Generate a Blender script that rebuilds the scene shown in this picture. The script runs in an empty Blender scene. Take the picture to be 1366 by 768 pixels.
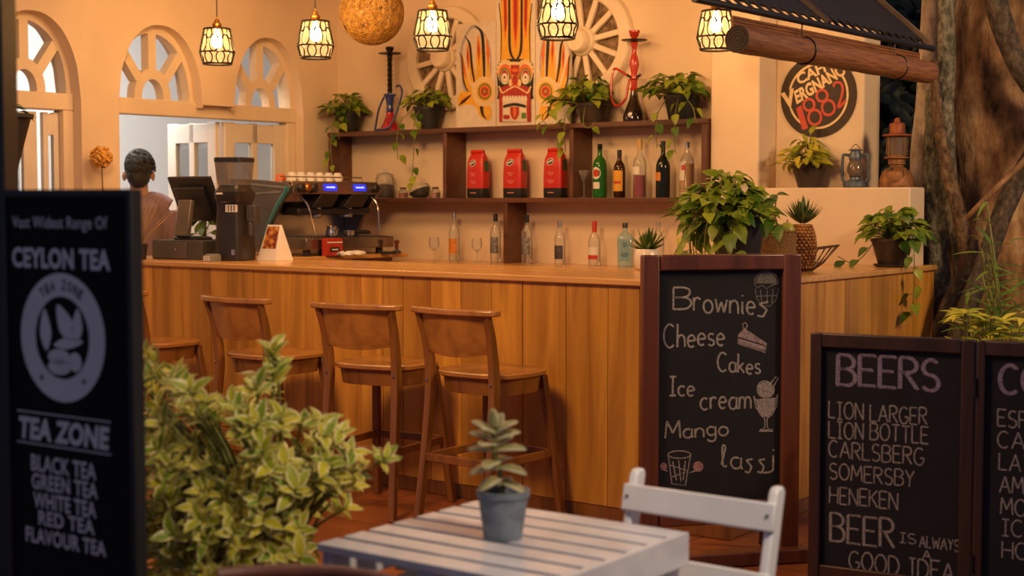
import bpy, bmesh, math, random
from mathutils import Matrix, Vector
R = math.radians
PI = math.pi
scene = bpy.context.scene
COL = scene.collection

# ------------------------------------------------------------------ camera
F_PX, W_PX, H_PX, HORIZON = 1973.0, 1366, 768, 267.0
CAM_H = 1.447
PITCH = math.atan((H_PX / 2 - HORIZON) / F_PX)
cam_d = bpy.data.cameras.new('camera')
cam_d.sensor_width = 36.0
cam_d.lens = F_PX / W_PX * 36.0
cam_d.clip_start = 0.05
cam_d.dof.use_dof = True
cam_d.dof.focus_distance = 6.9
cam_d.dof.aperture_fstop = 3.2
cam = bpy.data.objects.new('camera', cam_d)
COL.objects.link(cam)
cam.location = (0, 0, CAM_H)
cam.rotation_euler = (PI / 2 - PITCH, 0, 0)
scene.camera = cam

# ------------------------------------------------------------------ view, world, lights
scene.view_settings.view_transform = 'Standard'
scene.view_settings.look = 'None'
scene.view_settings.gamma = 1.0
scene.view_settings.use_curve_mapping = False
scene.view_settings.exposure = 0.0
scene.cycles.max_bounces = 8
scene.cycles.diffuse_bounces = 4
scene.cycles.glossy_bounces = 3
scene.cycles.transmission_bounces = 6
scene.cycles.transparent_max_bounces = 16
scene.cycles.caustics_reflective = False
scene.cycles.caustics_refractive = False
scene.cycles.sample_clamp_indirect = 4.0

world = bpy.data.worlds.new('dusk')
scene.world = world
world.use_nodes = True
_bg = world.node_tree.nodes['Background']
_bg.inputs['Color'].default_value = (0.46, 0.54, 0.90, 1)
_bg.inputs['Strength'].default_value = 0.19

WARM = (1.0, 0.53, 0.20)
# frame of the bar: origin at the counter's outer corner, +x along the front to the right, +y inwards
CX, CY = 0.919, 6.21
UX, UY = -0.791, 0.611
A0 = math.atan2(-0.611, 0.791)
MA = Matrix.Translation((CX, CY, 0)) @ Matrix.Rotation(A0, 4, 'Z')


def P(s, t, z=0.0):
    return Vector((CX + s * UX + t * UY, CY + s * UY - t * UX, z))


def light(name, kind, loc, energy, color=WARM, size=0.5, target=None, spot=None, size_y=None):
    d = bpy.data.lights.new(name, kind)
    d.energy = energy
    d.color = color
    if kind == 'AREA':
        d.size = size
        if size_y:
            d.shape = 'RECTANGLE'
            d.size_y = size_y
    else:
        d.shadow_soft_size = size
    if spot:
        d.spot_size = R(spot)
        d.spot_blend = 0.6
    o = bpy.data.objects.new(name, d)
    COL.objects.link(o)
    o.location = loc
    if target is not None:
        o.rotation_euler = (Vector(target) - Vector(loc)).to_track_quat('-Z', 'Y').to_euler()
    return o


light('ceiling_lamp_bar', 'AREA', P(2.4, 0.1, 2.93), 36, (1.0, 0.55, 0.23), 1.8, P(2.5, 1.9, 1.2), size_y=0.5)
light('ceiling_lamp_left', 'AREA', P(3.3, -0.1, 2.93), 9, WARM, 0.6, P(4.4, 0.6, 1.6))
light('terrace_lamp_front', 'AREA', (-1.3, 4.4, 3.1), 95, WARM, 0.7, P(1.9, 0.0, 0.75))
light('terrace_lamp_side', 'AREA', (3.6, 4.9, 2.9), 75, (1.0, 0.64, 0.33), 0.6, (1.9, 7.7, 1.3))
light('tree_uplight', 'SPOT', (3.1, 5.9, 0.9), 14, WARM, 0.1, (3.1, 7.8, 2.0), 80)
light('back_room_lamp', 'AREA', P(5.4, 0.9, 2.9), 120, (1.0, 0.95, 0.90), 1.2, P(7.2, 1.2, 1.0))
light('fill_spot_near', 'SPOT', (1.5, 1.5, 3.3), 330, (1.0, 0.78, 0.52), 0.25, (-0.25, 3.45, 0.70), 44)  # unseen fill spot, added to brighten the bush, white table and chair

# ------------------------------------------------------------------ rays of the photograph (to find where things stand)
_fwd = Vector((0, math.cos(PITCH), -math.sin(PITCH)))
_up = Vector((0, math.sin(PITCH), math.cos(PITCH)))
_o = Vector((0, 0, CAM_H))


def ray(px, py):
    return _fwd + Vector(((px - W_PX / 2) / F_PX, 0, 0)) + _up * (-(py - H_PX / 2) / F_PX)


def on_plane(px, py, p0, n):
    d = ray(px, py)
    k = (Vector(p0) - _o).dot(n) / d.dot(n)
    return _o + d * k


NV = Vector((0.611, 0.791, 0))
UV_ = Vector((UX, UY, 0))


def on_t(px, py, t):
    return on_plane(px, py, P(0, t), NV)


def on_s(px, py, s):
    return on_plane(px, py, P(s, 0), UV_)


def on_z(px, py, z):
    return on_plane(px, py, (0, 0, z), Vector((0, 0, 1)))


def on_y(px, py, y):
    return on_plane(px, py, (0, y, 0), Vector((0, 1, 0)))


# ------------------------------------------------------------------ mesh builder
class MB:
    def __init__(self, M=None):
        self.v, self.f, self.mi, self.uv = [], [], [], []
        self.M = M or Matrix.Identity(4)

    def add(self, vs, fs, mi=0, uvs=None, M=None):
        T = self.M @ M if M is not None else self.M
        b = len(self.v)
        for i, p in enumerate(vs):
            self.v.append(T @ Vector(p))
            self.uv.append(uvs[i] if uvs else (0.5, 0.5))
        for f in fs:
            self.f.append([b + k for k in f])
            self.mi.append(mi)
        return self

    def box(self, c, s, M=None, mi=0):
        x, y, z = s[0] / 2, s[1] / 2, s[2] / 2
        vs = [(c[0] + a * x, c[1] + b * y, c[2] + d * z) for d in (-1, 1) for b in (-1, 1) for a in (-1, 1)]
        fs = [(0, 2, 3, 1), (4, 5, 7, 6), (0, 1, 5, 4), (2, 6, 7, 3), (0, 4, 6, 2), (1, 3, 7, 5)]
        return self.add(vs, fs, mi, None, M)

    def beam(self, a, b, w, h, up=(0, 0, 1), mi=0):
        """rectangular bar from a to b, w across, h along 'up'"""
        a, b = Vector(a), Vector(b)
        d = (b - a).normalized()
        sd = d.cross(Vector(up)).normalized()
        u2 = sd.cross(d).normalized()
        vs = []
        for p in (a, b):
            for i, j in ((-1, -1), (1, -1), (1, 1), (-1, 1)):
                vs.append(p + sd * (i * w / 2) + u2 * (j * h / 2))
        return self.add(vs, [(0, 3, 2, 1), (4, 5, 6, 7), (0, 1, 5, 4), (1, 2, 6, 5), (2, 3, 7, 6), (3, 0, 4, 7)], mi)

    def tube(self, pts, r, n=8, mi=0, cap=True, closed=False, M=None, flat=None):
        pts = [Vector(p) for p in pts]
        m = len(pts)
        rs = r if isinstance(r, (list, tuple)) else [r] * m
        tang = []
        for i in range(m):
            if closed:
                t = pts[(i + 1) % m] - pts[i - 1]
            else:
                t = pts[min(i + 1, m - 1)] - pts[max(i - 1, 0)]
            tang.append(t.normalized() if t.length > 1e-9 else Vector((0, 0, 1)))
        ref = Vector((0, 0, 1)) if abs(tang[0].z) < 0.9 else Vector((1, 0, 0))
        if flat is not None:
            ref = Vector(flat)
        u = (ref - tang[0] * ref.dot(tang[0])).normalized()
        vs, fs = [], []
        for i in range(m):
            if flat is not None:
                u = (ref - tang[i] * ref.dot(tang[i])).normalized()
            else:
                u = (u - tang[i] * u.dot(tang[i]))
                u = u.normalized() if u.length > 1e-6 else tang[i].orthogonal().normalized()
            w = tang[i].cross(u)
            k = 0.25 if flat is not None else 1.0
            for j in range(n):
                a = 2 * PI * j / n
                vs.append(pts[i] + (u * math.cos(a) * k + w * math.sin(a)) * rs[i])
        for i in range(m if closed else m - 1):
            i2 = (i + 1) % m
            for j in range(n):
                j2 = (j + 1) % n
                fs.append((i * n + j, i * n + j2, i2 * n + j2, i2 * n + j))
        if cap and not closed:
            fs.append(tuple(reversed(range(n))))
            fs.append(tuple((m - 1) * n + j for j in range(n)))
        return self.add(vs, fs, mi, None, M)

    def lathe(self, prof, n=24, c=(0, 0, 0), mi=0, M=None, cap=True):
        vs, fs = [], []
        for r, z in prof:
            for j in range(n):
                a = 2 * PI * j / n
                vs.append((c[0] + max(r, 1e-5) * math.cos(a), c[1] + max(r, 1e-5) * math.sin(a), c[2] + z))
        m = len(prof)
        for i in range(m - 1):
            for j in range(n):
                j2 = (j + 1) % n
                fs.append((i * n + j, i * n + j2, (i + 1) * n + j2, (i + 1) * n + j))
        if cap:
            fs.append(tuple(reversed(range(n))))
            fs.append(tuple((m - 1) * n + j for j in range(n)))
        return self.add(vs, fs, mi, None, M)

    def loft(self, secs, n=28, p=4.0, mi=0, M=None):
        """secs: (z, half_x, half_y, cx, cy) superellipse sections"""
        vs, fs = [], []
        for z, hx, hy, cx, cy in secs:
            for j in range(n):
                a = 2 * PI * j / n
                ca, sa = math.cos(a), math.sin(a)
                x = math.copysign(abs(ca) ** (2 / p), ca) * hx
                y = math.copysign(abs(sa) ** (2 / p), sa) * hy
                vs.append((cx + x, cy + y, z))
        m = len(secs)
        for i in range(m - 1):
            for j in range(n):
                j2 = (j + 1) % n
                fs.append((i * n + j, i * n + j2, (i + 1) * n + j2, (i + 1) * n + j))
        fs.append(tuple(reversed(range(n))))
        fs.append(tuple((m - 1) * n + j for j in range(n)))
        return self.add(vs, fs, mi, None, M)

    def prism(self, poly, y0, y1, mi=0, M=None):
        """poly in (x, z), extruded along y from y0 to y1"""
        m = len(poly)
        vs = [(x, y0, z) for x, z in poly] + [(x, y1, z) for x, z in poly]
        ar = sum(poly[i][0] * poly[(i + 1) % m][1] - poly[(i + 1) % m][0] * poly[i][1] for i in range(m))
        fr = tuple(range(m))
        fs = [fr if ar > 0 else fr[::-1], tuple(m + k for k in (fr[::-1] if ar > 0 else fr))]
        for i in range(m):
            j = (i + 1) % m
            fs.append((i, m + i, m + j, j) if ar > 0 else (i, j, m + j, m + i))
        return self.add(vs, fs, mi, None, M)

    def sphere(self, c, r, n=16, m=10, mi=0, M=None):
        rr = r if isinstance(r, (tuple, list)) else (r, r, r)
        vs, fs = [(c[0], c[1], c[2] - rr[2])], []
        for i in range(1, m):
            a = -PI / 2 + PI * i / m
            for j in range(n):
                b = 2 * PI * j / n
                vs.append((c[0] + rr[0] * math.cos(a) * math.cos(b), c[1] + rr[1] * math.cos(a) * math.sin(b), c[2] + rr[2] * math.sin(a)))
        vs.append((c[0], c[1], c[2] + rr[2]))
        for j in range(n):
            fs.append((0, 1 + (j + 1) % n, 1 + j))
        for i in range(m - 2):
            for j in range(n):
                j2 = (j + 1) % n
                b = 1 + i * n
                fs.append((b + j, b + j2, b + n + j2, b + n + j))
        t = len(vs) - 1
        b = 1 + (m - 2) * n
        for j in range(n):
            fs.append((b + j, b + (j + 1) % n, t))
        return self.add(vs, fs, mi, None, M)

    LEAF = {'heart': [(0, .30), (.10, .78), (.28, 1), (.52, .84), (.78, .42), (1, .02)],
            'lance': [(0, .12), (.2, .75), (.42, 1), (.66, .78), (.86, .36), (1, .02)],
            'oval': [(0, .25), (.18, .8), (.42, 1), (.7, .92), (.9, .55), (1, .1)],
            'blade': [(0, .6), (.25, 1), (.5, .9), (.75, .6), (.9, .3), (1, .02)]}

    def leaf(self, p, d, up, L, W, curl=0.25, fold=0.25, kind='heart', mi=0):
        p, d, up = Vector(p), Vector(d).normalized(), Vector(up)
        sd = d.cross(up)
        sd = sd.normalized() if sd.length > 1e-5 else d.orthogonal().normalized()
        up = sd.cross(d).normalized()
        vs, uvs, fs = [], [], []
        for v, w in MB.LEAF[kind]:
            c = p + d * (L * (v - .18 * curl * v * v)) - up * (curl * v * v * L)
            e = sd * (W / 2 * w)
            h = up * (fold * W / 2 * w)
            vs += [c - e + h, c, c + e + h]
            uvs += [(0.5 - .5, v), (0.5, v), (1.0, v)]
        k = len(MB.LEAF[kind])
        for i in range(k - 1):
            b = i * 3
            fs += [(b, b + 1, b + 4, b + 3), (b + 1, b + 2, b + 5, b + 4)]
        return self.add(vs, fs, mi, uvs)

    def build(self, name, mats, parent=None, bevel=0, smooth=35, mods=None, seg=2):
        me = bpy.data.meshes.new(name)
        me.from_pydata([tuple(v) for v in self.v], [], self.f)
        mats = mats if isinstance(mats, (list, tuple)) else [mats]
        for m in mats:
            me.materials.append(m)
        if len(mats) > 1:
            me.polygons.foreach_set('material_index', self.mi)
        uvl = me.uv_layers.new(name='uv')
        fl = []
        for l in me.loops:
            fl += self.uv[l.vertex_index]
        uvl.data.foreach_set('uv', fl)
        me.validate()
        me.update()
        if smooth:
            me.shade_smooth()
            me.set_sharp_from_angle(angle=R(smooth))
        o = bpy.data.objects.new(name, me)
        COL.objects.link(o)
        if parent is not None:
            o.parent = parent
        if bevel:
            b = o.modifiers.new('bevel', 'BEVEL')
            b.width = bevel
            b.segments = seg
            b.limit_method = 'ANGLE'
            b.angle_limit = R(40)
            b.harden_normals = False
        return o


def tag(o, label, cat, group=None):
    o['label'] = label
    o['category'] = cat
    if group:
        o['group'] = group
    return o


def thing(name, label, cat, loc=(0, 0, 0), rz=0.0, group=None):
    o = bpy.data.objects.new(name, None)
    o.empty_display_size = 0.05
    COL.objects.link(o)
    o.location = loc
    o.rotation_euler = (0, 0, rz)
    return tag(o, label, cat, group)


def structure(o):
    o['kind'] = 'structure'
    return o


def dup(root, loc=None, rz=None, label=None, group=None, scale=None):
    kids = list(root.children)
    r = root.copy()
    COL.objects.link(r)
    if loc is not None:
        r.location = loc
    if rz is not None:
        r.rotation_euler = (0, 0, rz)
    if scale is not None:
        r.scale = (scale, scale, scale)
    if label:
        r['label'] = label
    if group:
        r['group'] = group
    for ch in kids:
        sub = list(ch.children)
        c = ch.copy()
        COL.objects.link(c)
        c.parent = r
        for g in sub:
            d = g.copy()
            COL.objects.link(d)
            d.parent = c
    return r


def smooth_path(pts, k=6, closed=False):
    pts = [Vector(p) for p in pts]
    out = []
    m = len(pts)
    rng = range(m if closed else m - 1)
    for i in rng:
        if closed:
            p0, p1, p2, p3 = pts[i - 1], pts[i], pts[(i + 1) % m], pts[(i + 2) % m]
        else:
            p1, p2 = pts[i], pts[i + 1]
            p0 = pts[i - 1] if i else p1 * 2 - p2
            p3 = pts[i + 2] if i + 2 < m else p2 * 2 - p1
        for j in range(k):
            t = j / k
            out.append(0.5 * ((2 * p1) + (p2 - p0) * t + (2 * p0 - 5 * p1 + 4 * p2 - p3) * t * t + (3 * p1 - p0 - 3 * p2 + p3) * t ** 3))
    if not closed:
        out.append(pts[-1])
    return out


def lerp_list(a, n):
    out = []
    for i in range(n):
        x = i / (n - 1) * (len(a) - 1)
        k = min(int(x), len(a) - 2)
        out.append(a[k] + (a[k + 1] - a[k]) * (x - k))
    return out


# ------------------------------------------------------------------ materials
def nt(name):
    m = bpy.data.materials.new(name)
    m.use_nodes = True
    n = m.node_tree.nodes
    return m, n, m.node_tree.links, n['Principled BSDF']


def col(c):
    return (c[0], c[1], c[2], 1.0)


def ramp(n, l, fac, stops):
    r = n.new('ShaderNodeValToRGB')
    while len(r.color_ramp.elements) < len(stops):
        r.color_ramp.elements.new(0.5)
    for e, (p, c) in zip(r.color_ramp.elements, stops):
        e.position = p
        e.color = col(c)
    l.new(fac, r.inputs['Fac'])
    return r.outputs['Color']


def noise(n, l, scale, detail=4, stretch=None, rough=0.55, coord='Object'):
    tc = n.new('ShaderNodeTexCoord')
    src = tc.outputs[coord]
    if stretch:
        mp = n.new('ShaderNodeMapping')
        mp.inputs['Scale'].default_value = stretch
        l.new(src, mp.inputs['Vector'])
        src = mp.outputs['Vector']
    t = n.new('ShaderNodeTexNoise')
    t.inputs['Scale'].default_value = scale
    t.inputs['Detail'].default_value = detail
    t.inputs['Roughness'].default_value = rough
    l.new(src, t.inputs['Vector'])
    return t.outputs['Fac']


def bump(n, l, b, h, strength, dist=0.01):
    bn = n.new('ShaderNodeBump')
    bn.inputs['Strength'].default_value = strength
    bn.inputs['Distance'].default_value = dist
    l.new(h, bn.inputs['Height'])
    l.new(bn.outputs['Normal'], b.inputs['Normal'])


def plain(name, c, rough=0.5, metal=0.0, vary=0.12, scale=12, bmp=0.0, coat=0.0, spec=None, stretch=None):
    m, n, l, b = nt(name)
    b.inputs['Roughness'].default_value = rough
    b.inputs['Metallic'].default_value = metal
    if coat:
        b.inputs['Coat Weight'].default_value = coat
    if spec is not None:
        b.inputs['Specular IOR Level'].default_value = spec
    f = noise(n, l, scale, 5, stretch)
    lo = tuple(x * (1 - vary) for x in c)
    hi = tuple(min(1, x * (1 + vary)) for x in c)
    l.new(ramp(n, l, f, [(0.3, lo), (0.7, hi)]), b.inputs['Base Color'])
    if bmp:
        bump(n, l, b, f, bmp)
    return m


def wood(name, dark, light_, axis='z', scale=9, rough=0.4, coat=0.15, island=0.0, bmp=0.05):
    m, n, l, b = nt(name)
    st = {'x': (0.12, 1.6, 1.6), 'y': (1.6, 0.12, 1.6), 'z': (1.6, 1.6, 0.12)}[axis]
    tc = n.new('ShaderNodeTexCoord')
    vec = tc.outputs['Object']
    geo = n.new('ShaderNodeNewGeometry')
    if island:
        ad = n.new('ShaderNodeVectorMath')
        ad.operation = 'ADD'
        cmb = n.new('ShaderNodeCombineXYZ')
        mu = n.new('ShaderNodeMath')
        mu.operation = 'MULTIPLY'
        mu.inputs[1].default_value = 37.0
        l.new(geo.outputs['Random Per Island'], mu.inputs[0])
        for k in range(3):
            l.new(mu.outputs[0], cmb.inputs[k])
        l.new(vec, ad.inputs[0])
        l.new(cmb.outputs[0], ad.inputs[1])
        vec = ad.outputs[0]
    mp = n.new('ShaderNodeMapping')
    mp.inputs['Scale'].default_value = st
    l.new(vec, mp.inputs['Vector'])
    t = n.new('ShaderNodeTexNoise')
    t.inputs['Scale'].default_value = scale
    t.inputs['Detail'].default_value = 8
    t.inputs['Distortion'].default_value = 0.8
    l.new(mp.outputs['Vector'], t.inputs['Vector'])
    c = ramp(n, l, t.outputs['Fac'], [(0.28, dark), (0.5, tuple((a + d) / 2 for a, d in zip(dark, light_))), (0.7, light_)])
    if island:
        hs = n.new('ShaderNodeHueSaturation')
        mr = n.new('ShaderNodeMapRange')
        mr.inputs['To Min'].default_value = 1 - island
        mr.inputs['To Max'].default_value = 1 + island
        l.new(geo.outputs['Random Per Island'], mr.inputs['Value'])
        l.new(mr.outputs[0], hs.inputs['Value'])
        l.new(c, hs.inputs['Color'])
        c = hs.outputs['Color']
    l.new(c, b.inputs['Base Color'])
    b.inputs['Roughness'].default_value = rough
    b.inputs['Coat Weight'].default_value = coat
    b.inputs['Coat Roughness'].default_value = 0.25
    if bmp:
        bump(n, l, b, t.outputs['Fac'], bmp)
    return m


def leafmat(name, dark, light_, edge=None, thr=0.55, scale=18):
    m, n, l, b = nt(name)
    geo = n.new('ShaderNodeNewGeometry')
    f = noise(n, l, scale, 3)
    ad = n.new('ShaderNodeMath')
    ad.operation = 'ADD'
    l.new(f, ad.inputs[0])
    l.new(geo.outputs['Random Per Island'], ad.inputs[1])
    hf = n.new('ShaderNodeMath')
    hf.operation = 'MULTIPLY'
    hf.inputs[1].default_value = 0.5
    l.new(ad.outputs[0], hf.inputs[0])
    c = ramp(n, l, hf.outputs[0], [(0.3, dark), (0.68, light_)])
    if edge:
        uv = n.new('ShaderNodeUVMap')
        uv.uv_map = 'uv'
        sp = n.new('ShaderNodeSeparateXYZ')
        l.new(uv.outputs['UV'], sp.inputs[0])
        s1 = n.new('ShaderNodeMath')
        s1.operation = 'SUBTRACT'
        s1.inputs[1].default_value = 0.5
        l.new(sp.outputs[0], s1.inputs[0])
        s2 = n.new('ShaderNodeMath')
        s2.operation = 'ABSOLUTE'
        l.new(s1.outputs[0], s2.inputs[0])
        f2 = noise(n, l, 60, 2)
        s3 = n.new('ShaderNodeMath')
        s3.operation = 'MULTIPLY_ADD'
        s3.inputs[1].default_value = 2.0
        l.new(s2.outputs[0], s3.inputs[0])
        s4 = n.new('ShaderNodeMath')
        s4.operation = 'MULTIPLY'
        s4.inputs[1].default_value = 0.5
        l.new(f2, s4.inputs[0])
        l.new(s4.outputs[0], s3.inputs[2])
        st = n.new('ShaderNodeMapRange')
        st.inputs['From Min'].default_value = thr
        st.inputs['From Max'].default_value = thr + 0.18
        l.new(s3.outputs[0], st.inputs['Value'])
        mx = n.new('ShaderNodeMix')
        mx.data_type = 'RGBA'
        l.new(st.outputs[0], mx.inputs['Factor'])
        l.new(c, mx.inputs['A'])
        mx.inputs['B'].default_value = col(edge)
        c = mx.outputs['Result']
    l.new(c, b.inputs['Base Color'])
    b.inputs['Roughness'].default_value = 0.42
    tr = n.new('ShaderNodeBsdfTranslucent')
    l.new(c, tr.inputs['Color'])
    ms = n.new('ShaderNodeMixShader')
    ms.inputs[0].default_value = 0.3
    l.new(b.outputs[0], ms.inputs[1])
    l.new(tr.outputs[0], ms.inputs[2])
    l.new(ms.outputs[0], n['Material Output'].inputs['Surface'])
    return m


def glass(name, tint, op=0.15, rough=0.05):
    """thin glass: tinted transparency under a glossy coat"""
    m, n, l, b = nt(name)
    n.remove(b)
    tr = n.new('ShaderNodeBsdfTransparent')
    tr.inputs['Color'].default_value = col(tint)
    gl = n.new('ShaderNodeBsdfGlossy')
    gl.inputs['Roughness'].default_value = rough
    df = n.new('ShaderNodeBsdfDiffuse')
    df.inputs['Color'].default_value = col(tuple(min(1, x * 0.8) for x in tint))
    lw = n.new('ShaderNodeLayerWeight')
    lw.inputs['Blend'].default_value = 0.25
    m1 = n.new('ShaderNodeMixShader')
    m1.inputs[0].default_value = op
    l.new(tr.outputs[0], m1.inputs[1])
    l.new(df.outputs[0], m1.inputs[2])
    m2 = n.new('ShaderNodeMixShader')
    mm = n.new('ShaderNodeMath')
    mm.operation = 'MULTIPLY_ADD'
    mm.inputs[1].default_value = 0.6
    mm.inputs[2].default_value = 0.03
    l.new(lw.outputs['Fresnel'], mm.inputs[0])
    l.new(mm.outputs[0], m2.inputs[0])
    l.new(m1.outputs[0], m2.inputs[1])
    l.new(gl.outputs[0], m2.inputs[2])
    l.new(m2.outputs[0], n['Material Output'].inputs['Surface'])
    return m


def emit(name, c, strength):
    m, n, l, b = nt(name)
    b.inputs['Base Color'].default_value = col(c)
    b.inputs['Emission Color'].default_value = col(c)
    b.inputs['Emission Strength'].default_value = strength
    return m


def chalk(name, c):
    m, n, l, b = nt(name)
    f = noise(n, l, 180, 3)
    l.new(ramp(n, l, f, [(0.35, tuple(x * .45 for x in c)), (0.6, c)]), b.inputs['Base Color'])
    b.inputs['Roughness'].default_value = 0.95
    return m


WALL = (0.78, 0.62, 0.44)
m_wall = plain('cream_plaster', WALL, 0.85, vary=0.06, scale=2.2, bmp=0.05)
m_room = plain('white_plaster', (0.80, 0.80, 0.78), 0.8, vary=0.04, scale=2)
m_trim = plain('cream_paint', (0.80, 0.66, 0.48), 0.5, vary=0.05, scale=5)
m_door = plain('white_door_paint', (0.78, 0.70, 0.60), 0.45, vary=0.05, scale=5)
m_bar = wood('teak_planks', (0.40, 0.165, 0.022), (0.78, 0.40, 0.065), 'z', 7, 0.38, 0.2, 0.28, 0.03)
m_bartop = wood('teak_top', (0.55, 0.27, 0.07), (0.80, 0.45, 0.14), 'x', 7, 0.25, 0.4, 0.1, 0.02)
m_stool = wood('stool_wood', (0.13, 0.05, 0.012), (0.30, 0.125, 0.03), 'z', 8, 0.28, 0.4)
m_seat = wood('stool_seat_wood', (0.28, 0.115, 0.025), (0.50, 0.23, 0.055), 'y', 6, 0.22, 0.5)
m_shelf = wood('shelf_wood', (0.075, 0.027, 0.014), (0.15, 0.058, 0.03), 'x', 6, 0.4, 0.2)
m_board = wood('mahogany', (0.085, 0.026, 0.014), (0.17, 0.055, 0.028), 'z', 9, 0.35, 0.2)
m_frame = wood('dark_brown_frame', (0.032, 0.015, 0.011), (0.07, 0.032, 0.02), 'z', 9, 0.45, 0.1)
m_slate = plain('blackboard', (0.008, 0.0095, 0.016), 0.85, vary=0.35, scale=6)
m_chalk = chalk('white_chalk', (0.40, 0.39, 0.38))
m_chalk_v = chalk('violet_chalk', (0.33, 0.29, 0.42))
m_chalk_p = chalk('pink_chalk', (0.45, 0.26, 0.26))
m_black = plain('black_plastic', (0.02, 0.02, 0.022), 0.4, vary=0.2)
m_blackm = plain('black_metal', (0.018, 0.015, 0.014), 0.45, 0.3, 0.2)
m_dgrey = plain('dark_grey', (0.06, 0.06, 0.06), 0.45, vary=0.2)
m_grey = plain('grey_plastic', (0.2, 0.2, 0.2), 0.45, vary=0.1)
m_steel = plain('brushed_steel', (0.62, 0.60, 0.57), 0.22, 1.0, 0.08, 20)
m_white = plain('white_paint', (0.72, 0.72, 0.76), 0.35, vary=0.06, scale=8, coat=0.2)
m_tablep = plain('weathered_white_paint', (0.60, 0.59, 0.64), 0.32, vary=0.16, scale=9, coat=0.25, bmp=0.05)
m_paper = plain('white_paper', (0.8, 0.78, 0.74), 0.7, vary=0.03)
m_potdark = plain('dark_brown_pot', (0.045, 0.028, 0.02), 0.5, vary=0.2)
m_potblack = plain('black_pot', (0.02, 0.02, 0.02), 0.5, vary=0.2)
m_soil = plain('soil', (0.03, 0.018, 0.01), 0.95, vary=0.5, scale=60)
m_pothos = leafmat('pothos_leaf', (0.05, 0.15, 0.008), (0.36, 0.44, 0.04))
m_pothos_y = leafmat('yellow_leaf', (0.26, 0.32, 0.02), (0.66, 0.58, 0.06))
m_green = leafmat('green_leaf', (0.03, 0.08, 0.012), (0.11, 0.19, 0.03))
m_dkleaf = leafmat('dark_leaf', (0.008, 0.02, 0.006), (0.03, 0.045, 0.012))
m_var = leafmat('variegated_leaf', (0.20, 0.30, 0.012), (0.60, 0.54, 0.03), (0.86, 0.76, 0.36), 0.84)
m_stem = plain('green_stem', (0.16, 0.17, 0.04), 0.6, vary=0.2)
m_brownstem = plain('brown_stem', (0.12, 0.06, 0.025), 0.7, vary=0.2)
m_red = plain('red_foil', (0.55, 0.028, 0.018), 0.35, vary=0.1, scale=8)
m_redd = plain('red_lacquer', (0.45, 0.03, 0.015), 0.25, vary=0.1, coat=0.3)
m_bulb = emit('lit_bulb', (1.0, 0.58, 0.22), 150.0)
m_brass = plain('brass', (0.45, 0.22, 0.05), 0.3, 0.9, 0.1)
m_clear = glass('clear_glass', (0.93, 0.95, 0.95), 0.06)
m_clear2 = glass('frosted_glass', (0.94, 0.95, 0.95), 0.12)
# ================================================================== the setting
def sbuild(mb, name, mat, **k):
    return structure(mb.build(name, mat, **k))


# floor: polished reddish terrace boards
def m_floor_make():
    m, n, l, b = nt('red_polished_floor')
    tc = n.new('ShaderNodeTexCoord')
    mp = n.new('ShaderNodeMapping')
    mp.inputs['Rotation'].default_value = (0, 0, -A0 + 0.0)
    l.new(tc.outputs['Object'], mp.inputs['Vector'])
    br = n.new('ShaderNodeTexBrick')
    br.offset = 0.0
    br.inputs['Scale'].default_value = 1.0
    br.inputs['Brick Width'].default_value = 0.40
    br.inputs['Row Height'].default_value = 0.40
    br.inputs['Mortar Size'].default_value = 0.004
    br.inputs['Color1'].default_value = (0.34, 0.11, 0.035, 1)
    br.inputs['Color2'].default_value = (0.27, 0.085, 0.028, 1)
    br.inputs['Mortar'].default_value = (0.10, 0.035, 0.015, 1)
    l.new(mp.outputs[0], br.inputs['Vector'])
    f = noise(n, l, 3.0, 5)
    mx = n.new('ShaderNodeMix')
    mx.data_type = 'RGBA'
    mx.blend_type = 'MULTIPLY'
    mx.inputs['Factor'].default_value = 0.5
    l.new(br.outputs['Color'], mx.inputs['A'])
    l.new(ramp(n, l, f, [(0.3, (0.6, 0.55, 0.5)), (0.7, (1, 1, 1))]), mx.inputs['B'])
    l.new(mx.outputs['Result'], b.inputs['Base Color'])
    b.inputs['Roughness'].default_value = 0.3
    return m


fl = MB()
fl.box((0, 6.0, -0.05), (15, 17, 0.1))
sbuild(fl, 'floor', m_floor_make(), smooth=0)

TW = 2.17          # back wall plane
ZTOP = 3.0
SL = 4.41          # left wall plane
# ceiling over the bar room
ce = MB(MA)
ce.box((-(SL - 0.15) / 2 - 0.15, 1.0, ZTOP + 0.04), (SL + 0.1, 2.6, 0.08))
sbuild(ce, 'ceiling', m_wall, smooth=0)

# back wall, pier and low wall with the niche, one run of plaster
bw = MB(MA)
bw.box((-(SL + 1.1) / 2, TW + 0.1, ZTOP / 2), (SL - 1.1 + 0.2, 0.2, ZTOP))
sbuild(bw, 'wall_back', m_wall, smooth=0)
pr = MB(MA)
pr.box((-(1.263 + 0.95) / 2, 2.0 + 0.16, ZTOP / 2), (1.263 - 0.95, 0.32, ZTOP))
pr.box((-(0.95 + 0.409) / 2, 2.2 + 0.11, ZTOP / 2), (0.95 - 0.409, 0.22, ZTOP))
sbuild(pr, 'wall_right', m_wall, bevel=0.012)
LEDGE_Z = 1.516
lw = MB(MA)
lw.box((-(0.95 + 0.05) / 2, 2.0 + 0.0995, LEDGE_Z / 2), (0.95 - 0.05, 0.199, LEDGE_Z))
sbuild(lw, 'wall_ledge', m_wall, bevel=0.008)

# ---- left wall with three arched openings
Z_T0, Z_T1 = 1.985, 2.085     # transom beam
A_TOP = 2.545


def arch(t0, t1):
    return ((t0 + t1) / 2, (t1 - t0) / 2)


ARCHES = [arch(-0.66, -0.01), arch(0.265, 0.93), arch(1.195, 1.83)]


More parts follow.
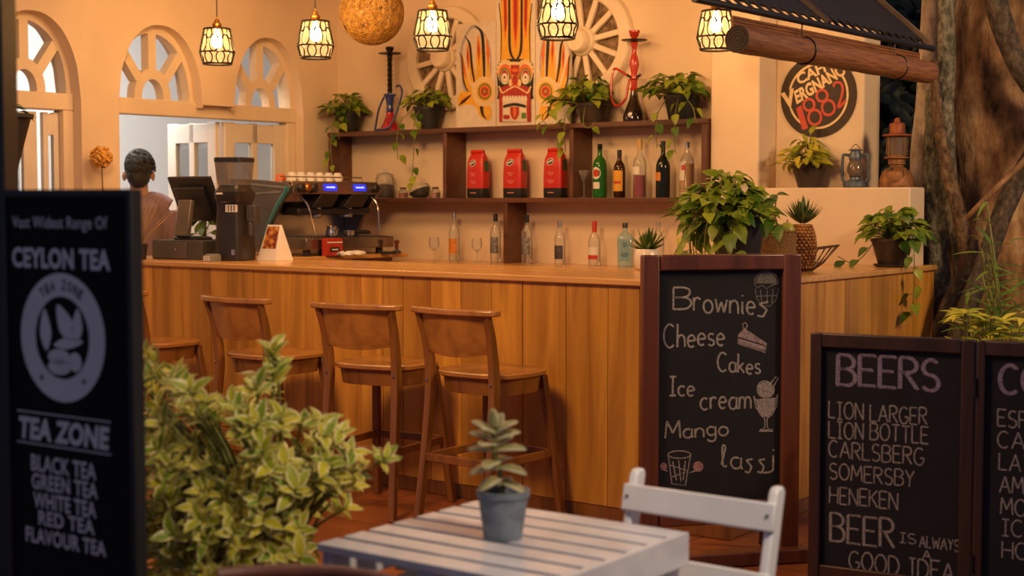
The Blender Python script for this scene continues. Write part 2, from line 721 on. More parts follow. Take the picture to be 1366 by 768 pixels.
def zb_arch(t, a):
    c, h = a
    x = min(1, abs((t - c) / h))
    return Z_T1 - 0.04 + (A_TOP - Z_T1 + 0.04) * math.sqrt(max(0, 1 - x ** 2.2))


def left_wall():
    segs = []
    N = 28

    def run(t0, t1, fn, n=1):
        return [(t0 + (t1 - t0) * i / n, fn(t0 + (t1 - t0) * i / n)) for i in range(n + 1)]
    zero = lambda t: 0.0
    a1, a2, a3 = ARCHES
    cols = []
    cols += run(-3.2, a1[0] - a1[1], zero)
    cols += run(a1[0] - a1[1], a1[0] + a1[1], lambda t: zb_arch(t, a1), N)
    cols += run(a1[0] + a1[1], a2[0] - a2[1], zero)
    cols += run(a2[0] - a2[1], a2[0] + a2[1], lambda t: zb_arch(t, a2), N)
    cols += run(a2[0] + a2[1], a3[0] - a3[1], lambda t: Z_T1 - 0.02)
    cols += run(a3[0] - a3[1], a3[0] + a3[1], lambda t: zb_arch(t, a3), N)
    cols += run(a3[0] + a3[1], TW + 0.2, zero)
    mb = MB(MA)
    x0, x1 = -SL, -SL - 0.24
    vs, fs = [], []
    for t, z in cols:
        vs += [(x0, t, z), (x0, t, ZTOP), (x1, t, z), (x1, t, ZTOP)]
    for i in range(len(cols) - 1):
        a, b = i * 4, i * 4 + 4
        if abs(cols[i][0] - cols[i + 1][0]) < 1e-6:
            fs.append((a, b, b + 2, a + 2))
            continue
        fs.append((a, a + 1, b + 1, b))
        fs.append((a + 2, b + 2, b + 3, a + 3))
        fs.append((a, b, b + 2, a + 2))
        fs.append((a + 1, a + 3, b + 3, b + 1))
    e = len(vs) - 4
    fs.append((0, 2, 3, 1))
    fs.append((e, e + 1, e + 3, e + 2))
    mb.add(vs, fs)
    return sbuild(mb, 'wall_left', m_wall, smooth=30)


left_wall()


def band(mb, c, h, pts0, pts1, x0, x1):
    """closed strip between two curves in (t, z), thick from x0 to x1"""
    n = len(pts0)
    vs, fs = [], []
    for (p, q) in zip(pts0, pts1):
        vs += [(x0, p[0], p[1]), (x0, q[0], q[1]), (x1, p[0], p[1]), (x1, q[0], q[1])]
    for i in range(n - 1):
        a, b = 4 * i, 4 * i + 4
        fs += [(a, b, b + 1, a + 1), (a + 2, a + 3, b + 3, b + 2), (a, a + 2, b + 2, b), (a + 1, b + 1, b + 3, a + 3)]
    e = 4 * n - 4
    fs += [(0, 1, 3, 2), (e, e + 2, e + 3, e + 1)]
    mb.add(vs, fs)


def fanlight(k, a):
    c, h = a
    h += 0.012
    H = A_TOP - Z_T1 + 0.012
    mb = MB(MA)
    xa, xb = -SL - 0.09, -SL - 0.165

    def e(ang, f, g=None):
        ca, sa = math.cos(ang), math.sin(ang)
        return (c - h * f * ca, Z_T1 + H * (g if g else f) * math.copysign(abs(sa) ** 0.9, sa))
    n = 24
    ang = [PI * i / n for i in range(n + 1)]
    band(mb, c, h, [e(x, 1.0) for x in ang], [e(x, 0.85, 0.88) for x in ang], xa, xb)
    band(mb, c, h, [e(x, 0.42, 0.41) for x in ang], [e(x, 0.25, 0.27) for x in ang], xa, xb)
    for a_ in (R(41), R(90), R(139)):
        p, q = e(a_, 0.40, 0.39), e(a_, 0.86, 0.90)
        mb.beam(((xa + xb) / 2, p[0], p[1]), ((xa + xb) / 2, q[0], q[1]), 0.060, 0.073, up=(1, 0, 0))
    return sbuild(mb, 'window_%d' % k, m_trim, smooth=30)


for k, a in enumerate(ARCHES):
    fanlight(k + 1, a)
tr = MB(MA)
a1, a2, a3 = ARCHES
tr.box((-SL - 0.13, a1[0], (Z_T0 + Z_T1) / 2), (0.11, 2 * a1[1] - 0.002, Z_T1 - Z_T0))
sbuild(tr, 'trim_1', m_trim, bevel=0.006)
tr = MB(MA)
tr.box((-SL - 0.13, (a2[0] - a2[1] + a3[0] + a3[1]) / 2, (Z_T0 + Z_T1) / 2), (0.11, a3[0] + a3[1] - a2[0] + a2[1] - 0.002, Z_T1 - Z_T0))
sbuild(tr, 'trim_2', m_trim, bevel=0.006)
# door jambs below the transom
for k, t in enumerate((a1[0] + a1[1] - 0.035, a3[0] + a3[1] - 0.04)):
    j = MB(MA)
    j.box((-SL - 0.13, t, Z_T0 / 2), (0.1, 0.07, Z_T0 - 0.001))
    sbuild(j, 'trim_%d' % (3 + k), m_trim, bevel=0.004)


def door_leaf(num, label, hinge, ang, w, hz=Z_T0 - 0.01, panes=2, flip=1):
    """panelled leaf with two tall panes above; hinge at bar-frame (x, y), swung to ang"""
    r = bpy.data.objects.new('door_%d' % num, None)
    COL.objects.link(r)
    r.matrix_world = MA @ Matrix.Translation((hinge[0], hinge[1], 0)) @ Matrix.Rotation(ang, 4, 'Z')
    r['label'] = label
    structure(r)
    mb = MB()
    th = 0.04
    st = min(0.085, w * 0.32)
    zp0, zp1 = hz - 0.62, hz - 0.14
    mb.box((st / 2, 0, hz / 2), (st, th, hz - 0.01))
    mb.box((w - st / 2, 0, hz / 2), (st, th, hz - 0.01))
    if panes > 1:
        mb.box((w / 2, 0, hz / 2), (0.05, th, hz - 0.012))
    for z0, z1 in ((0.01, 0.2), (0.85, 0.99), (zp0 - 0.09, zp0), (zp1, hz - 0.012)):
        mb.box((w / 2, 0, (z0 + z1) / 2), (w - 2 * st + 0.004, th, z1 - z0))
    mb.box((w / 2, 0, 0.52), (w - 2 * st, 0.02, 0.7))
    mb.box((w / 2, 0, (0.98 + zp0 - 0.08) / 2), (w - 2 * st, 0.02, zp0 - 0.08 - 0.98))
    mb.build('leaf_frame', m_door, r, bevel=0.003)
    g = MB()
    g.box((w / 2, 0, (zp0 + zp1) / 2), (w - 2 * st, 0.006, zp1 - zp0))
    g.build('pane', m_clear, r, smooth=0)
    h = MB()
    h.tube([(w - 0.04, -0.02, 1.0), (w - 0.04, -0.055, 1.0), (w - 0.13, -0.055, 1.0)], 0.008)
    h.build('handle', m_steel, r)
    return r


# leaf closed in the wall plane, leaf swung into the back room, leaf of the first arch swung in
door_leaf(1, 'cream glazed door leaf standing shut beside the coffee machine', (-SL - 0.14, a3[0] + a3[1] - 0.08), -PI / 2, 0.53)
door_leaf(2, 'cream glazed door leaf swung open behind the coffee grinder', (-SL - 0.17, 1.20), PI - 0.04, 0.52)
door_leaf(3, 'cream glazed door leaf open in the leftmost archway', (-SL - 0.14, -0.235), -PI / 2 - 0.12, 0.40)
door_leaf(4, 'narrow cream folding door leaf at the right of the leftmost archway', (-SL - 0.14, -0.085), -PI / 2 - 0.1, 0.10, panes=1)

# back room shell
br = MB(MA)
br.box((-7.25, 1.5, 1.5), (0.1, 9, 3.0))
sbuild(br, 'wall_far', m_room, smooth=0)
br = MB(MA)
br.box((-5.88, 4.3, 1.5), (2.6, 0.1, 3.0))
sbuild(br, 'wall_room_right', m_room, smooth=0)
br = MB(MA)
br.box((-5.88, -2.95, 1.5), (2.6, 0.1, 3.0))
sbuild(br, 'wall_room_left', m_room, smooth=0)
br = MB(MA)
br.box((-5.96, 0.65, 3.04), (2.6, 7.6, 0.08))
sbuild(br, 'ceiling_room', m_room, smooth=0)
# ================================================================== the bar
BAR_H = 1.10
random.seed(11)


def planks(mb, along, x0, x1, fixed, th, z0, z1, wmin=0.13, wmax=0.25):
    x = x0
    while x < x1 - 0.01:
        w = min(random.uniform(wmin, wmax), x1 - x)
        if x1 - x - w < 0.06:
            w = x1 - x
        d = random.uniform(-0.0015, 0.0015)
        if along == 'x':
            mb.box((x + w / 2, fixed + d, (z0 + z1) / 2), (w - 0.003, th, z1 - z0))
        else:
            mb.box((fixed + d, x + w / 2, (z0 + z1) / 2), (th, w - 0.003, z1 - z0))
        x += w


bar = thing('bar_counter', 'long honey-coloured plank-fronted wooden bar counter turning a corner behind the dessert chalkboard', 'bar counter', (CX, CY, 0), A0)
SBL = SL - 0.002
mb = MB()
planks(mb, 'x', -SBL, -0.02, 0.02, 0.03, 0.07, BAR_H - 0.03)
mb.build('front_panel', m_bar, bar, bevel=0.002, smooth=0)
mb = MB()
planks(mb, 'y', 0.035, 2.24, -0.02, 0.03, 0.07, BAR_H - 0.03)
mb.build('side_panel', m_bar, bar, bevel=0.002, smooth=0)
mb = MB()
mb.box((-SBL / 2 + 0.005, 0.365, BAR_H - 0.015), (SBL + 0.01, 0.77, 0.03))
mb.box((-0.275, (0.75 + 1.995) / 2, BAR_H - 0.015), (0.57, 1.995 - 0.75, 0.03))
mb.box((-0.018, 2.12, BAR_H - 0.015), (0.056, 0.25, 0.03))
mb.build('countertop', m_bartop, bar, bevel=0.006)
mb = MB()
mb.box((-SBL / 2, 0.035, 0.035), (SBL, 0.05, 0.07))
mb.box((-0.035, 1.12, 0.035), (0.05, 2.2, 0.07))
mb.build('baseboard', m_stool, bar, bevel=0.004)
mb = MB()
mb.box((-SBL / 2, 0.70, 0.535), (SBL - 0.6, 0.03, 1.06))
mb.box((-0.53, 1.38, 0.535), (0.03, 1.2, 1.06))
mb.build('inner_panel', m_stool, bar)

BC_H = 1.045
bk = thing('back_counter', 'low pale work counter along the wall under the bottle shelves', 'counter', (CX, CY, 0), A0)
mb = MB()
mb.box((-(1.28 + SL) / 2, (1.55 + TW) / 2 - 0.002, BC_H - 0.02), (SL - 1.28 - 0.004, TW - 1.55, 0.04))
mb.box((-(3.55 + SL) / 2, 1.165, BC_H - 0.02), (SL - 3.55 - 0.004, 0.77, 0.04))
mb.build('worktop', m_bartop, bk, bevel=0.004)
mb = MB()
mb.box((-(1.30 + SL) / 2, (1.6 + TW) / 2 - 0.002, (BC_H - 0.04) / 2), (SL - 1.34, TW - 1.6, BC_H - 0.04))
mb.box((-(3.6 + SL) / 2, 1.2, (BC_H - 0.04) / 2), (SL - 3.6 - 0.01, 0.79, BC_H - 0.04))
mb.build('cabinet_body', m_stool, bk, bevel=0.003)

# thick wooden board on the left counter that carries the espresso machine
wb = thing('wooden_board', 'thick wooden board lying on the counter under the espresso machine', 'board', P(3.45, 0.84, BC_H), A0)
mb = MB()
mb.box((-0.46, 0.5, 0.0425), (0.92, 1.0, 0.025))
mb.build('board_top', m_bartop, wb, bevel=0.004)
mb = MB()
mb.box((-0.48, 0.46, 0.015), (0.86, 0.88, 0.03))
mb.build('board_base', m_stool, wb, bevel=0.003)
WB_Z = BC_H + 0.055

# ---- wall shelves
SH_F, SH_B = 1.95, TW - 0.001
SM0, SM1, ST0, ST1 = 1.432, 1.462, 1.888, 1.918
sh = thing('wall_shelf', 'dark brown two-tier wooden shelf unit fixed to the back wall', 'shelf', (CX, CY, 0), A0)
ym, yd = (SH_F + SH_B) / 2, SH_B - SH_F
mb = MB()
mb.box((-(1.268 + 4.30) / 2, ym, (ST0 + ST1) / 2), (4.30 - 1.268, yd, ST1 - ST0))
mb.build('shelf_board', m_shelf, sh, bevel=0.003)
mb = MB()
mb.box((-(1.268 + 4.30) / 2, ym, (SM0 + SM1) / 2), (4.30 - 1.268, yd, SM1 - SM0))
mb.build('shelf_board', m_shelf, sh, bevel=0.003)
for s in (1.283, 2.216, 3.235, 4.285):
    mb = MB()
    mb.box((-s, ym + 0.004, (SM1 + ST0) / 2), (0.03, yd - 0.012, ST0 - SM1 - 0.0006))
    mb.build('upright', m_shelf, sh, bevel=0.002)
mb = MB()
mb.box((-2.731, ym + 0.004, (SM0 + BC_H) / 2), (0.03, yd - 0.012, SM0 - BC_H - 0.0006))
mb.build('upright', m_shelf, sh, bevel=0.002)

# ================================================================== bar stools
def make_stool(label):
    """local -y is the back of the stool, +y the front edge of the seat"""
    r = thing('bar_stool', label, 'bar stool', group='wooden bar stools along the front of the bar')
    SZ = 0.675
    mb = MB()
    poly = []
    for k in range(48):
        a = 2 * PI * k / 48
        ca, sa = math.cos(a), math.sin(a)
        p = 3.0
        poly.append((math.copysign(abs(ca) ** (2 / p), ca) * 0.225, math.copysign(abs(sa) ** (2 / p), sa) * 0.205))
    vs, fs = [], []
    rings = [(0.94, SZ - 0.028), (1.0, SZ - 0.02), (1.0, SZ - 0.006), (0.96, SZ), (0.6, SZ - 0.006), (0.001, SZ - 0.009)]
    for f, z in rings:
        for x, y in poly:
            vs.append((x * f, y * f, z))
    n = 48
    for i in range(len(rings) - 1):
        for j in range(n):
            fs.append((i * n + j, i * n + (j + 1) % n, (i + 1) * n + (j + 1) % n, (i + 1) * n + j))
    fs.append(tuple(reversed(range(n))))
    mb.add(vs, fs)
    mb.build('seat', m_seat, r, smooth=50)
    # apron under the seat
    mb = MB()
    vs, fs = [], []
    for f, z in ((0.86, SZ - 0.095), (0.90, SZ - 0.0285), (0.78, SZ - 0.0285), (0.76, SZ - 0.095)):
        for x, y in poly:
            vs.append((x * f, y * f, z))
    for i in range(4):
        for j in range(n):
            i2 = (i + 1) % 4
            fs.append((i * n + j, i * n + (j + 1) % n, i2 * n + (j + 1) % n, i2 * n + j))
    mb.add(vs, fs)
    mb.build('apron', m_stool, r, smooth=40)
    # rear legs run up into the back posts
    for sx in (-1, 1):
        mb = MB()
        pts = smooth_path([(sx * 0.205, -0.275, 0), (sx * 0.192, -0.235, 0.32), (sx * 0.185, -0.205, 0.62), (sx * 0.188, -0.225, 0.80), (sx * 0.20, -0.27, 0.935)], 5)
        m_ = len(pts)
        for i in range(m_ - 1):
            pass
        vs, fs = [], []
        ws = lerp_list([0.019, 0.018, 0.020, 0.018, 0.016], m_)
        ds = lerp_list([0.017, 0.019, 0.023, 0.020, 0.015], m_)
        for i, p in enumerate(pts):
            for a, b in ((-1, -1), (1, -1), (1, 1), (-1, 1)):
                vs.append((p.x + a * ws[i] * 0.9, p.y + b * ds[i], p.z))
        for i in range(m_ - 1):
            for j in range(4):
                fs.append((i * 4 + j, i * 4 + (j + 1) % 4, i * 4 + 4 + (j + 1) % 4, i * 4 + 4 + j))
        fs += [(3, 2, 1, 0), tuple(4 * m_ - 4 + k for k in range(4))]
        mb.add(vs, fs)
        lg = mb.build('leg', m_stool, r, bevel=0.005, smooth=60)
        sc_ = MB()
        sc_.lathe([(0.0, 0), (0.006, 0.001), (0.006, 0.003), (0.0, 0.004)], 10, M=Matrix.Translation((sx * 0.185, -0.231, 0.635)) @ Matrix.Rotation(PI / 2, 4, 'X'))
        sc_.build('screw_cap', m_steel, lg)
    for sx in (-1, 1):
        mb = MB()
        mb.beam((sx * 0.215, 0.235, 0), (sx * 0.165, 0.155, SZ - 0.03), 0.034, 0.036, up=(0, 1, 0))
        mb.build('leg', m_stool, r, bevel=0.005)
    # foot rest frame
    fz = 0.30
    mb = MB()
    c4 = [(-0.193, -0.238, fz), (0.193, -0.238, fz), (0.190, 0.197, fz), (-0.190, 0.197, fz)]
    for i in range(4):
        a, b = Vector(c4[i]), Vector(c4[(i + 1) % 4])
        mb.beam(a, b, 0.022, 0.034)
    mb.build('foot_rest', m_stool, r, bevel=0.003)
    # bent backrest panel
    mb = MB()
    N = 14
    vs, fs = [], []
    for i in range(N + 1):
        u = i / N * 2 - 1
        x = u * 0.185
        bow = -0.045 * (1 - u * u)
        zlo = 0.765 - 0.02 * (1 - u * u) + 0.0
        for z, oy in ((zlo, -0.215), (0.925, -0.262)):
            for th in (-0.008, 0.008):
                vs.append((x, oy + bow + th, z))
    for i in range(N):
        a, b = i * 4, i * 4 + 4
        fs += [(a, b, b + 2, a + 2), (a + 1, a + 3, b + 3, b + 1), (a, a + 1, b + 1, b), (a + 2, b + 2, b + 3, a + 3)]
    e = N * 4
    fs += [(0, 2, 3, 1), (e, e + 1, e + 3, e + 2)]
    mb.add(vs, fs)
    mb.build('backrest', m_seat, r, smooth=40)
    # curved top rail
    mb = MB()
    vs, fs = [], []
    N = 20
    for i in range(N + 1):
        u = i / N * 2 - 1
        x = u * 0.245
        y = -0.262 - 0.055 * (1 - u * u) + 0.012
        w = 0.028 - 0.006 * abs(u) ** 3
        for dy, dz in ((-w, 0), (w, 0), (w, 0.026), (-w, 0.026)):
            vs.append((x, y + dy, 0.925 + dz))
    for i in range(N):
        for j in range(4):
            fs.append((i * 4 + j, i * 4 + 4 + j, i * 4 + 4 + (j + 1) % 4, i * 4 + (j + 1) % 4))
    fs += [(0, 1, 2, 3), tuple(N * 4 + k for k in (3, 2, 1, 0))]
    mb.add(vs, fs)
    mb.build('top_rail', m_seat, r, bevel=0.006, smooth=60)
    return r


stool_spots = [(1.035, -0.31, A0 - 0.03, 'curved-back wooden bar stool nearest the dessert chalkboard, behind the little potted succulent'),
               (1.635, -0.35, A0 + 0.16, 'curved-back wooden bar stool second from the dessert chalkboard, with the flat straight-on back rail'),
               (2.36, -0.38, A0 - 0.04, 'curved-back wooden bar stool rising behind the top of the variegated bush'),
               (3.32, -0.36, A0 + 0.0, 'curved-back wooden bar stool mostly hidden behind the black tea sign')]
st0 = make_stool(stool_spots[0][3])
for i, (s, t, rz, lab) in enumerate(stool_spots):
    if i == 0:
        st0.location = P(s, t)
        st0.scale = (1, 1, 1.03)
        st0.rotation_euler = (0, 0, rz)
    else:
        dup(st0, P(s, t), rz, lab)

# ================================================================== pendant lamps
def make_pendant(label):
    """origin at the lower rim; shade 0.24 tall"""
    r = thing('pendant_lamp', label, 'lamp', group='caged pendant lamps over the bar')
    prof = lambda z: 0.075 + (0.026 * min(1, (0.20 - z) / 0.135)) if z > 0.065 else 0.101 - 0.019 * (0.065 - z) / 0.065
    # cage
    mb = MB()
    for z, th in ((0.0, 0.0065), (0.065, 0.005), (0.20, 0.0065)):
        rr = prof(z)
        mb.tube([(rr * math.cos(2 * PI * k / 28), rr * math.sin(2 * PI * k / 28), z) for k in range(28)], th, 6, closed=True)
    nO = 8
    for k in range(nO):
        a0 = 2 * PI * k / nO
        for (zc, hz, da, off) in ((0.115, 0.050, 0.27, 0.0), (0.033, 0.034, 0.27, 0.5), (0.172, 0.030, 0.22, 0.5)):
            pts = []
            for j in range(14):
                q = 2 * PI * j / 14
                z = zc + hz * math.sin(q)
                aa = a0 + off * 2 * PI / nO + da * math.cos(q)
                rr = prof(max(0, min(0.2, z)))
                pts.append((rr * math.cos(aa), rr * math.sin(aa), z))
            mb.tube(pts, 0.0042, 5, closed=True)
    mb.build('cage', m_blackm, r)
    mb = MB()
    mb.lathe([(0.070, 0.002), (0.078, 0.004), (0.096, 0.064), (0.070, 0.197)], 28, cap=False)
    mb.build('shade', m_shade, r, smooth=60)
    mb = MB()
    mb.lathe([(0.077, 0.200), (0.077, 0.204), (0.030, 0.208), (0.024, 0.214), (0.028, 0.222), (0.026, 0.232), (0.017, 0.240), (0.014, 0.252), (0.004, 0.262), (0.003, 0.275)], 20)
    mb.build('cap', m_brass, r)
    mb = MB()
    mb.tube([(0, 0, 0.27), (0, 0, 0.75)], 0.0035, 6)
    mb.build('cord', m_blackm, r)
    mb = MB()
    mb.lathe([(0.012, 0.20), (0.013, 0.18), (0.024, 0.158), (0.032, 0.132), (0.029, 0.108), (0.016, 0.094), (0.0, 0.09)], 16)
    mb.build('bulb', m_bulb, r, smooth=60)
    return r


def shade_material():
    m, n, l, b = nt('warm_glowing_shade')
    n.remove(b)
    tr = n.new('ShaderNodeBsdfTransparent')
    tr.inputs['Color'].default_value = (1, 0.90, 0.74, 1)
    tl = n.new('ShaderNodeBsdfTranslucent')
    tl.inputs['Color'].default_value = (0.85, 0.6, 0.35, 1)
    em = n.new('ShaderNodeEmission')
    em.inputs['Color'].default_value = (1.0, 0.60, 0.26, 1)
    em.inputs['Strength'].default_value = 0.34
    m1 = n.new('ShaderNodeMixShader')
    m1.inputs[0].default_value = 0.05
    ad = n.new('ShaderNodeAddShader')
    l.new(tr.outputs[0], m1.inputs[1])
    l.new(tl.outputs[0], m1.inputs[2])
    l.new(m1.outputs[0], ad.inputs[0])
    l.new(em.outputs[0], ad.inputs[1])
    l.new(ad.outputs[0], n['Material Output'].inputs['Surface'])
    return m


m_shade = shade_material()
LZ = 2.245
lamps = [(on_z(290, 85, LZ), 'caged pendant lamp hanging furthest left, beside the rightmost arched window'),
         (on_z(421, 77, LZ), 'caged pendant lamp hanging between the arched windows and the golden woven ball'),
         (on_z(577, 66, LZ), 'caged pendant lamp in front of the left wagon wheel, right of the woven ball'),
         (on_z(744, 51, LZ), 'caged pendant lamp in front of the right wagon wheel and the mask panels'),
         (on_z(955, 66, LZ), 'caged pendant lamp hanging under the awning beside the bamboo blind')]
lp0 = make_pendant(lamps[0][1])
for i, (p, lab) in enumerate(lamps):
    if i == 0:
        lp0.location = p
    else:
        dup(lp0, p, 0.3 * i, lab)
    rose = MB()
    # cords run up to the ceiling


def ball_mat():
    m, n, l, b = nt('golden_rattan')
    f = noise(n, l, 42, 6, None, 0.7)
    l.new(ramp(n, l, f, [(0.36, (0.10, 0.045, 0.008)), (0.52, (0.48, 0.25, 0.05)), (0.68, (0.80, 0.52, 0.16))]), b.inputs['Base Color'])
    b.inputs['Roughness'].default_value = 0.5
    bump(n, l, b, f, 0.9, 0.02)
    return m


bp = P(0, 0)
bc = on_t(496, 17, 1.12)
bl = thing('woven_ball_lamp', 'large golden woven ball hanging from the ceiling between two caged lamps', 'lamp', bc)
random.seed(4)
mb = MB()
mb.sphere((0, 0, 0), 0.190, 40, 24)
core = mb.build('globe', ball_mat(), bl, smooth=60)
mb = MB()
for k in range(130):
    ax = Vector((random.gauss(0, 1), random.gauss(0, 1), random.gauss(0, 1))).normalized()
    u = ax.orthogonal().normalized()
    w = ax.cross(u)
    off = random.uniform(-0.1, 0.1)
    rr = 0.193
    ph = random.uniform(0, 6.28)
    ln = random.uniform(1.5, 4)
    rad = math.sqrt(rr * rr - off * off)
    mb.tube([ax * off + (u * math.cos(ph + ln * j / 12) + w * math.sin(ph + ln * j / 12)) * rad for j in range(13)], 0.0026, 4, cap=False)
mb.build('woven_strands', plain('gold_strand', (0.40, 0.22, 0.045), 0.4, vary=0.4, scale=30), bl)
mb = MB()
mb.tube([(0, 0, 0.188), (0, 0, ZTOP - bc.z - 0.002)], 0.004, 6)
mb.build('cord', m_blackm, bl)

# ================================================================== wagon wheels on the wall
def stone_mat():
    m, n, l, b = nt('rough_stone')
    tc = n.new('ShaderNodeTexCoord')
    vo = n.new('ShaderNodeTexVoronoi')
    vo.inputs['Scale'].default_value = 22
    l.new(tc.outputs['Object'], vo.inputs['Vector'])
    f = noise(n, l, 30, 5)
    c = ramp(n, l, f, [(0.3, (0.09, 0.055, 0.03)), (0.7, (0.34, 0.23, 0.13))])
    l.new(c, b.inputs['Base Color'])
    b.inputs['Roughness'].default_value = 0.95
    bump(n, l, b, vo.outputs['Distance'], 0.6, 0.02)
    return m


m_stone = stone_mat()


def make_wheel(label):
    r = thing('wagon_wheel', label, 'wheel', group='wagon wheels on the back wall')
    MX = Matrix.Rotation(PI / 2, 4, 'X')     # lathe axis -> -y (towards the room)
    mb = MB()
    mb.lathe([(0.27, 0.002), (0.27, 0.012), (0.0, 0.012)], 40, M=MX)
    mb.build('stone_backing', m_stone, r)
    mb = MB()
    mb.lathe([(0.262, 0.0), (0.262, 0.04), (0.272, 0.05), (0.335, 0.05), (0.345, 0.04), (0.345, 0.0)], 56, M=MX, cap=False)
    mb.build('rim', m_trim, r, smooth=40)
    for k in range(12):
        a = 2 * PI * k / 12 + 0.16
        mb = MB()
        mb.beam((0.06 * math.cos(a), -0.034, 0.06 * math.sin(a)), (0.265 * math.cos(a), -0.030, 0.265 * math.sin(a)), 0.036, 0.03, up=(0, 1, 0))
        mb.build('spoke', m_trim, r, bevel=0.006)
    mb = MB()
    mb.lathe([(0.092, 0.0), (0.092, 0.06), (0.084, 0.07), (0.076, 0.075), (0.070, 0.12), (0.060, 0.13), (0.0, 0.132)], 28, M=MX)
    mb.build('hub', m_trim, r, smooth=40)
    return r


w1 = make_wheel('cream spoked wagon wheel on the wall left of the mask panels')
w1.location = on_t(600, 78, TW - 0.002)
w1.rotation_euler = (0, 0, A0)
w2 = dup(w1, on_t(783, 56, TW - 0.002), A0, 'cream spoked wagon wheel with protruding hub right of the mask panels')

# ================================================================== mask panels
def flat(mb, poly, y, mi=0, M=None):
    """thin painted polygon (x, z) lifted to -y"""
    m = len(poly)
    ar = sum(poly[i][0] * poly[(i + 1) % m][1] - poly[(i + 1) % m][0] * poly[i][1] for i in range(m))
    pl = poly if ar > 0 else poly[::-1]
    mb.add([(x, y, z) for x, z in pl], [tuple(range(m))], mi, None, M)


def ell(cx, cz, rx, rz, n=28, a0=0, a1=2 * PI):
    return [(cx + rx * math.cos(a0 + (a1 - a0) * k / n), cz + rz * math.sin(a0 + (a1 - a0) * k / n)) for k in range(n if abs(a1 - a0 - 2 * PI) < 1e-6 else n + 1)]


pc = {k: plain('paint_' + k, c, 0.5, vary=0.08, scale=20) for k, c in dict(
    ground=(0.72, 0.62, 0.50), yellow=(0.80, 0.42, 0.03), orange=(0.75, 0.16, 0.02), red=(0.42, 0.03, 0.02), black=(0.015, 0.012, 0.01),
    green=(0.10, 0.22, 0.04), white=(0.80, 0.72, 0.58), cream=(0.80, 0.58, 0.30), grey=(0.42, 0.38, 0.42)).items()}
PK = list(pc)
PM = [pc[k] for k in PK]


class Art:
    """paint in the pixel frame of one zoomed crop, on a standing panel"""
    def __init__(self, tpl, mats=PM):
        self.tpl = tpl
        self.mb = MB()
        self.y = -0.011
        org = tpl
    def q(self, zx, zy):
        p = on_t(600 + zx / 4.518, zy / 4.518, self.t)
        return p


ART_T = 2.075
AI = MA.inverted()


def artpt(zx, zy):
    p = AI @ on_t(600 + zx / 4.518, zy / 4.518, ART_T - 0.014)
    return p.x, p.z


def panel(label, x0, x1, ztop, draw):
    c0 = artpt(x0, 745)[0]
    c1 = artpt(x1, 745)[0]
    zt = artpt((x0 + x1) / 2, ztop)[1] if ztop > -900 else 2.80
    w, h = c1 - c0, zt - ST1 - 0.001
    xc = (c0 + c1) / 2
    r = thing('mask_panel', label, 'painting', MA @ Vector((xc, ART_T, ST1 + 0.0008)), A0, 'painted mask panels on the top shelf')
    b = MB()
    b.box((0, 0, h / 2), (w, 0.024, h))
    b.build('canvas', pc['ground'], r, bevel=0.002)
    mb = MB()
    lay = [0]

    def put(k, pts, sm=False):
        """pts in crop pixels"""
        if sm:
            pts = [(v.x, v.y) for v in smooth_path([(a, b_, 0) for a, b_ in pts], 4, True)]
        poly = []
        for a, b_ in pts:
            x, z = artpt(a, b_)
            poly.append((min(max(x - xc, -w / 2), w / 2), min(max(z - ST1, 0.002), h - 0.002)))
        lay[0] += 1
        flat(mb, poly, -0.0124 - 0.00012 * lay[0], PK.index(k))
    draw(put)
    mb.build('mask_painting', PM, r, smooth=0)
    return r


def mirror(pts, c=395):
    return [(2 * c - a, b) for a, b in pts]


def pe(cx, cy, rx, ry, n=24, a0=0, a1=2 * PI):
    return ell(cx, cy, rx, ry, n, a0, a1)


def stripe(path, w):
    """tapered band along a crop-pixel path"""
    pts = smooth_path([(a, b, 0) for a, b in path], 5)
    ws = lerp_list(w if isinstance(w, (list, tuple)) else [w, w], len(pts))
    L, Rr = [], []
    for i, p in enumerate(pts):
        t = (pts[min(i + 1, len(pts) - 1)] - pts[max(i - 1, 0)]).normalized()
        L.append((p.x - t.y * ws[i] / 2, p.y + t.x * ws[i] / 2))
        Rr.append((p.x + t.y * ws[i] / 2, p.y - t.x * ws[i] / 2))
    return L + Rr[::-1]


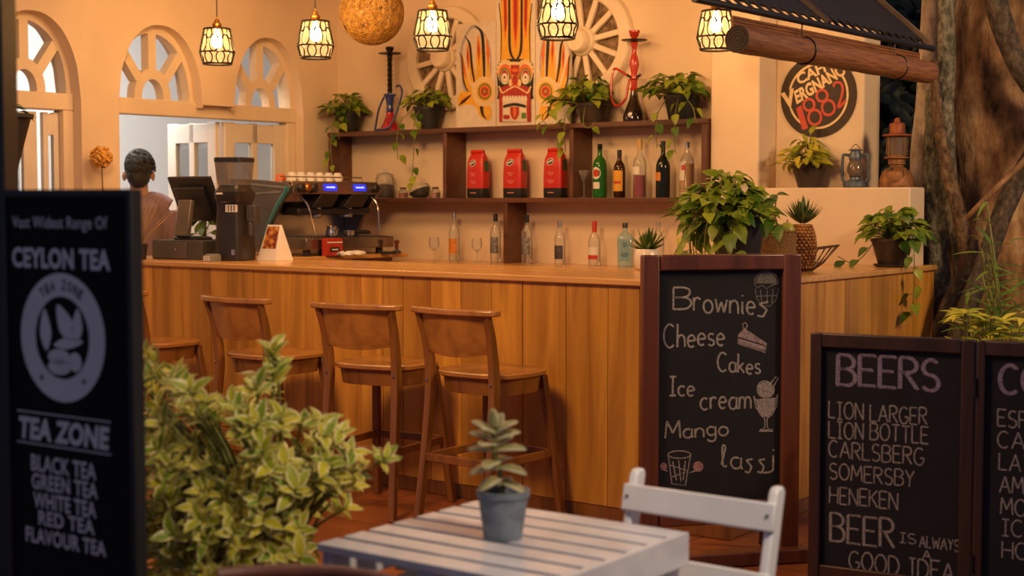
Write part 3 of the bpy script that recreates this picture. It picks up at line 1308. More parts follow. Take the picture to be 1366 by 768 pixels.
def draw_centre(put):
    both = lambda k, pts, sm=False: (put(k, pts, sm), put(k, mirror(pts), sm))
    put('yellow', [(305, -200), (485, -200), (487, 370), (440, 400), (350, 400), (303, 370)])
    both('orange', stripe([(330, -200), (336, 100), (332, 230)], [26, 26, 6]))
    both('red', stripe([(330, -60), (334, 120), (333, 190)], [14, 16, 4]))
    both('yellow', stripe([(345, -200), (350, 100), (352, 350)], [8, 9, 6]))
    put('orange', stripe([(395, -200), (395, 140), (395, 290)], [40, 34, 4]))
    put('red', stripe([(395, -200), (395, 120), (395, 240)], [22, 20, 2]))
    both('black', stripe([(357, -200), (358, 120), (362, 300), (392, 372)], [13, 14, 15, 12]))
    both('black', stripe([(296, 20), (310, 180), (306, 365)], [5, 6, 4]))
    both('yellow', stripe([(372, 180), (376, 290), (395, 345)], [10, 10, 4]))
    # face
    put('black', [(288, 395), (330, 362), (395, 355), (460, 362), (502, 395), (500, 560), (488, 600), (302, 600), (290, 560)], True)
    both('cream', pe(336, 440, 46, 72))
    for k in range(9):
        a = PI + PI * k / 8
        both('cream', pe(336 + 44 * math.cos(a), 430 + 62 * math.sin(a), 11, 11, 10))
    both('red', pe(336, 450, 39, 62))
    both('orange', pe(334, 440, 38, 50))
    both('green', pe(333, 462, 32, 52))
    both('white', pe(333, 464, 25, 44))
    both('red', pe(332, 458, 21, 36))
    both('white', pe(332, 466, 17, 25))
    both('black', pe(332, 467, 6, 7, 12))
    for k in range(5):
        put('cream', pe(367 + 14 * k, 384, 10, 12, 10))
    put('red', [(368, 392), (422, 392), (414, 450), (376, 450)])
    put('orange', pe(395, 424, 20, 10))
    put('red', [(300, 530), (345, 515), (395, 500), (445, 515), (490, 530), (490, 735), (300, 735)])
    put('cream', stripe([(298, 520), (320, 560), (355, 540), (395, 522), (435, 540), (470, 560), (492, 520)], [9, 10, 9, 9, 9, 10, 9]))
    both('cream', pe(368, 500, 11, 22))
    put('orange', pe(395, 487, 21, 36))
    put('red', pe(395, 485, 16, 30))
    put('red', [(306, 585), (330, 560), (360, 545), (395, 532), (430, 545), (460, 560), (486, 585), (480, 600), (310, 600)])
    # open mouth
    put('ground', [(318, 596), (472, 596), (472, 735), (318, 735)])
    for k in range(8):
        put('white', pe(330 + 18.5 * k, 596, 9.5, 20, 12))
    put('black', stripe([(322, 645), (360, 635), (395, 630), (430, 635), (470, 645)], [16, 18, 18, 18, 16]))
    put('white', [(322, 655), (470, 655), (470, 690), (322, 690)])
    put('red', pe(345, 706, 22, 14))
    put('green', [(436, 680), (466, 680), (466, 715), (436, 715)])
    put('cream', [(362, 645), (428, 645), (428, 690), (412, 722), (395, 732), (378, 722), (362, 690)])
    put('red', [(368, 645), (422, 645), (421, 690), (408, 716), (395, 724), (382, 716), (369, 690)])
    put('orange', pe(395, 675, 10, 34))
    both('red', [(303, 600), (322, 600), (324, 730), (308, 730)])
    both('cream', stripe([(322, 602), (325, 665), (322, 728)], 3))


def draw_side(dx, flip):
    def g(pts):
        return [((2 * 139 - a if flip else a) + dx, b) for a, b in pts]

    def draw(put):
        P_ = lambda k, pts, sm=False: put(k, g(pts), sm)
        P_('grey', [(60, 330), (90, 210), (150, 150), (235, 250), (245, 470), (150, 560), (85, 560)], True)
        P_('ground', [(75, 330), (100, 225), (150, 170), (225, 255), (235, 470), (150, 540), (95, 540)], True)
        P_('yellow', stripe([(72, 330), (85, 430), (112, 530), (150, 560)], [8, 30, 36, 20]))
        P_('yellow', stripe([(112, 250), (120, 380), (150, 500)], [6, 40, 40]))
        P_('yellow', stripe([(172, 210), (178, 360), (190, 480)], [6, 46, 52]))
        P_('yellow', stripe([(215, 200), (228, 360), (232, 480)], [4, 18, 26]))
        for pth in ([(75, 345), (84, 420), (95, 470)], [(106, 270), (108, 350), (112, 420)], [(168, 220), (172, 300), (176, 400)], [(222, 240), (230, 320), (232, 400)]):
            P_('orange', stripe(pth, [4, 20, 3]))
        for pth in ([(106, 300), (107, 340), (109, 385)], [(170, 250), (173, 300), (175, 360)]):
            P_('red', stripe(pth, [2, 9, 2]))
        P_('black', stripe([(58, 318), (72, 350), (82, 480), (105, 545), (135, 560)], [4, 8, 9, 8, 4]))
        P_('black', stripe([(88, 215), (120, 270), (132, 400), (148, 495)], [4, 13, 14, 9]))
        P_('black', stripe([(148, 155), (192, 200), (203, 330), (208, 465)], [4, 18, 19, 12]))
        P_('yellow', [(50, 640), (62, 560), (140, 560), (245, 640), (240, 725), (205, 715), (180, 700), (150, 640), (100, 630)], True)
        P_('orange', stripe([(62, 615), (95, 590), (130, 575)], [4, 14, 6]))
        P_('black', stripe([(52, 636), (85, 610), (125, 575)], [3, 18, 8]))
        P_('black', stripe([(190, 640), (198, 690), (222, 722)], [22, 16, 3]))
        # rosette, cut by the panel's inner edge
        for k in range(22):
            a = 2 * PI * k / 22
            P_('cream', pe(208 + 62 * math.cos(a), 552 + 78 * math.sin(a), 14, 14, 10))
        P_('cream', pe(208, 552, 64, 80))
        P_('yellow', pe(210, 552, 48, 60))
        P_('green', pe(212, 552, 40, 50))
        P_('orange', pe(212, 552, 32, 40))
        P_('red', pe(212, 552, 22, 26))
        P_('green', pe(212, 552, 12, 14))
        P_('orange', pe(212, 552, 7, 9))
    return draw


panel('tall middle painted panel with a red open-mouthed mask face and flame hair', 279, 512, -999, draw_centre)
panel('painted panel with a flame ear and flower rosette left of the mask face', 36, 276, 135, draw_side(0, False))
panel('painted panel with a flame ear right of the mask face, behind a caged lamp', 515, 723, 110, draw_side(515 - 2, True))
# ================================================================== things on the shelves
AX = A0      # things face the camera along the bar frame


def at_t(px, t, z):
    """standing spot on a horizontal surface z at depth t of the bar frame, under picture column px"""
    p = on_t(px, 300, t)
    return Vector((p.x, p.y, z))


def simple_bottle(name, label, loc, prof, gmat, liquid=None, lab=None, cap=None, group=None, cat='bottle', marks=None):
    r = thing(name, label, cat, loc, A0, group)
    mb = MB()
    mb.lathe(prof, 24)
    mb.build('bottle_glass', gmat, r, smooth=45)
    if liquid:
        mat, top = liquid
        pr = [(max(0.0, rr - 0.003), z) for rr, z in prof if z <= top] + [(max(0.001, min(rr for rr, z in prof if z <= top) - 0.003), top)]
        pr[0] = (pr[0][0], 0.003)
        mb = MB()
        mb.lathe(pr, 20)
        mb.build('liquid', mat, r, smooth=45)
    for (mat, z0, z1, rr, a0, a1) in lab or []:
        mb = MB()
        n = 14
        vs, fs = [], []
        for i in range(n + 1):
            a = a0 + (a1 - a0) * i / n
            for z in (z0, z1):
                vs.append((rr * math.cos(a), rr * math.sin(a), z))
        for i in range(n):
            fs.append((2 * i, 2 * i + 2, 2 * i + 3, 2 * i + 1))
        mb.add(vs, fs)
        mb.build('label', mat, r, smooth=60)
    for (mat, z, rx, rz, rr) in marks or []:
        mb = MB()
        vs = [(0, 0, 0)]
        n = 20
        for i in range(n):
            a = 2 * PI * i / n
            aa = -PI / 2 + rx * math.cos(a) / rr
            vs.append((rr * math.cos(aa), rr * math.sin(aa), z + rz * math.sin(a)))
        vs[0] = (0, -rr, z)
        mb.add(vs, [(0, 1 + i, 1 + (i + 1) % n) for i in range(n)])
        mb.build('emblem', mat, r, smooth=60)
    if cap:
        mat, rr, z0, z1 = cap
        mb = MB()
        mb.lathe([(rr, z0), (rr, z1 - 0.002), (rr - 0.002, z1)], 16)
        mb.build('cap', mat, r)
    return r


def bprof(R_, h, neck_r, sh0, sh1, base=0.004):
    return [(R_ * 0.9, 0), (R_, base), (R_, sh0), (R_ * 0.97, sh0 + (sh1 - sh0) * .25), (R_ * .7 + neck_r * .3, sh0 + (sh1 - sh0) * .6), (neck_r * 1.15, sh1), (neck_r, sh1 + 0.02), (neck_r, h)]


FRONT = (-PI / 2 - 1.15, -PI / 2 + 1.15)
ALLR = (0, 2 * PI)
m_gl_green = glass('green_bottle_glass', (0.05, 0.33, 0.03), 0.45)
m_gl_dark = glass('dark_bottle_glass', (0.02, 0.025, 0.012), 0.7)
m_gl_brown = glass('brown_bottle_glass', (0.08, 0.025, 0.008), 0.6)
m_gl_blue = glass('pale_blue_glass', (0.70, 0.88, 0.93), 0.22)
m_ruby = plain('ruby_liquid', (0.30, 0.022, 0.02), 0.2, vary=0.1)
m_amber = plain('amber_liquid', (0.55, 0.26, 0.04), 0.2, vary=0.1)
m_lab_w = plain('white_label', (0.72, 0.68, 0.60), 0.6, vary=0.04)
m_lab_y = plain('yellow_label', (0.72, 0.36, 0.02), 0.5, vary=0.06)
m_lab_r = plain('red_label', (0.50, 0.04, 0.02), 0.5, vary=0.06)
m_lab_o = plain('orange_label', (0.62, 0.22, 0.03), 0.5, vary=0.2, scale=60)
m_lab_k = plain('dark_picture_label', (0.06, 0.055, 0.06), 0.5, vary=0.8, scale=55)
m_lab_g = plain('grey_picture_label', (0.16, 0.16, 0.17), 0.5, vary=0.95, scale=45)
m_lab_b = plain('blue_print', (0.10, 0.22, 0.30), 0.5, vary=0.2)
m_silver = plain('silver_cap', (0.55, 0.55, 0.55), 0.3, 0.9)
m_tan = plain('tan_cap', (0.55, 0.36, 0.14), 0.5)
G1 = 'liquor bottles on the middle shelf'
G2 = 'liquor bottles on the back counter'
TS = 2.05
Z1 = SM1 + 0.0005
simple_bottle('bottle', 'green glass vermouth bottle with a round white emblem on the middle shelf', at_t(800, TS, Z1), bprof(0.044, 0.325, 0.014, 0.185, 0.255), m_gl_green,
              lab=[(m_lab_w, 0.055, 0.095, 0.0445, -PI / 2 - .55, -PI / 2 + .55)], marks=[(m_lab_w, 0.15, 0.031, 0.038, 0.0448), (m_lab_r, 0.15, 0.020, 0.024, 0.0452)], cap=(m_gl_dark, 0.0155, 0.295, 0.328), group=G1)
simple_bottle('bottle', 'brown liqueur bottle with a broad yellow label on the middle shelf', at_t(826, TS, Z1), bprof(0.036, 0.285, 0.013, 0.165, 0.225), m_gl_brown,
              lab=[(m_lab_y, 0.04, 0.165, 0.0365, *FRONT), (m_lab_r, 0.085, 0.10, 0.0369, -PI / 2 - .8, -PI / 2 + .8)], cap=(m_black, 0.0145, 0.255, 0.29), group=G1)
simple_bottle('bottle', 'clear cut-glass bottle of ruby liquor with a tall tan stopper on the middle shelf', at_t(853, TS, Z1), bprof(0.041, 0.30, 0.015, 0.195, 0.255), m_clear,
              liquid=(m_ruby, 0.135), lab=[(m_lab_w, 0.14, 0.185, 0.0415, -PI / 2 - .9, -PI / 2 + .5)], cap=(m_tan, 0.0165, 0.285, 0.352), group=G1)
simple_bottle('bottle', 'near-black bottle with a small gold label behind trailing leaves on the middle shelf', at_t(884, TS, Z1), bprof(0.043, 0.31, 0.013, 0.17, 0.25), m_gl_dark,
              lab=[(m_lab_o, 0.10, 0.15, 0.0436, -PI / 2 - 1.0, -PI / 2 + .2)], cap=(m_black, 0.0145, 0.28, 0.335), group=G1)
simple_bottle('bottle', 'clear bottle of amber drink with round label at the right end of the shelf', at_t(916, TS, Z1), bprof(0.044, 0.315, 0.014, 0.195, 0.262), m_clear2,
              liquid=(m_amber, 0.20), lab=[(m_lab_w, 0.10, 0.21, 0.0446, -PI / 2 - 1.3, -PI / 2 + .2)], marks=[(m_lab_r, 0.175, 0.016, 0.016, 0.0452)], cap=(m_silver, 0.0155, 0.29, 0.325), group=G1)
TB = 2.03
Z2 = BC_H + 0.0005
simple_bottle('bottle', 'clear bottle with an orange oval label on the back counter, between two wine glasses', at_t(606, TB, Z2), bprof(0.037, 0.315, 0.013, 0.175, 0.245), m_clear2,
              lab=[(m_lab_o, 0.05, 0.15, 0.0376, *FRONT)], cap=(m_silver, 0.0145, 0.285, 0.32), group=G2)
simple_bottle('bottle', 'clear bottle with dark picture label just left of the lower shelf post', at_t(661, TB, Z2), bprof(0.035, 0.31, 0.013, 0.185, 0.24), m_clear2,
              lab=[(m_lab_g, 0.06, 0.165, 0.0356, *FRONT)], cap=(m_black, 0.0145, 0.265, 0.315), group=G2)
simple_bottle('bottle', 'clear bottle with dark picture label just right of the lower shelf post', at_t(703, TB, Z2), bprof(0.035, 0.305, 0.013, 0.185, 0.24), m_clear2,
              lab=[(m_lab_g, 0.06, 0.165, 0.0356, *FRONT)], cap=(m_black, 0.0145, 0.26, 0.31), group=G2)
simple_bottle('bottle', 'clear bottle with silver cap and low brown picture label on the back counter', at_t(747, TB, Z2), bprof(0.034, 0.27, 0.0125, 0.15, 0.215), m_clear2,
              lab=[(m_lab_k, 0.035, 0.12, 0.0346, *FRONT)], cap=(m_silver, 0.0145, 0.235, 0.275), group=G2)
simple_bottle('bottle', 'clear bottle with red cap and red-banded label on the back counter', at_t(793, TB, Z2), bprof(0.038, 0.265, 0.0135, 0.14, 0.205), m_clear2,
              lab=[(m_lab_r, 0.04, 0.065, 0.0386, *FRONT), (m_lab_w, 0.068, 0.115, 0.0386, *FRONT)], cap=(m_lab_r, 0.0155, 0.205, 0.275), group=G2)
simple_bottle('bottle', 'clear bottle partly hidden behind the spiky plant in the white pot', at_t(878, TB, Z2), bprof(0.037, 0.27, 0.013, 0.16, 0.215), m_clear, cap=(m_clear2, 0.0145, 0.25, 0.275), group=G2)
# square pale blue gin bottle
gin = thing('bottle', 'pale blue square-shouldered gin bottle on the back counter', 'bottle', at_t(834, TB, Z2), A0 + 0.5, G2)
mb = MB()
mb.loft([(0, 0.040, 0.030, 0, 0), (0.005, 0.044, 0.034, 0, 0), (0.175, 0.047, 0.036, 0, 0), (0.19, 0.040, 0.031, 0, 0), (0.207, 0.020, 0.02, 0, 0), (0.216, 0.014, 0.014, 0, 0), (0.236, 0.014, 0.014, 0, 0)], 28, 6)
mb.build('bottle_glass', m_gl_blue, gin, smooth=35)
mb = MB()
mb.box((0, -0.0356, 0.10), (0.06, 0.002, 0.13))
mb.build('label', m_gl_blue, gin)
mb = MB()
flat(mb, ell(0, 0.135, 0.014, 0.018), -0.0370)
flat(mb, [(-.02, .06), (.02, .06), (.02, .085), (-.02, .085)], -0.0370)
mb.build('emblem', m_lab_b, gin, smooth=0)
mb = MB()
mb.lathe([(0.016, 0.236), (0.016, 0.262), (0.014, 0.265)], 16)
mb.build('cap', m_black, gin)


def wine_glass(name, label, loc, rb, h, martini=False, group=None):
    r = thing(name, label, 'glass', loc, A0, group)
    mb = MB()
    if martini:
        pr = [(0.035, 0), (0.035, 0.003), (0.006, 0.008), (0.004, 0.02), (0.004, h * .55), (0.01, h * .57), (rb, h)]
    else:
        pr = [(0.032, 0), (0.032, 0.003), (0.006, 0.009), (0.004, 0.02), (0.004, h * .42), (0.012, h * .45), (rb * .9, h * .6), (rb, h * .74), (rb * .88, h)]
    mb.lathe(pr[:5], 20, cap=False)
    mb.build('stem', m_clear2, r, smooth=60)
    mb = MB()
    mb.lathe(pr[4:], 24, cap=False)
    mb.build('bowl', m_clear2, r, smooth=60)
    return r


wine_glass('wine_glass', 'empty stemmed wine glass left of the orange-labelled bottle', at_t(579, TB - .02, Z2), 0.036, 0.155, group='wine glasses on the back counter')
wine_glass('wine_glass', 'empty stemmed wine glass between the orange-labelled bottle and the dark-labelled bottle', at_t(636, TB - .02, Z2), 0.036, 0.155, group='wine glasses on the back counter')
wine_glass('cocktail_glass', 'small cocktail glass tucked beside the shelf upright left of the green bottle', at_t(779, TS - .02, Z1), 0.036, 0.17, True)

# coffee bags
def foil_bag(label, px, lean, first=None):
    loc = at_t(px, TS, Z1)
    if first:
        return dup(first, loc, A0 + lean, label)
    r = thing('coffee_bag', label, 'bag', loc, A0 + lean, 'red coffee bags on the middle shelf')
    mb = MB()
    mb.loft([(0.062, 0.0735, 0.0435, 0, 0), (0.12, 0.074, 0.044, 0, 0), (0.19, 0.072, 0.042, 0, 0), (0.245, 0.068, 0.036, 0, 0), (0.27, 0.060, 0.026, 0.002, 0), (0.285, 0.057, 0.014, 0.004, -0.004), (0.300, 0.054, 0.018, 0.004, -0.01), (0.312, 0.052, 0.012, 0.005, -0.012)], 32, 5)
    mb.build('pouch', m_red, r, smooth=50)
    mb = MB()
    mb.loft([(0, 0.070, 0.040, 0, 0), (0.004, 0.0735, 0.0435, 0, 0), (0.0618, 0.0742, 0.0442, 0, 0)], 32, 5)
    mb.build('base_band', m_potblack, r, smooth=50)
    mb = MB()
    MR = Matrix.Rotation(0.45, 4, 'Y')
    f = lambda poly, y, k: flat(mb, poly, y, k)
    rot = lambda pl, cx, cz, a: [(cx + (x - cx) * math.cos(a) - (z - cz) * math.sin(a), cz + (x - cx) * math.sin(a) + (z - cz) * math.cos(a)) for x, z in pl]
    f(rot(ell(-0.012, 0.225, 0.030, 0.020), -0.012, 0.225, .4), -0.0405, 0)
    f(rot(ell(-0.012, 0.225, 0.026, 0.016), -0.012, 0.225, .4), -0.0410, 1)
    f(rot([(-0.034, .222), (.010, .222), (.010, .232), (-.034, .232)], -0.012, 0.225, .4), -0.0415, 0)
    m_pr = plain('pale_red_print', (0.7, 0.25, 0.2), .5)
    for k, (w, z) in enumerate(((0.05, .155), (0.03, .143), (0.055, .105), (0.036, .093), (.05, .03))):
        ml = MB()
        flat(ml, [(-w / 2 - .005, z), (w / 2 - .005, z), (w / 2 - .005, z + .005), (-w / 2 - .005, z + .005)], -0.0452)
        ml.build('print_line', m_pr, r, smooth=0)
    mb.build('printed_emblem', [m_lab_w, m_black], r, smooth=0)
    mb = MB()
    mb.add([(0.0752, -0.02, .17), (0.0752, 0.02, .17), (0.0700, 0.02, .24), (0.0700, -0.02, .24)], [(0, 1, 2, 3)])
    mb.build('side_seal', plain('green_seal', (0.03, 0.10, 0.04), .5), r)
    return r


fb = foil_bag('red foil coffee bag nearest the left shelf upright', 638, -0.06)
foil_bag('red foil coffee bag in the middle of the three on the shelf', 687, 0.05, fb)
foil_bag('red foil coffee bag nearest the right upright, beside the cocktail glass', 741, -0.02, fb)

# jars on the left of the middle shelf
m_bean = plain('coffee_beans', (0.035, 0.015, 0.008), 0.5, vary=0.7, scale=120, bmp=0.4)
jar = thing('glass_jar', 'lidded glass jar of dark coffee beans on the left of the middle shelf', 'jar', at_t(514, TS, Z1), A0)
mb = MB()
mb.lathe([(0.060, 0), (0.066, 0.006), (0.066, 0.13), (0.060, 0.145), (0.056, 0.15)], 28, cap=False)
mb.build('jar_glass', m_clear, jar, smooth=50)
mb = MB()
mb.lathe([(0.058, 0.002), (0.062, 0.01), (0.062, 0.088), (0.03, 0.096), (0.0, 0.098)], 24)
mb.build('coffee_beans', m_bean, jar)
mb = MB()
mb.lathe([(0.060, 0.151), (0.060, 0.157), (0.035, 0.172), (0.010, 0.178), (0.008, 0.186), (0.014, 0.196), (0.012, 0.206), (0.0, 0.21)], 24)
mb.build('lid', m_clear2, jar, smooth=60)
for px, sc_, lab, c in ((538, 1.0, 'small corked spice jar with red filling beside the coffee bean jar', (0.35, 0.06, 0.02)), (581, 0.95, 'small corked jar with reddish filling right of the tilted bean bowl', (0.42, 0.16, 0.10))):
    r = thing('spice_jar', lab, 'jar', at_t(px, TS, Z1), A0, 'small spice jars on the middle shelf')
    mb = MB()
    mb.loft([(0, 0.027 * sc_, 0.027 * sc_, 0, 0), (0.045, 0.029 * sc_, 0.029 * sc_, 0, 0), (0.052, 0.02, 0.02, 0, 0), (0.058, 0.02, 0.02, 0, 0)], 24, 5)
    mb.build('jar_glass', m_clear2, r, smooth=50)
    mb = MB()
    mb.loft([(0.002, 0.024 * sc_, 0.024 * sc_, 0, 0), (0.036, 0.026 * sc_, 0.026 * sc_, 0, 0)], 20, 5)
    mb.build('filling', plain('spice', c, 0.8, vary=0.4, scale=90), r)
    mb = MB()
    mb.lathe([(0.022, 0.0585), (0.023, 0.07), (0.02, 0.073)], 18)
    mb.build('lid', m_brownstem, r)
bowl = thing('glass_bowl', 'round glass bowl tilted with dark beans, under the trailing vine on the middle shelf', 'bowl', at_t(560, TS, Z1), A0)
mb = MB()
mb.lathe([(0.045, 0), (0.068, 0.02), (0.076, 0.05), (0.070, 0.085), (0.058, 0.10)], 28, cap=False)
mb.build('bowl_glass', m_clear, bowl, smooth=60)
mb = MB()
mb.lathe([(0.043, 0.002), (0.064, 0.02), (0.071, 0.046), (0.03, 0.05), (0.0, 0.048)], 24)
for i, v in enumerate(mb.v):
    if v.z > 0.03:
        mb.v[i] = Vector((v.x, v.y, v.z + v.x * 0.45))
mb.build('coffee_beans', m_bean, bowl)

# ================================================================== water pipes on the top shelf
def hose(mb, pts, r):
    mb.tube(smooth_path(pts, 8), r, 8)


hk = thing('water_pipe', 'dark-stemmed water pipe with red glass base and blue hose on the top shelf', 'water pipe', at_t(521, 2.06, ST1 + .0005), A0)
mb = MB()
mb.lathe([(0.060, 0), (0.066, 0.006), (0.066, 0.02), (0.045, 0.06), (0.030, 0.10), (0.026, 0.125), (0.03, 0.13)], 24)
mb.build('glass_base', plain('red_glass', (0.40, 0.02, 0.03), 0.12, vary=0.5, scale=18, coat=.4), hk)
mb = MB()
mb.lathe([(0.024, 0.1302), (0.027, 0.15), (0.022, 0.17), (0.032, 0.23), (0.044, 0.245), (0.044, 0.252), (0.02, 0.255)], 20)
mb.build('blue_collar', plain('blue_glass', (0.03, 0.05, 0.22), 0.15, vary=0.3, coat=.4), hk)
mb = MB()
pr = [(0.016, 0.2555)]
for k in range(14):
    z = 0.262 + k * 0.017
    pr += [(0.021 if k % 2 else 0.017, z), (0.014, z + 0.009)]
pr += [(0.018, 0.50), (0.02, 0.515), (0.008, 0.52)]
mb.lathe(pr, 16)
mb.build('stem', m_blackm, hk)
mb = MB()
mb.lathe([(0.01, 0.5205), (0.075, 0.524), (0.078, 0.53), (0.02, 0.532), (0.02, 0.54), (0.03, 0.56), (0.026, 0.572), (0.01, 0.575)], 24)
mb.build('charcoal_tray', m_blackm, hk)
mb = MB()
hose(mb, [(-0.035, -0.02, 0.235), (-0.075, -0.03, 0.15), (-0.112, -0.02, 0.05), (-0.11, -0.03, 0.008), (-0.04, -0.08, 0.008), (0.02, -0.085, 0.008), (0.062, -0.07, 0.03), (0.09, -0.03, 0.13), (0.125, -0.02, 0.24), (0.12, -0.02, 0.29), (0.095, -0.02, 0.305), (0.078, -0.02, 0.295)], 0.0075)
mb.build('hose', plain('blue_hose', (0.035, 0.06, 0.20), 0.4), hk)

hk2 = thing('water_pipe', 'red-stemmed water pipe with black bell-shaped base and red hose on the top shelf', 'water pipe', at_t(845, 2.06, ST1 + .0005), A0)
mb = MB()
mb.lathe([(0.055, 0), (0.066, 0.006), (0.067, 0.03), (0.05, 0.08), (0.030, 0.13), (0.022, 0.17), (0.02, 0.185)], 28)
mb.build('glass_base', plain('black_glass', (0.02, 0.012, 0.012), 0.08, vary=0.2, coat=.6), hk2)
mb = MB()
mb.lathe([(0.022, 0.1855), (0.026, 0.20), (0.018, 0.21), (0.02, 0.25), (0.03, 0.255), (0.02, 0.26), (0.018, 0.29), (0.030, 0.34), (0.024, 0.38), (0.014, 0.41), (0.016, 0.44), (0.024, 0.475), (0.01, 0.478)], 20)
mb.build('stem', m_redd, hk2)
mb = MB()
mb.lathe([(0.01, 0.4785), (0.075, 0.484), (0.08, 0.49), (0.02, 0.492)], 28)
mb.build('charcoal_tray', m_blackm, hk2)
mb = MB()
mb.lathe([(0.014, 0.4925), (0.016, 0.50), (0.026, 0.512), (0.030, 0.53), (0.034, 0.535), (0.034, 0.545), (0.01, 0.548)], 20)
mb.build('clay_bowl', m_redd, hk2)
mb = MB()
mb.tube([(0.02, 0, 0.265), (0.045, 0, 0.28)], 0.008, 8)
mb.tube([(-0.02, 0, 0.265), (-0.048, 0, 0.282)], 0.008, 8)
mb.build('valve', m_blackm, hk2)
mb = MB()
hose(mb, [(-0.045, -0.01, 0.28), (-0.09, -0.02, 0.31), (-0.132, -0.02, 0.32), (-0.142, -0.03, 0.25), (-0.138, -0.04, 0.16), (-0.11, -0.05, 0.105), (-0.07, -0.05, 0.10), (-0.03, -0.045, 0.14), (-0.024, -0.03, 0.21), (-0.02, -0.02, 0.255)], 0.0075)
mb.build('hose', m_redd, hk2)

# ================================================================== counter things: grinder, register, card, espresso machine
gl = on_z(314, 347, BAR_H + .0005)
gr = thing('coffee_grinder', 'tall dark coffee grinder with clear bean hopper standing on the bar', 'coffee grinder', gl, A0 + 0.35)
mb = MB()
mb.loft([(0, 0.085, 0.10, 0, 0), (0.004, 0.092, 0.108, 0, 0), (0.06, 0.092, 0.108, 0, 0), (0.20, 0.084, 0.10, 0, 0), (0.30, 0.078, 0.095, 0, 0.0), (0.335, 0.078, 0.095, 0, 0)], 32, 5)
mb.build('body', plain('anthracite', (0.045, 0.04, 0.036), 0.35, 0.4, 0.1), gr, smooth=40)
mb = MB()
mb.loft([(0.336, 0.080, 0.105, 0.006, -0.01), (0.37, 0.088, 0.115, 0.008, -0.01), (0.395, 0.088, 0.115, 0.008, -0.01), (0.42, 0.075, 0.09, 0, 0), (0.432, 0.072, 0.085, 0, 0)], 32, 5)
mb.build('grinder_head', plain('anthracite_head', (0.04, 0.036, 0.033), 0.3, 0.4, 0.1), gr, smooth=40)
mb = MB()
mb.loft([(0.4325, 0.072, 0.082, 0, 0), (0.47, 0.080, 0.085, 0, 0), (0.565, 0.089, 0.089, 0, 0)], 32, 8)
mb.build('hopper', glass('smoky_hopper', (0.62, 0.58, 0.54), 0.2), gr, smooth=40)
mb = MB()
mb.loft([(0.5655, 0.092, 0.092, 0, 0), (0.588, 0.092, 0.092, 0, 0), (0.592, 0.088, 0.088, 0, 0)], 32, 8)
mb.build('hopper_lid', m_black, gr, smooth=40)
mb = MB()
mb.box((0.03, -0.0955, 0.30), (0.075, 0.004, 0.042))
mb.build('display_strip', m_paper, gr)
mb = MB()
for k in range(3):
    mb.box((0.012 + k * 0.018, -0.0982, 0.30), (0.006, 0.002, 0.034))
mb.build('strip_marks', m_dgrey, gr)
mb = MB()
mb.box((-0.03, -0.126, 0.385), (0.04, 0.002, 0.010))
mb.build('maker_mark', m_paper, gr)
mb = MB()
mb.box((0.045, -0.109, 0.05), (0.022, 0.003, 0.03))
mb.build('badge', m_silver, gr)
mb = MB()
mb.box((0.115, 0.0, 0.27), (0.06, 0.06, 0.10))
mb.tube([(0.11, -0.02, 0.22), (0.11, -0.02, 0.14)], 0.016, 10)
mb.build('spout', m_dgrey, gr, bevel=0.006)

dl = on_z(236, 346, BAR_H + .0005)
dr = thing('cash_drawer', 'low dark grey cash drawer under the till screen on the bar', 'cash drawer', dl, A0 + 0.05)
mb = MB()
mb.box((0.0, 0.17, 0.056), (0.42, 0.34, 0.112))
mb.build('case', plain('drawer_grey', (0.075, 0.072, 0.07), 0.5, 0.2), dr, bevel=0.004)
mb = MB()
mb.box((-0.06, -0.003, 0.054), (0.29, 0.008, 0.095))
mb.build('front', plain('drawer_front', (0.11, 0.105, 0.10), 0.45, 0.2), dr, bevel=0.002)
mb = MB()
mb.lathe([(0.010, 0), (0.010, 0.006), (0, 0.007)], 14, M=Matrix.Translation((-0.0, -0.0075, 0.06)) @ Matrix.Rotation(PI / 2, 4, 'X'))
mb.build('lock', m_steel, dr)
till_z = BAR_H + .0005 + 0.1125
tl = dr.matrix_basis @ Vector((0.0, 0.17, 0)) if False else (Matrix.Translation(dl) @ Matrix.Rotation(A0 + .05, 4, 'Z') @ Vector((-0.045, 0.17, 0)))
ti = thing('till_screen', 'black till monitor seen from behind on top of the cash drawer', 'monitor', (tl.x, tl.y, till_z), PI + A0 + 0.05)
mb = MB()
mb.loft([(0, 0.10, 0.085, 0, 0), (0.012, 0.10, 0.085, 0, 0), (0.02, 0.085, 0.07, 0, 0)], 28, 5)
mb.build('foot', m_black, ti, smooth=40)
mb = MB()
mb.beam((0, 0.085, 0.018), (0, 0.045, 0.235), 0.11, 0.035, up=(0, 1, 0))
mb.build('neck', plain('grey_neck', (0.17, 0.14, 0.11), 0.35, 0.3), ti, bevel=0.008)
mb = MB()
MT = Matrix.Translation((0, -0.035, 0.235)) @ Matrix.Rotation(R(-24), 4, 'X')
mb.box((0, 0, 0.01), (0.36, 0.022, 0.285), MT)
mb.box((0, 0.026, 0.0), (0.24, 0.034, 0.19), MT)
mb.build('screen_housing', m_black, ti, bevel=0.007)
mb = MB()
mb.box((0, -0.0125, 0.012), (0.32, 0.003, 0.24), MT)
mb.build('screen', plain('screen_glass', (0.012, 0.012, 0.015), 0.12), ti)
kp = thing('card_reader', 'small grey card reader lying between the cash drawer and the coffee grinder', 'card reader', on_z(283, 348.5, BAR_H + .0005), A0 + 0.2)
mb = MB()
mb.loft([(0, 0.036, 0.05, 0, 0), (0.03, 0.036, 0.05, 0, 0), (0.042, 0.030, 0.03, 0, 0.01)], 24, 5)
mb.build('case', m_grey, kp, smooth=40)
mb = MB()
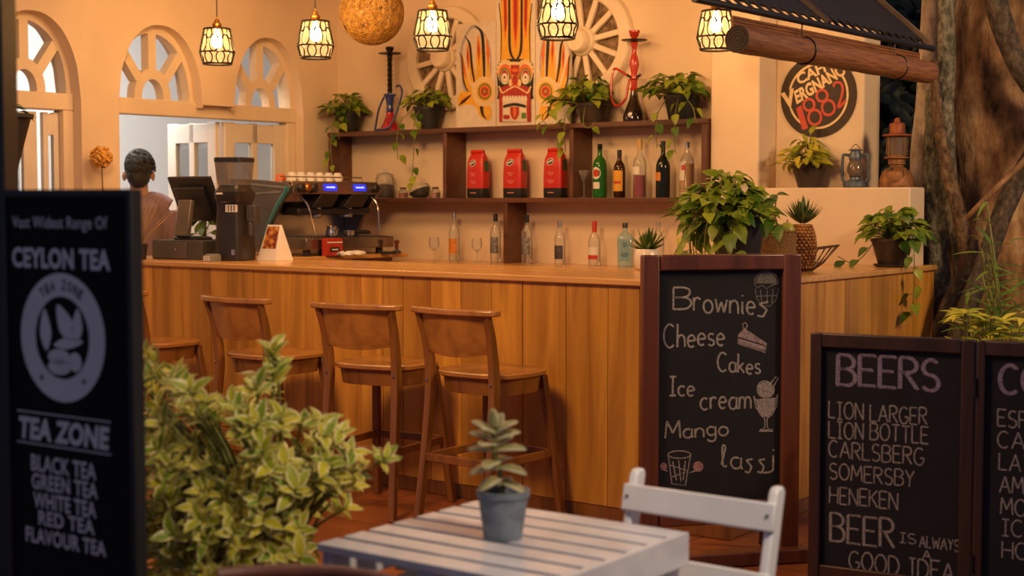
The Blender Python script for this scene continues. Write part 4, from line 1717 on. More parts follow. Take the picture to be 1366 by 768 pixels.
for i in range(3):
    for j in range(3):
        mb.box((-0.016 + .016 * i, -0.0505, 0.009 + .009 * j), (0.011, 0.003, 0.006))
mb.build('keypad', m_paper, kp)

cd = thing('table_card', 'folded white tent card with a fruit photograph on the bar by the grinder', 'card', on_z(366, 347, BAR_H + .0005), A0 - 0.1)
mb = MB()
for sy in (-1, 1):
    mb.add([(-0.085, sy * 0.06, 0.0005), (0.085, sy * 0.06, 0.0005), (0.065, sy * 0.003, 0.205), (-0.055, sy * 0.003, 0.205)], [(0, 1, 2, 3) if sy < 0 else (3, 2, 1, 0)])
mb.add([(0.085, -0.06, 0.0005), (0.10, 0.06, 0.0005), (0.068, 0.003, 0.205), (0.065, -0.003, 0.205)], [(0, 1, 2, 3)])
mb.build('card', m_paper, cd, smooth=0)


def photo_mat():
    m, n, l, b = nt('fruit_photo')
    f = noise(n, l, 30, 2)
    l.new(ramp(n, l, f, [(0.30, (0.03, 0.05, 0.015)), (0.45, (0.25, 0.04, 0.03)), (0.58, (0.62, 0.25, 0.03)), (0.70, (0.65, 0.42, 0.25))]), b.inputs['Base Color'])
    return m


mb = MB()
e = lambda f, g: (-0.085 + .17 * f + (0.03 * g) * (1 - f) - 0.02 * g * f, -0.06 + 0.057 * g - 0.001, 0.0005 + 0.2045 * g + 0.0005)
mb.add([e(.1, .33), e(.92, .33), e(.95, .95), e(.05, .95)], [(0, 1, 2, 3)])
mb.build('photograph', photo_mat(), cd, smooth=0)

# ---- espresso machine: front faces away from the left wall
em = thing('espresso_machine', 'two-group chrome espresso machine with two lit blue displays on the left counter', 'espresso machine', P(3.58, 0.945, WB_Z + .0005), A0 + PI / 2)
m_pan = plain('machine_panel', (0.16, 0.15, 0.145), 0.3, 0.7, 0.1)
m_teal = plain('teal_trim', (0.05, 0.22, 0.25), 0.3, 0.2)
WM = 0.78
for sx in (0, 1):
    mb = MB()
    x0 = -0.035 if sx == 0 else WM
    side = [(0.30, 0.04), (0.56, 0.04), (0.58, 0.30), (0.56, 0.485), (0.30, 0.475), (0.06, 0.455), (0.015, 0.435), (0.03, 0.40), (0.10, 0.33), (0.18, 0.22), (0.24, 0.12)]
    vs = [(x0, y, z) for y, z in side] + [(x0 + 0.035, y, z) for y, z in side]
    n = len(side)
    mb.add(vs, [tuple(range(n)), tuple(2 * n - 1 - k for k in range(n))] + [(k, n + k, n + (k + 1) % n, (k + 1) % n) for k in range(n)])
    sp = mb.build('side_panel', m_pan, em, bevel=0.006, smooth=30)
    if sx == 0:
        mb = MB()
        mb.tube(smooth_path([(-0.04, 0.03, 0.43), (-0.04, 0.045, 0.395), (-0.04, 0.11, 0.325), (-0.04, 0.19, 0.215), (-0.04, 0.25, 0.12)], 5), [0.02] * 4 + lerp_list([0.016, 0.010], 17), 8)
        mb.build('trim_strip', m_teal, sp)
        mb = MB()
        mb.beam((-0.038, 0.05, 0.425), (-0.038, 0.50, 0.46), 0.006, 0.012, up=(0, 0, 1))
        mb.beam((-0.038, 0.09, 0.40), (-0.038, 0.50, 0.38), 0.006, 0.012, up=(0, 0, 1))
        mb.build('raised_rib', m_grey, sp)
mb = MB()
mb.box((WM / 2, 0.34, 0.40), (WM - 0.001, 0.42, 0.13))
mb.box((WM / 2, 0.44, 0.20), (WM - 0.001, 0.2, 0.30))
mb.build('body', m_steel, em, bevel=0.005)
mb = MB()
mb.prism([(0, 0.0), (0.0, 0.0)], 0, 0) if False else None
vs = [(0, 0.02, 0.385), (WM, 0.02, 0.385), (WM, 0.035, 0.465), (0, 0.035, 0.465), (0, 0.129, 0.385), (WM, 0.129, 0.385), (WM, 0.129, 0.468), (0, 0.129, 0.468)]
mb.add(vs, [(0, 1, 2, 3), (5, 4, 7, 6), (3, 2, 6, 7), (1, 0, 4, 5), (0, 3, 7, 4), (2, 1, 5, 6)])
mb.build('fascia', plain('fascia_steel', (0.35, 0.31, 0.28), 0.25, 0.9, 0.1), em, bevel=0.004)
m_scr = emit('blue_display', (0.02, 0.04, 0.9), 0.8)
m_scrw = emit('display_digits', (0.75, 0.85, 1.0), 1.6)
for k, x in enumerate((0.33, 0.60)):
    mb = MB()
    T_ = Matrix.Translation((x, 0.0262, 0.428)) @ Matrix.Rotation(R(-10.6), 4, 'X')
    mb.box((0, 0, 0), (0.115, 0.006, 0.044), T_)
    d = mb.build('display', m_scr, em)
    mb = MB()
    for q in range(6):
        mb.box((-0.034 + q * 0.0135, -0.0036, 0), (0.006, 0.001, 0.009), T_)
    mb.build('digits', m_scrw, d)
for x, m_ in ((0.06, m_black), (0.17, m_black), (0.115, m_brass), (0.735, m_black)):
    mb = MB()
    mb.lathe([(0.026, 0), (0.028, 0.03), (0.020, 0.038), (0, 0.04)], 20, M=Matrix.Translation((x, 0.03, 0.425)) @ Matrix.Rotation(PI / 2, 4, 'X'))
    mb.build('knob', m_, em)
for x in (0.30, 0.58):
    mb = MB()
    mb.add([(x - .10, 0.06, .30), (x + .08, 0.06, .30), (x + .11, 0.022, .384), (x - .05, 0.022, .384), (x - .10, 0.25, .30), (x + .08, 0.25, .30), (x + .11, 0.25, .384), (x - .05, 0.25, .384)],
           [(0, 1, 2, 3), (5, 4, 7, 6), (3, 2, 6, 7), (1, 0, 4, 5), (0, 3, 7, 4), (2, 1, 5, 6)])
    mb.build('group_cover', m_black, em, bevel=0.005)
    mb = MB()
    mb.lathe([(0.034, 0.235), (0.040, 0.24), (0.040, 0.299)], 22, c=(x - 0.01, 0.12, 0))
    mb.build('group_head', m_steel, em)
mb = MB()
mb.box((0.43, 0.16, 0.275), (0.66, 0.16, 0.045))
mb.build('group_shroud', m_black, em, bevel=0.01)
for x, dx in ((0.10, 0.05), (0.74, -0.01)):
    mb = MB()
    mb.tube(smooth_path([(x, 0.06, 0.37), (x + 0.01, 0.02, 0.33), (x + dx * .3, -0.01, 0.27), (x + dx, -0.02, 0.14)], 6), 0.006, 8)
    mb.build('steam_wand', m_steel, em)
mb = MB()
mb.box((WM / 2 + 0.02, 0.12, 0.075), (WM + 0.02, 0.40, 0.07))
mb.build('drip_tray', plain('tray_steel', (0.25, 0.22, 0.20), 0.25, 0.9, 0.1), em, bevel=0.006)
mb = MB()
mb.add([(0.30, -0.083, .045), (0.80, -0.083, .045), (0.80, -0.083, .105), (0.34, -0.083, .105)], [(0, 1, 2, 3)])
mb.build('tray_front', plain('tray_front_steel', (0.28, 0.25, 0.23), 0.18, 0.9), em)
mb = MB()
for k in range(24):
    mb.box((0.05 + k * 0.031, 0.10, 0.1125), (0.006, 0.34, 0.004))
mb.build('drip_grille', m_steel, em)
for x, y in ((0.06, -0.03), (0.72, -0.03), (0.06, 0.5), (0.72, 0.5)):
    mb = MB()
    mb.lathe([(0.03, 0), (0.03, 0.006), (0.024, 0.010), (0.024, 0.042)], 18, c=(x, y, 0))
    mb.build('foot', m_black, em)
mb = MB()
for k in range(5):
    pass
mb.tube(smooth_path([(0.02, 0.16, 0.466), (0.02, 0.16, 0.495), (WM - 0.02, 0.16, 0.495), (WM - 0.02, 0.16, 0.466)], 1), 0.004, 6)
mb.build('cup_rail', m_steel, em)
EM_M = Matrix.Translation(P(3.58, 0.945, WB_Z + .0005)) @ Matrix.Rotation(A0 + PI / 2, 4, 'Z')


def cup(label, x, y, z, M_, first=None, rr=0.036, h=0.062, mat=None, name='coffee_cup', group='cups stacked upside down on the espresso machine'):
    loc = M_ @ Vector((x, y, z))
    if first:
        return dup(first, loc, A0, label)
    r = thing(name, label, 'cup', loc, A0, group)
    mb = MB()
    mb.lathe([(rr, 0), (rr * .98, .004), (rr * .8, h * .7), (rr * .62, h * .96), (rr * .55, h)], 22)
    mb.build('cup_body', mat or m_paper, r, smooth=50)
    mb = MB()
    mb.tube([(rr * .9 + .016 * math.sin(PI * k / 8), 0, h * .22 + h * .45 * k / 8) for k in range(9)], 0.004, 6)
    mb.build('handle', mat or m_paper, r)
    return r


# cups on top of the machine
c_first = None
for k in range(6):
    lab = 'upturned cream cup on the espresso machine, ' + ('nearest the barista side', 'second from the left', 'third from the left', 'fourth from the left', 'fifth from the left', 'nearest the shelf wall')[k]
    c = cup(lab, 0.26 + 0.083 * k, 0.30, 0.4655, EM_M, c_first)
    c_first = c_first or c
cup('orange upturned cup alone at the left end of the espresso machine top', 0.10, 0.24, 0.4655, EM_M, None, 0.036, 0.045, plain('orange_glaze', (0.7, 0.14, 0.02), 0.4), 'orange_cup', None)
# portafilter and jug on the drip tray
pf = thing('portafilter', 'chrome portafilter with black handle lying on the drip tray', 'portafilter', EM_M @ Vector((0.50, 0.03, 0.1150)), A0 + PI / 2)
mb = MB()
mb.lathe([(0.026, 0), (0.033, 0.004), (0.034, 0.03), (0.037, 0.032), (0.037, 0.038), (0.03, 0.038), (0.028, 0.012), (0, 0.01)], 22)
mb.build('basket', m_steel, pf)
mb = MB()
mb.tube([(0.034, 0, 0.022), (0.07, 0, 0.024), (0.08, 0, 0.025), (0.13, 0, 0.026), (0.19, 0, 0.024)], [0.007, 0.007, 0.012, 0.014, 0.012], 12)
mb.build('handle', m_black, pf)
jg = thing('milk_jug', 'small steel milk jug standing on the drip tray left of the portafilter', 'jug', EM_M @ Vector((0.36, 0.05, 0.1150)), A0 + PI / 2)
mb = MB()
mb.lathe([(0.032, 0), (0.036, 0.004), (0.038, 0.03), (0.030, 0.055), (0.033, 0.066), (0.030, 0.066), (0.027, 0.05), (0.0, 0.01)], 24)
mb.build('jug_body', m_steel, jg)
mb = MB()
mb.tube(smooth_path([(0.032, 0, 0.058), (0.056, 0, 0.055), (0.056, 0, 0.025), (0.037, 0, 0.016)], 5), 0.004, 8)
mb.build('handle', m_steel, jg)
rb = thing('sugar_box', 'small red and white carton leaning on the front of the drip tray', 'box', EM_M @ Vector((0.19, -0.125, 0.0002)), A0 + PI / 2 - 0.05)
mb = MB()
mb.box((0, 0, 0.055), (0.13, 0.05, 0.11))
mb.build('carton', m_lab_r, rb, bevel=0.002)
mb = MB()
mb.box((0.0, -0.0255, 0.04), (0.08, 0.001, 0.03))
mb.build('carton_label', m_black, rb)
mb = MB()
mb.box((0.0, -0.0265, 0.04), (0.05, 0.001, 0.008))
mb.box((0.0, -0.0258, 0.085), (0.125, 0.001, 0.008))
mb.build('carton_print', m_paper, rb)
tp = thing('tamper', 'dark coffee tamper standing at the end of the wooden board', 'tamper', at_t(529, 1.70, WB_Z + .0005), A0)
mb = MB()
mb.lathe([(0.027, 0), (0.028, 0.003), (0.028, 0.016), (0.012, 0.022), (0.010, 0.03)], 20)
mb.build('tamper_base', m_dgrey, tp)
mb = MB()
mb.lathe([(0.010, 0.0302), (0.013, 0.04), (0.012, 0.055), (0.018, 0.075), (0.019, 0.083), (0.0, 0.09)], 18)
mb.build('handle', m_board, tp)
tm = thing('tamping_mat', 'small black tamping mat beside the tamper on the wooden board', 'mat', at_t(518, 1.60, WB_Z + .0005), A0)
mb = MB()
mb.loft([(0, .05, .035, 0, 0), (.012, .05, .035, 0, 0), (.016, .046, .03, 0, 0)], 24, 6)
mb.build('mat', m_black, tm, smooth=40)
cl = thing('cloth', 'crumpled pale cleaning cloth on the wooden board under the drip tray', 'cloth', EM_M @ Vector((0.30, -0.185, 0.0002)), A0 + PI / 2)
random.seed(3)
mb = MB()
vs, fs = [], []
for i in range(13):
    for j in range(6):
        vs.append((-0.12 + i * .02, -0.03 + j * .012, 0.012 + 0.014 * math.sin(i * 1.3 + j) * (j not in (0, 5)) + random.uniform(0, .008) - (0.010 if j in (0, 5) else 0)))
for i in range(12):
    for j in range(5):
        fs.append((i * 6 + j, i * 6 + 6 + j, i * 6 + 7 + j, i * 6 + 1 + j))
mb.add(vs, fs)
o = mb.build('folded_cloth', m_paper, cl)
sd = o.modifiers.new('thick', 'SOLIDIFY')
sd.thickness = 0.002

# ================================================================== niche: round sign and lanterns
SG_T = 2.2 - 0.0035
sgc = on_t(1091.5, 128, SG_T)
sg = thing('round_wall_sign', 'round dark painted coffee sign with red 1882 on the niche wall', 'sign', sgc, A0)
SR = 0.232
MXs = Matrix.Rotation(PI / 2, 4, 'X')
mb = MB()
mb.lathe([(SR, -0.003), (SR, 0.003), (0, 0.003)], 56, M=MXs)
mb.build('disc', plain('sign_brown', (0.035, 0.02, 0.012), 0.6, vary=0.3, scale=20), sg, smooth=30)
mb = MB()
n = 60
for a0_, a1_ in ((R(100), R(166)), (R(200), R(236)), (R(262), R(395))):
    po = ell(0, 0, SR * .80, SR * .80, 30, a0_, a1_)
    pi_ = ell(0, 0, SR * .745, SR * .745, 30, a0_, a1_)
    flat(mb, po + pi_[::-1], -0.0035)
mb.build('ring', pc['cream'], sg, smooth=0)

_font_cache = {}


def glyphs(text, size=1.0, bold=0.0, shear=0.0, spacing=1.0):
    key = (text, bold, shear, spacing)
    if key not in _font_cache:
        cu = bpy.data.curves.new('tmp', 'FONT')
        cu.body = text
        cu.size = 1.0
        cu.offset = bold
        cu.shear = shear
        cu.space_character = spacing
        cu.resolution_u = 4
        ob = bpy.data.objects.new('tmp', cu)
        COL.objects.link(ob)
        dg = bpy.context.evaluated_depsgraph_get()
        dg.update()
        me = bpy.data.meshes.new_from_object(ob.evaluated_get(dg))
        vs = [(v.co.x, v.co.y) for v in me.vertices]
        fs = [tuple(p.vertices) for p in me.polygons]
        bpy.data.objects.remove(ob)
        bpy.data.curves.remove(cu)
        bpy.data.meshes.remove(me)
        x0, x1 = min(v[0] for v in vs), max(v[0] for v in vs)
        y0, y1 = min(v[1] for v in vs), max(v[1] for v in vs)
        _font_cache[key] = (vs, fs, (x0, y0, x1, y1))
    return _font_cache[key]


def put_text(mb, text, box, y, fn=None, mi=0, bold=0.0, shear=0.0, spacing=1.0):
    """fill box (x0, z0, x1, z1) with the text, optional point map fn(x, z)"""
    vs, fs, bb = glyphs(text, 1, bold, shear, spacing)
    out = []
    for x, v in vs:
        X = box[0] + (x - bb[0]) / (bb[2] - bb[0]) * (box[2] - box[0])
        Z = box[1] + (v - bb[1]) / (bb[3] - bb[1]) * (box[3] - box[1])
        if fn:
            X, Z = fn(X, Z)
        out.append((X, y, Z))
    mb.add(out, fs, mi)


def sgpt(zx, zy):
    """crop pixel on the sign -> local x, z"""
    p = on_t(1020 + zx / 5.907, 60 + zy / 5.907, SG_T)
    q = Matrix.Rotation(-A0, 4, 'Z') @ (p - sgc)
    return q.x, q.z


def quadmap(c):
    """bilinear map of the unit square to four crop points: lower left, lower right, upper right, upper left"""
    P4 = [sgpt(*k) for k in c]

    def fn(u, v):
        a, b, d, e_ = P4
        x = a[0] * (1 - u) * (1 - v) + b[0] * u * (1 - v) + d[0] * u * v + e_[0] * (1 - u) * v
        z = a[1] * (1 - u) * (1 - v) + b[1] * u * (1 - v) + d[1] * u * v + e_[1] * (1 - u) * v
        return x, z
    return fn


mb = MB()
put_text(mb, 'CAFF\u00c8', (0, 0, 1, 1), -0.0036, quadmap([(270, 318), (575, 165), (535, 70), (240, 215)]), 0, 0.03)
put_text(mb, 'V', (0, 0, 1, 1), -0.0036, quadmap([(175, 515), (236, 476), (232, 338), (128, 384)]), 0, 0.06)
put_text(mb, 'ERGNANO', (0, 0, 1, 1), -0.0036, quadmap([(255, 470), (655, 225), (600, 145), (230, 365)]), 0, 0.04)
mb.build('lettering', pc['cream'], sg, smooth=0)
mb = MB()
put_text(mb, '1', (0, 0, 1, 1), -0.0037, quadmap([(300, 670), (345, 655), (290, 475), (250, 500)]), 0, -0.01)


def ring2(pts, r):
    mb.tube([(x, -0.0038, z) for x, z in pts], r, 6, closed=True, flat=(0, 1, 0))


for (cx, cy, rx, ry) in ((352, 472, 42, 45), (398, 570, 50, 58), (455, 400, 42, 45), (505, 495, 50, 58)):
    ring2([sgpt(cx + rx * math.cos(2 * PI * k / 26), cy + ry * math.sin(2 * PI * k / 26)) for k in range(26)], 0.0085)
pts = smooth_path([(*sgpt(545, 330), 0), (*sgpt(560, 298), 0), (*sgpt(600, 300), 0), (*sgpt(618, 340), 0), (*sgpt(610, 400), 0), (*sgpt(585, 492), 0), (*sgpt(645, 435), 0)], 5)
mb.tube([(p.x, -0.0038, p.y) for p in pts], 0.0085, 6, flat=(0, 1, 0))
mb.build('numerals', plain('sign_red', (0.55, 0.06, 0.03), 0.5, vary=0.1), sg, smooth=30)

LZ_ = LEDGE_Z + 0.0005
m_lblue = plain('worn_blue_enamel', (0.10, 0.13, 0.17), 0.4, 0.3, 0.35, 40)
bl_ = thing('hurricane_lantern', 'blue-grey hurricane lantern on the niche ledge', 'lantern', at_t(1140, 2.105, LZ_), A0 + 0.2)
mb = MB()
mb.lathe([(0.058, 0), (0.066, 0.004), (0.066, 0.03), (0.055, 0.038), (0.03, 0.044), (0.028, 0.056), (0.036, 0.06)], 28)
mb.build('fuel_tank', m_lblue, bl_)
mb = MB()
mb.lathe([(0.030, 0.0605), (0.045, 0.085), (0.046, 0.105), (0.036, 0.135), (0.030, 0.15)], 26, cap=False)
mb.build('glass_globe', glass('dark_globe', (0.45, 0.38, 0.32), 0.3), bl_, smooth=60)
mb = MB()
mb.lathe([(0.012, 0.0605), (0.014, 0.075), (0.006, 0.08), (0.004, 0.10)], 12)
mb.build('burner', m_brass, bl_)
mb = MB()
mb.lathe([(0.034, 0.1505), (0.036, 0.16), (0.034, 0.18), (0.026, 0.195), (0.026, 0.20), (0.040, 0.203), (0.040, 0.206), (0.012, 0.212), (0.0, 0.213)], 26)
mb.build('chimney', m_lblue, bl_)
mb = MB()
for sx in (-1, 1):
    mb.tube(smooth_path([(sx * 0.03, 0, 0.175), (sx * 0.062, 0, 0.18), (sx * 0.07, 0, 0.165), (sx * 0.072, 0, 0.06), (sx * 0.06, 0, 0.03)], 5), 0.0085, 8)
mb.build('side_tube', m_lblue, bl_)
mb = MB()
mb.tube(smooth_path([(-0.03, 0, 0.205), (-0.012, 0, 0.228), (0.0, 0, 0.236), (0.012, 0, 0.228), (0.03, 0, 0.205)], 5), 0.002, 6)
mb.build('bail_handle', m_blackm, bl_)

m_rust = plain('rusty_metal', (0.26, 0.115, 0.04), 0.6, 0.35, 0.5, 22)
m_rust_r = plain('red_rust', (0.30, 0.085, 0.03), 0.6, 0.3, 0.4, 22)
rl = thing('pressure_lantern', 'rusty brown pressure lantern at the right end of the niche ledge', 'lantern', at_t(1195, 2.12, LZ_), A0 + 0.3)
mb = MB()
mb.lathe([(0.085, 0), (0.09, 0.005), (0.09, 0.045), (0.075, 0.085), (0.045, 0.105), (0.036, 0.11), (0.036, 0.122)], 32)
mb.build('fuel_tank', m_rust, rl)
mb = MB()
mb.lathe([(0.045, 0.1225), (0.045, 0.15), (0.052, 0.152), (0.068, 0.156), (0.068, 0.162), (0.05, 0.165), (0.05, 0.172)], 28)
mb.build('collar', m_rust, rl)
mb = MB()
mb.lathe([(0.050, 0.1725), (0.052, 0.27)], 28, cap=False)
mb.build('glass_cylinder', glass('sooty_glass', (0.60, 0.48, 0.36), 0.3), rl, smooth=60)
mb = MB()
for k in range(8):
    a = 2 * PI * k / 8
    mb.tube([(0.054 * math.cos(a), 0.054 * math.sin(a), 0.172), (0.055 * math.cos(a), 0.055 * math.sin(a), 0.273)], 0.0025, 5)
mb.build('guard_wires', m_rust, rl)
mb = MB()
mb.lathe([(0.076, 0.274), (0.078, 0.277), (0.074, 0.283), (0.05, 0.286), (0.04, 0.29), (0.042, 0.335), (0.036, 0.345), (0.018, 0.348), (0.014, 0.366), (0.006, 0.374), (0, 0.375)], 28)
mb.build('hood', m_rust_r, rl)
mb = MB()
mb.tube(smooth_path([(-0.052, -0.06, 0.10), (-0.05, -0.088, 0.06), (0.0, -0.105, 0.035), (0.05, -0.088, 0.06), (0.05, -0.062, 0.10)], 6), 0.0025, 6)
mb.build('bail_handle', m_rust, rl)
mb = MB()
mb.tube([(-0.02, -0.04, 0.095), (-0.026, -0.07, 0.10)], 0.010, 10)
mb.build('pump_knob', m_blackm, rl)

# fridge in the back room
fr = thing('steel_fridge', 'tall grey steel fridge in the white back room behind the man', 'fridge', P(6.15, -0.18, 0.0005), A0 + PI / 2)
mb = MB()
mb.box((0, 0.3, 0.95), (0.6, 0.6, 1.84))
mb.build('cabinet', plain('fridge_grey', (0.35, 0.34, 0.33), 0.35, 0.6), fr, bevel=0.01)
mb = MB()
mb.box((0, -0.025, 0.98), (0.58, 0.045, 1.74))
dd = mb.build('door', plain('fridge_door', (0.42, 0.41, 0.40), 0.3, 0.7), fr, bevel=0.008)
mb = MB()
mb.tube([(0.22, -0.048, 0.8), (0.22, -0.09, 0.82), (0.22, -0.09, 1.3), (0.22, -0.048, 1.32)], 0.012, 8)
mb.build('handle', m_dgrey, dd)
mb = MB()
for x in (-.25, .25):
    mb.box((x, .3, .015), (.06, .5, .03))
mb.build('foot_rail', m_black, fr)
# ================================================================== plants
def pot_part(r, rt, rb, h, mat, soil=True, lip=True):
    mb = MB()
    pr = [(rb, 0), (rb * 1.02, 0.004), (rt * 0.96, h * 0.86)]
    if lip:
        pr += [(rt * 1.02, h * 0.87), (rt * 1.03, h), (rt * 0.93, h), (rt * 0.88, h - 0.02)]
    else:
        pr += [(rt, h), (rt * 0.92, h), (rt * 0.88, h - 0.02)]
    mb.lathe(pr, 28, cap=False)
    mb.v.append(mb.M @ Vector((0, 0, 0)))
    mb.uv.append((.5, .5))
    c = len(mb.v) - 1
    for j in range(28):
        mb.f.append([c, (j + 1) % 28, j])
        mb.mi.append(0)
    mb.build('pot', mat, r, smooth=40)
    if soil:
        mb = MB()
        mb.lathe([(rt * 0.905, h - 0.024), (rt * 0.5, h - 0.016), (0, h - 0.012)], 20, cap=False)
        mb.build('soil', m_soil, r)


def vine_part(r, pts, n, lsize, seed, mat=None, kind='heart'):
    rng = random.Random(seed)
    path = smooth_path(pts, 8)
    mb = MB()
    mb.tube(path, 0.0028, 5, mi=1)
    m = len(path)
    for k in range(n):
        i = min(m - 2, int((k + 0.6) / n * (m - 1)))
        p = path[i]
        t = (path[i + 1] - path[i]).normalized()
        a = rng.uniform(0, 6.28)
        d = (Vector((math.cos(a), math.sin(a) - 0.5, rng.uniform(-0.7, 0.1))) + t * 0.2).normalized()
        L = lsize * rng.uniform(0.7, 1.1)
        mb.tube([p, p + d * L * .35], 0.0016, 4, mi=1, cap=False)
        mb.leaf(p + d * L * .33, (d + Vector((0, 0, -0.5))).normalized(), Vector((d.x * .4, d.y * .4 - 0.6, 0.7)), L, L * 0.72, 0.3, 0.2, kind)
    return mb.build('trailing_vine', [mat or m_pothos, m_stem], r, smooth=60)


def crown_part(r, base, n, spread, height, lsize, seed, mat=None, kind='heart', wr=0.72, bias=(0, 0), droop=0.3, name='foliage', ymax=None):
    rng = random.Random(seed)
    mb = MB()
    for k in range(n):
        a = rng.uniform(0, 2 * PI)
        q = rng.random() ** 0.6
        ox, oy = math.cos(a) * q * spread + bias[0] * q, math.sin(a) * q * spread + bias[1] * q
        if ymax is not None:
            oy = min(oy, ymax - 0.03)
        oz = height * (1 - 0.75 * q * q) * rng.uniform(0.45, 1.05)
        p0 = Vector((base[0] + ox * .15, base[1] + oy * .15, base[2]))
        p2 = Vector((base[0] + ox, base[1] + oy, base[2] + oz))
        p1 = (p0 + p2) / 2 + Vector((-ox * .2, -oy * .2, oz * .25))
        path = smooth_path([p0, p1, p2], 4)
        mb.tube(path, 0.0022, 4, mi=1, cap=False)
        d = Vector((math.cos(a) * (0.4 + q) + rng.uniform(-.4, .4), math.sin(a) * (0.4 + q) + rng.uniform(-.4, .4), rng.uniform(-0.75, 0.35) * (0.5 + droop)))
        up = Vector((rng.uniform(-.4, .4), rng.uniform(-.8, .1), 1))
        L = lsize * rng.uniform(0.65, 1.15)
        mb.leaf(p2, d, up, L, L * wr, rng.uniform(0.1, 0.5), 0.22, kind)
    if ymax is not None:
        for i, v in enumerate(mb.v):
            if v.y > ymax - 0.012:
                mb.v[i] = Vector((v.x, ymax - 0.012 + 0.01 * math.tanh((v.y - ymax + 0.012) * 8), v.z))
    return mb.build(name, [mat or m_pothos, m_stem], r, smooth=60)


GP = 'potted trailing plants on the top shelf'
ZT = ST1 + 0.0005
TP = 2.06
# far left
p = thing('potted_plant', 'trailing pothos in a dark pot at the far left of the top shelf', 'plant', at_t(466, TP, ZT), A0, GP)
pot_part(p, 0.105, 0.068, 0.135, m_potblack)
crown_part(p, (0, 0, 0.115), 95, 0.15, 0.165, 0.072, 21, bias=(-0.02, -0.04), ymax=0.108)
vine_part(p, [(0.0, -0.09, 0.13), (0.0, -0.15, 0.08), (-0.01, -0.165, -0.05), (-0.02, -0.16, -0.16), (0.0, -0.155, -0.24)], 7, 0.075, 1)
vine_part(p, [(0.03, -0.09, 0.13), (0.05, -0.15, 0.06), (0.055, -0.155, -0.05)], 3, 0.075, 2)
p = thing('potted_plant', 'trailing pothos in a black tapered pot between the dark water pipe and the mask panels', 'plant', at_t(573, TP, ZT), A0, GP)
pot_part(p, 0.105, 0.062, 0.15, m_potblack)
crown_part(p, (0, 0, 0.13), 95, 0.145, 0.16, 0.072, 22, bias=(0.02, -0.05), ymax=0.108)
vine_part(p, [(-0.05, -0.09, 0.14), (-0.12, -0.14, 0.06), (-0.15, -0.155, -0.05), (-0.15, -0.15, -0.20)], 6, 0.07, 3)
vine_part(p, [(0.0, -0.09, 0.14), (0.0, -0.15, 0.05), (0.0, -0.155, -0.12), (-0.02, -0.15, -0.30), (-0.045, -0.12, -0.36)], 7, 0.075, 4)
p = thing('potted_plant', 'bushy trailing pothos beside the mask panels, left of the red water pipe', 'plant', at_t(791, TP - .01, ZT), A0, GP)
pot_part(p, 0.105, 0.075, 0.12, m_potdark)
crown_part(p, (0, 0, 0.10), 120, 0.18, 0.19, 0.075, 23, bias=(-0.05, -0.06), ymax=0.118)
vine_part(p, [(-0.06, -0.08, 0.12), (-0.16, -0.13, 0.13), (-0.24, -0.15, 0.08), (-0.27, -0.16, 0.03), (-0.21, -0.165, -0.015), (-0.13, -0.16, 0.01)], 7, 0.075, 5)
vine_part(p, [(-0.05, -0.09, 0.11), (-0.10, -0.15, 0.05), (-0.105, -0.155, -0.08), (-0.10, -0.15, -0.18)], 6, 0.075, 6)
vine_part(p, [(0.01, -0.09, 0.11), (0.03, -0.14, 0.06), (0.04, -0.16, -0.02), (0.09, -0.165, -0.035), (0.12, -0.16, 0.0)], 2, 0.07, 7)
p = thing('potted_plant', 'trailing pothos at the right end of the top shelf beside the plaster pier', 'plant', at_t(908, TP - .01, ZT), A0, GP)
pot_part(p, 0.105, 0.075, 0.14, m_potblack)
crown_part(p, (0, 0, 0.12), 120, 0.19, 0.17, 0.075, 24, bias=(-0.02, -0.06), ymax=0.118)
vine_part(p, [(-0.05, -0.09, 0.12), (-0.07, -0.15, 0.03), (-0.075, -0.16, -0.07), (-0.07, -0.155, -0.17)], 5, 0.075, 8)
vine_part(p, [(0.03, -0.09, 0.12), (0.05, -0.15, 0.02), (0.05, -0.16, -0.10), (0.055, -0.15, -0.20)], 5, 0.075, 9)
vine_part(p, [(0.07, -0.07, 0.12), (0.16, -0.14, 0.06), (0.19, -0.15, -0.03)], 3, 0.075, 10)

BZ = BAR_H + 0.0005
# large pothos on the bar behind the dessert board
p = thing('potted_plant', 'large overflowing yellow-green pothos on the bar behind the dessert chalkboard', 'plant', P(0.19, 0.40, BZ), A0)
pot_part(p, 0.125, 0.085, 0.27, m_potblack)
crown_part(p, (-0.02, 0, 0.24), 300, 0.215, 0.23, 0.078, 31, bias=(-0.03, -0.05), droop=0.5)
for k in range(7):
    a = PI + 0.15 + 0.30 * k
    c, s_ = math.cos(a), math.sin(a)
    vine_part(p, [(c * .09, s_ * .09, 0.26), (c * .18, s_ * .18, 0.27), (c * .215, s_ * .215, 0.17), (c * .20, s_ * .20, 0.04)], 8, 0.09, 40 + k)
vine_part(p, [(0.09, 0, 0.26), (0.17, -0.03, 0.28), (0.23, -0.05, 0.24)], 4, 0.09, 48)
vine_part(p, [(-0.09, -0.02, 0.26), (-0.22, -0.03, 0.24), (-0.30, -0.03, 0.12), (-0.31, -0.03, 0.09)], 3, 0.06, 49, m_pothos_y)
random.seed(8)
m_petal = plain('pale_petal', (0.75, 0.62, 0.45), 0.6)
for x, y, z in ((0.03, -0.17, 0.37), (0.0, -0.20, 0.30), (0.12, -0.17, 0.29), (0.10, -0.12, 0.40)):
    mb = MB()
    for k in range(5):
        a = 2 * PI * k / 5
        mb.leaf((x, y, z), (math.cos(a), -0.4, math.sin(a)), (0, -1, 0), 0.022, 0.016, 0.1, 0.1, 'oval')
    mb.build('flower', m_petal, p)

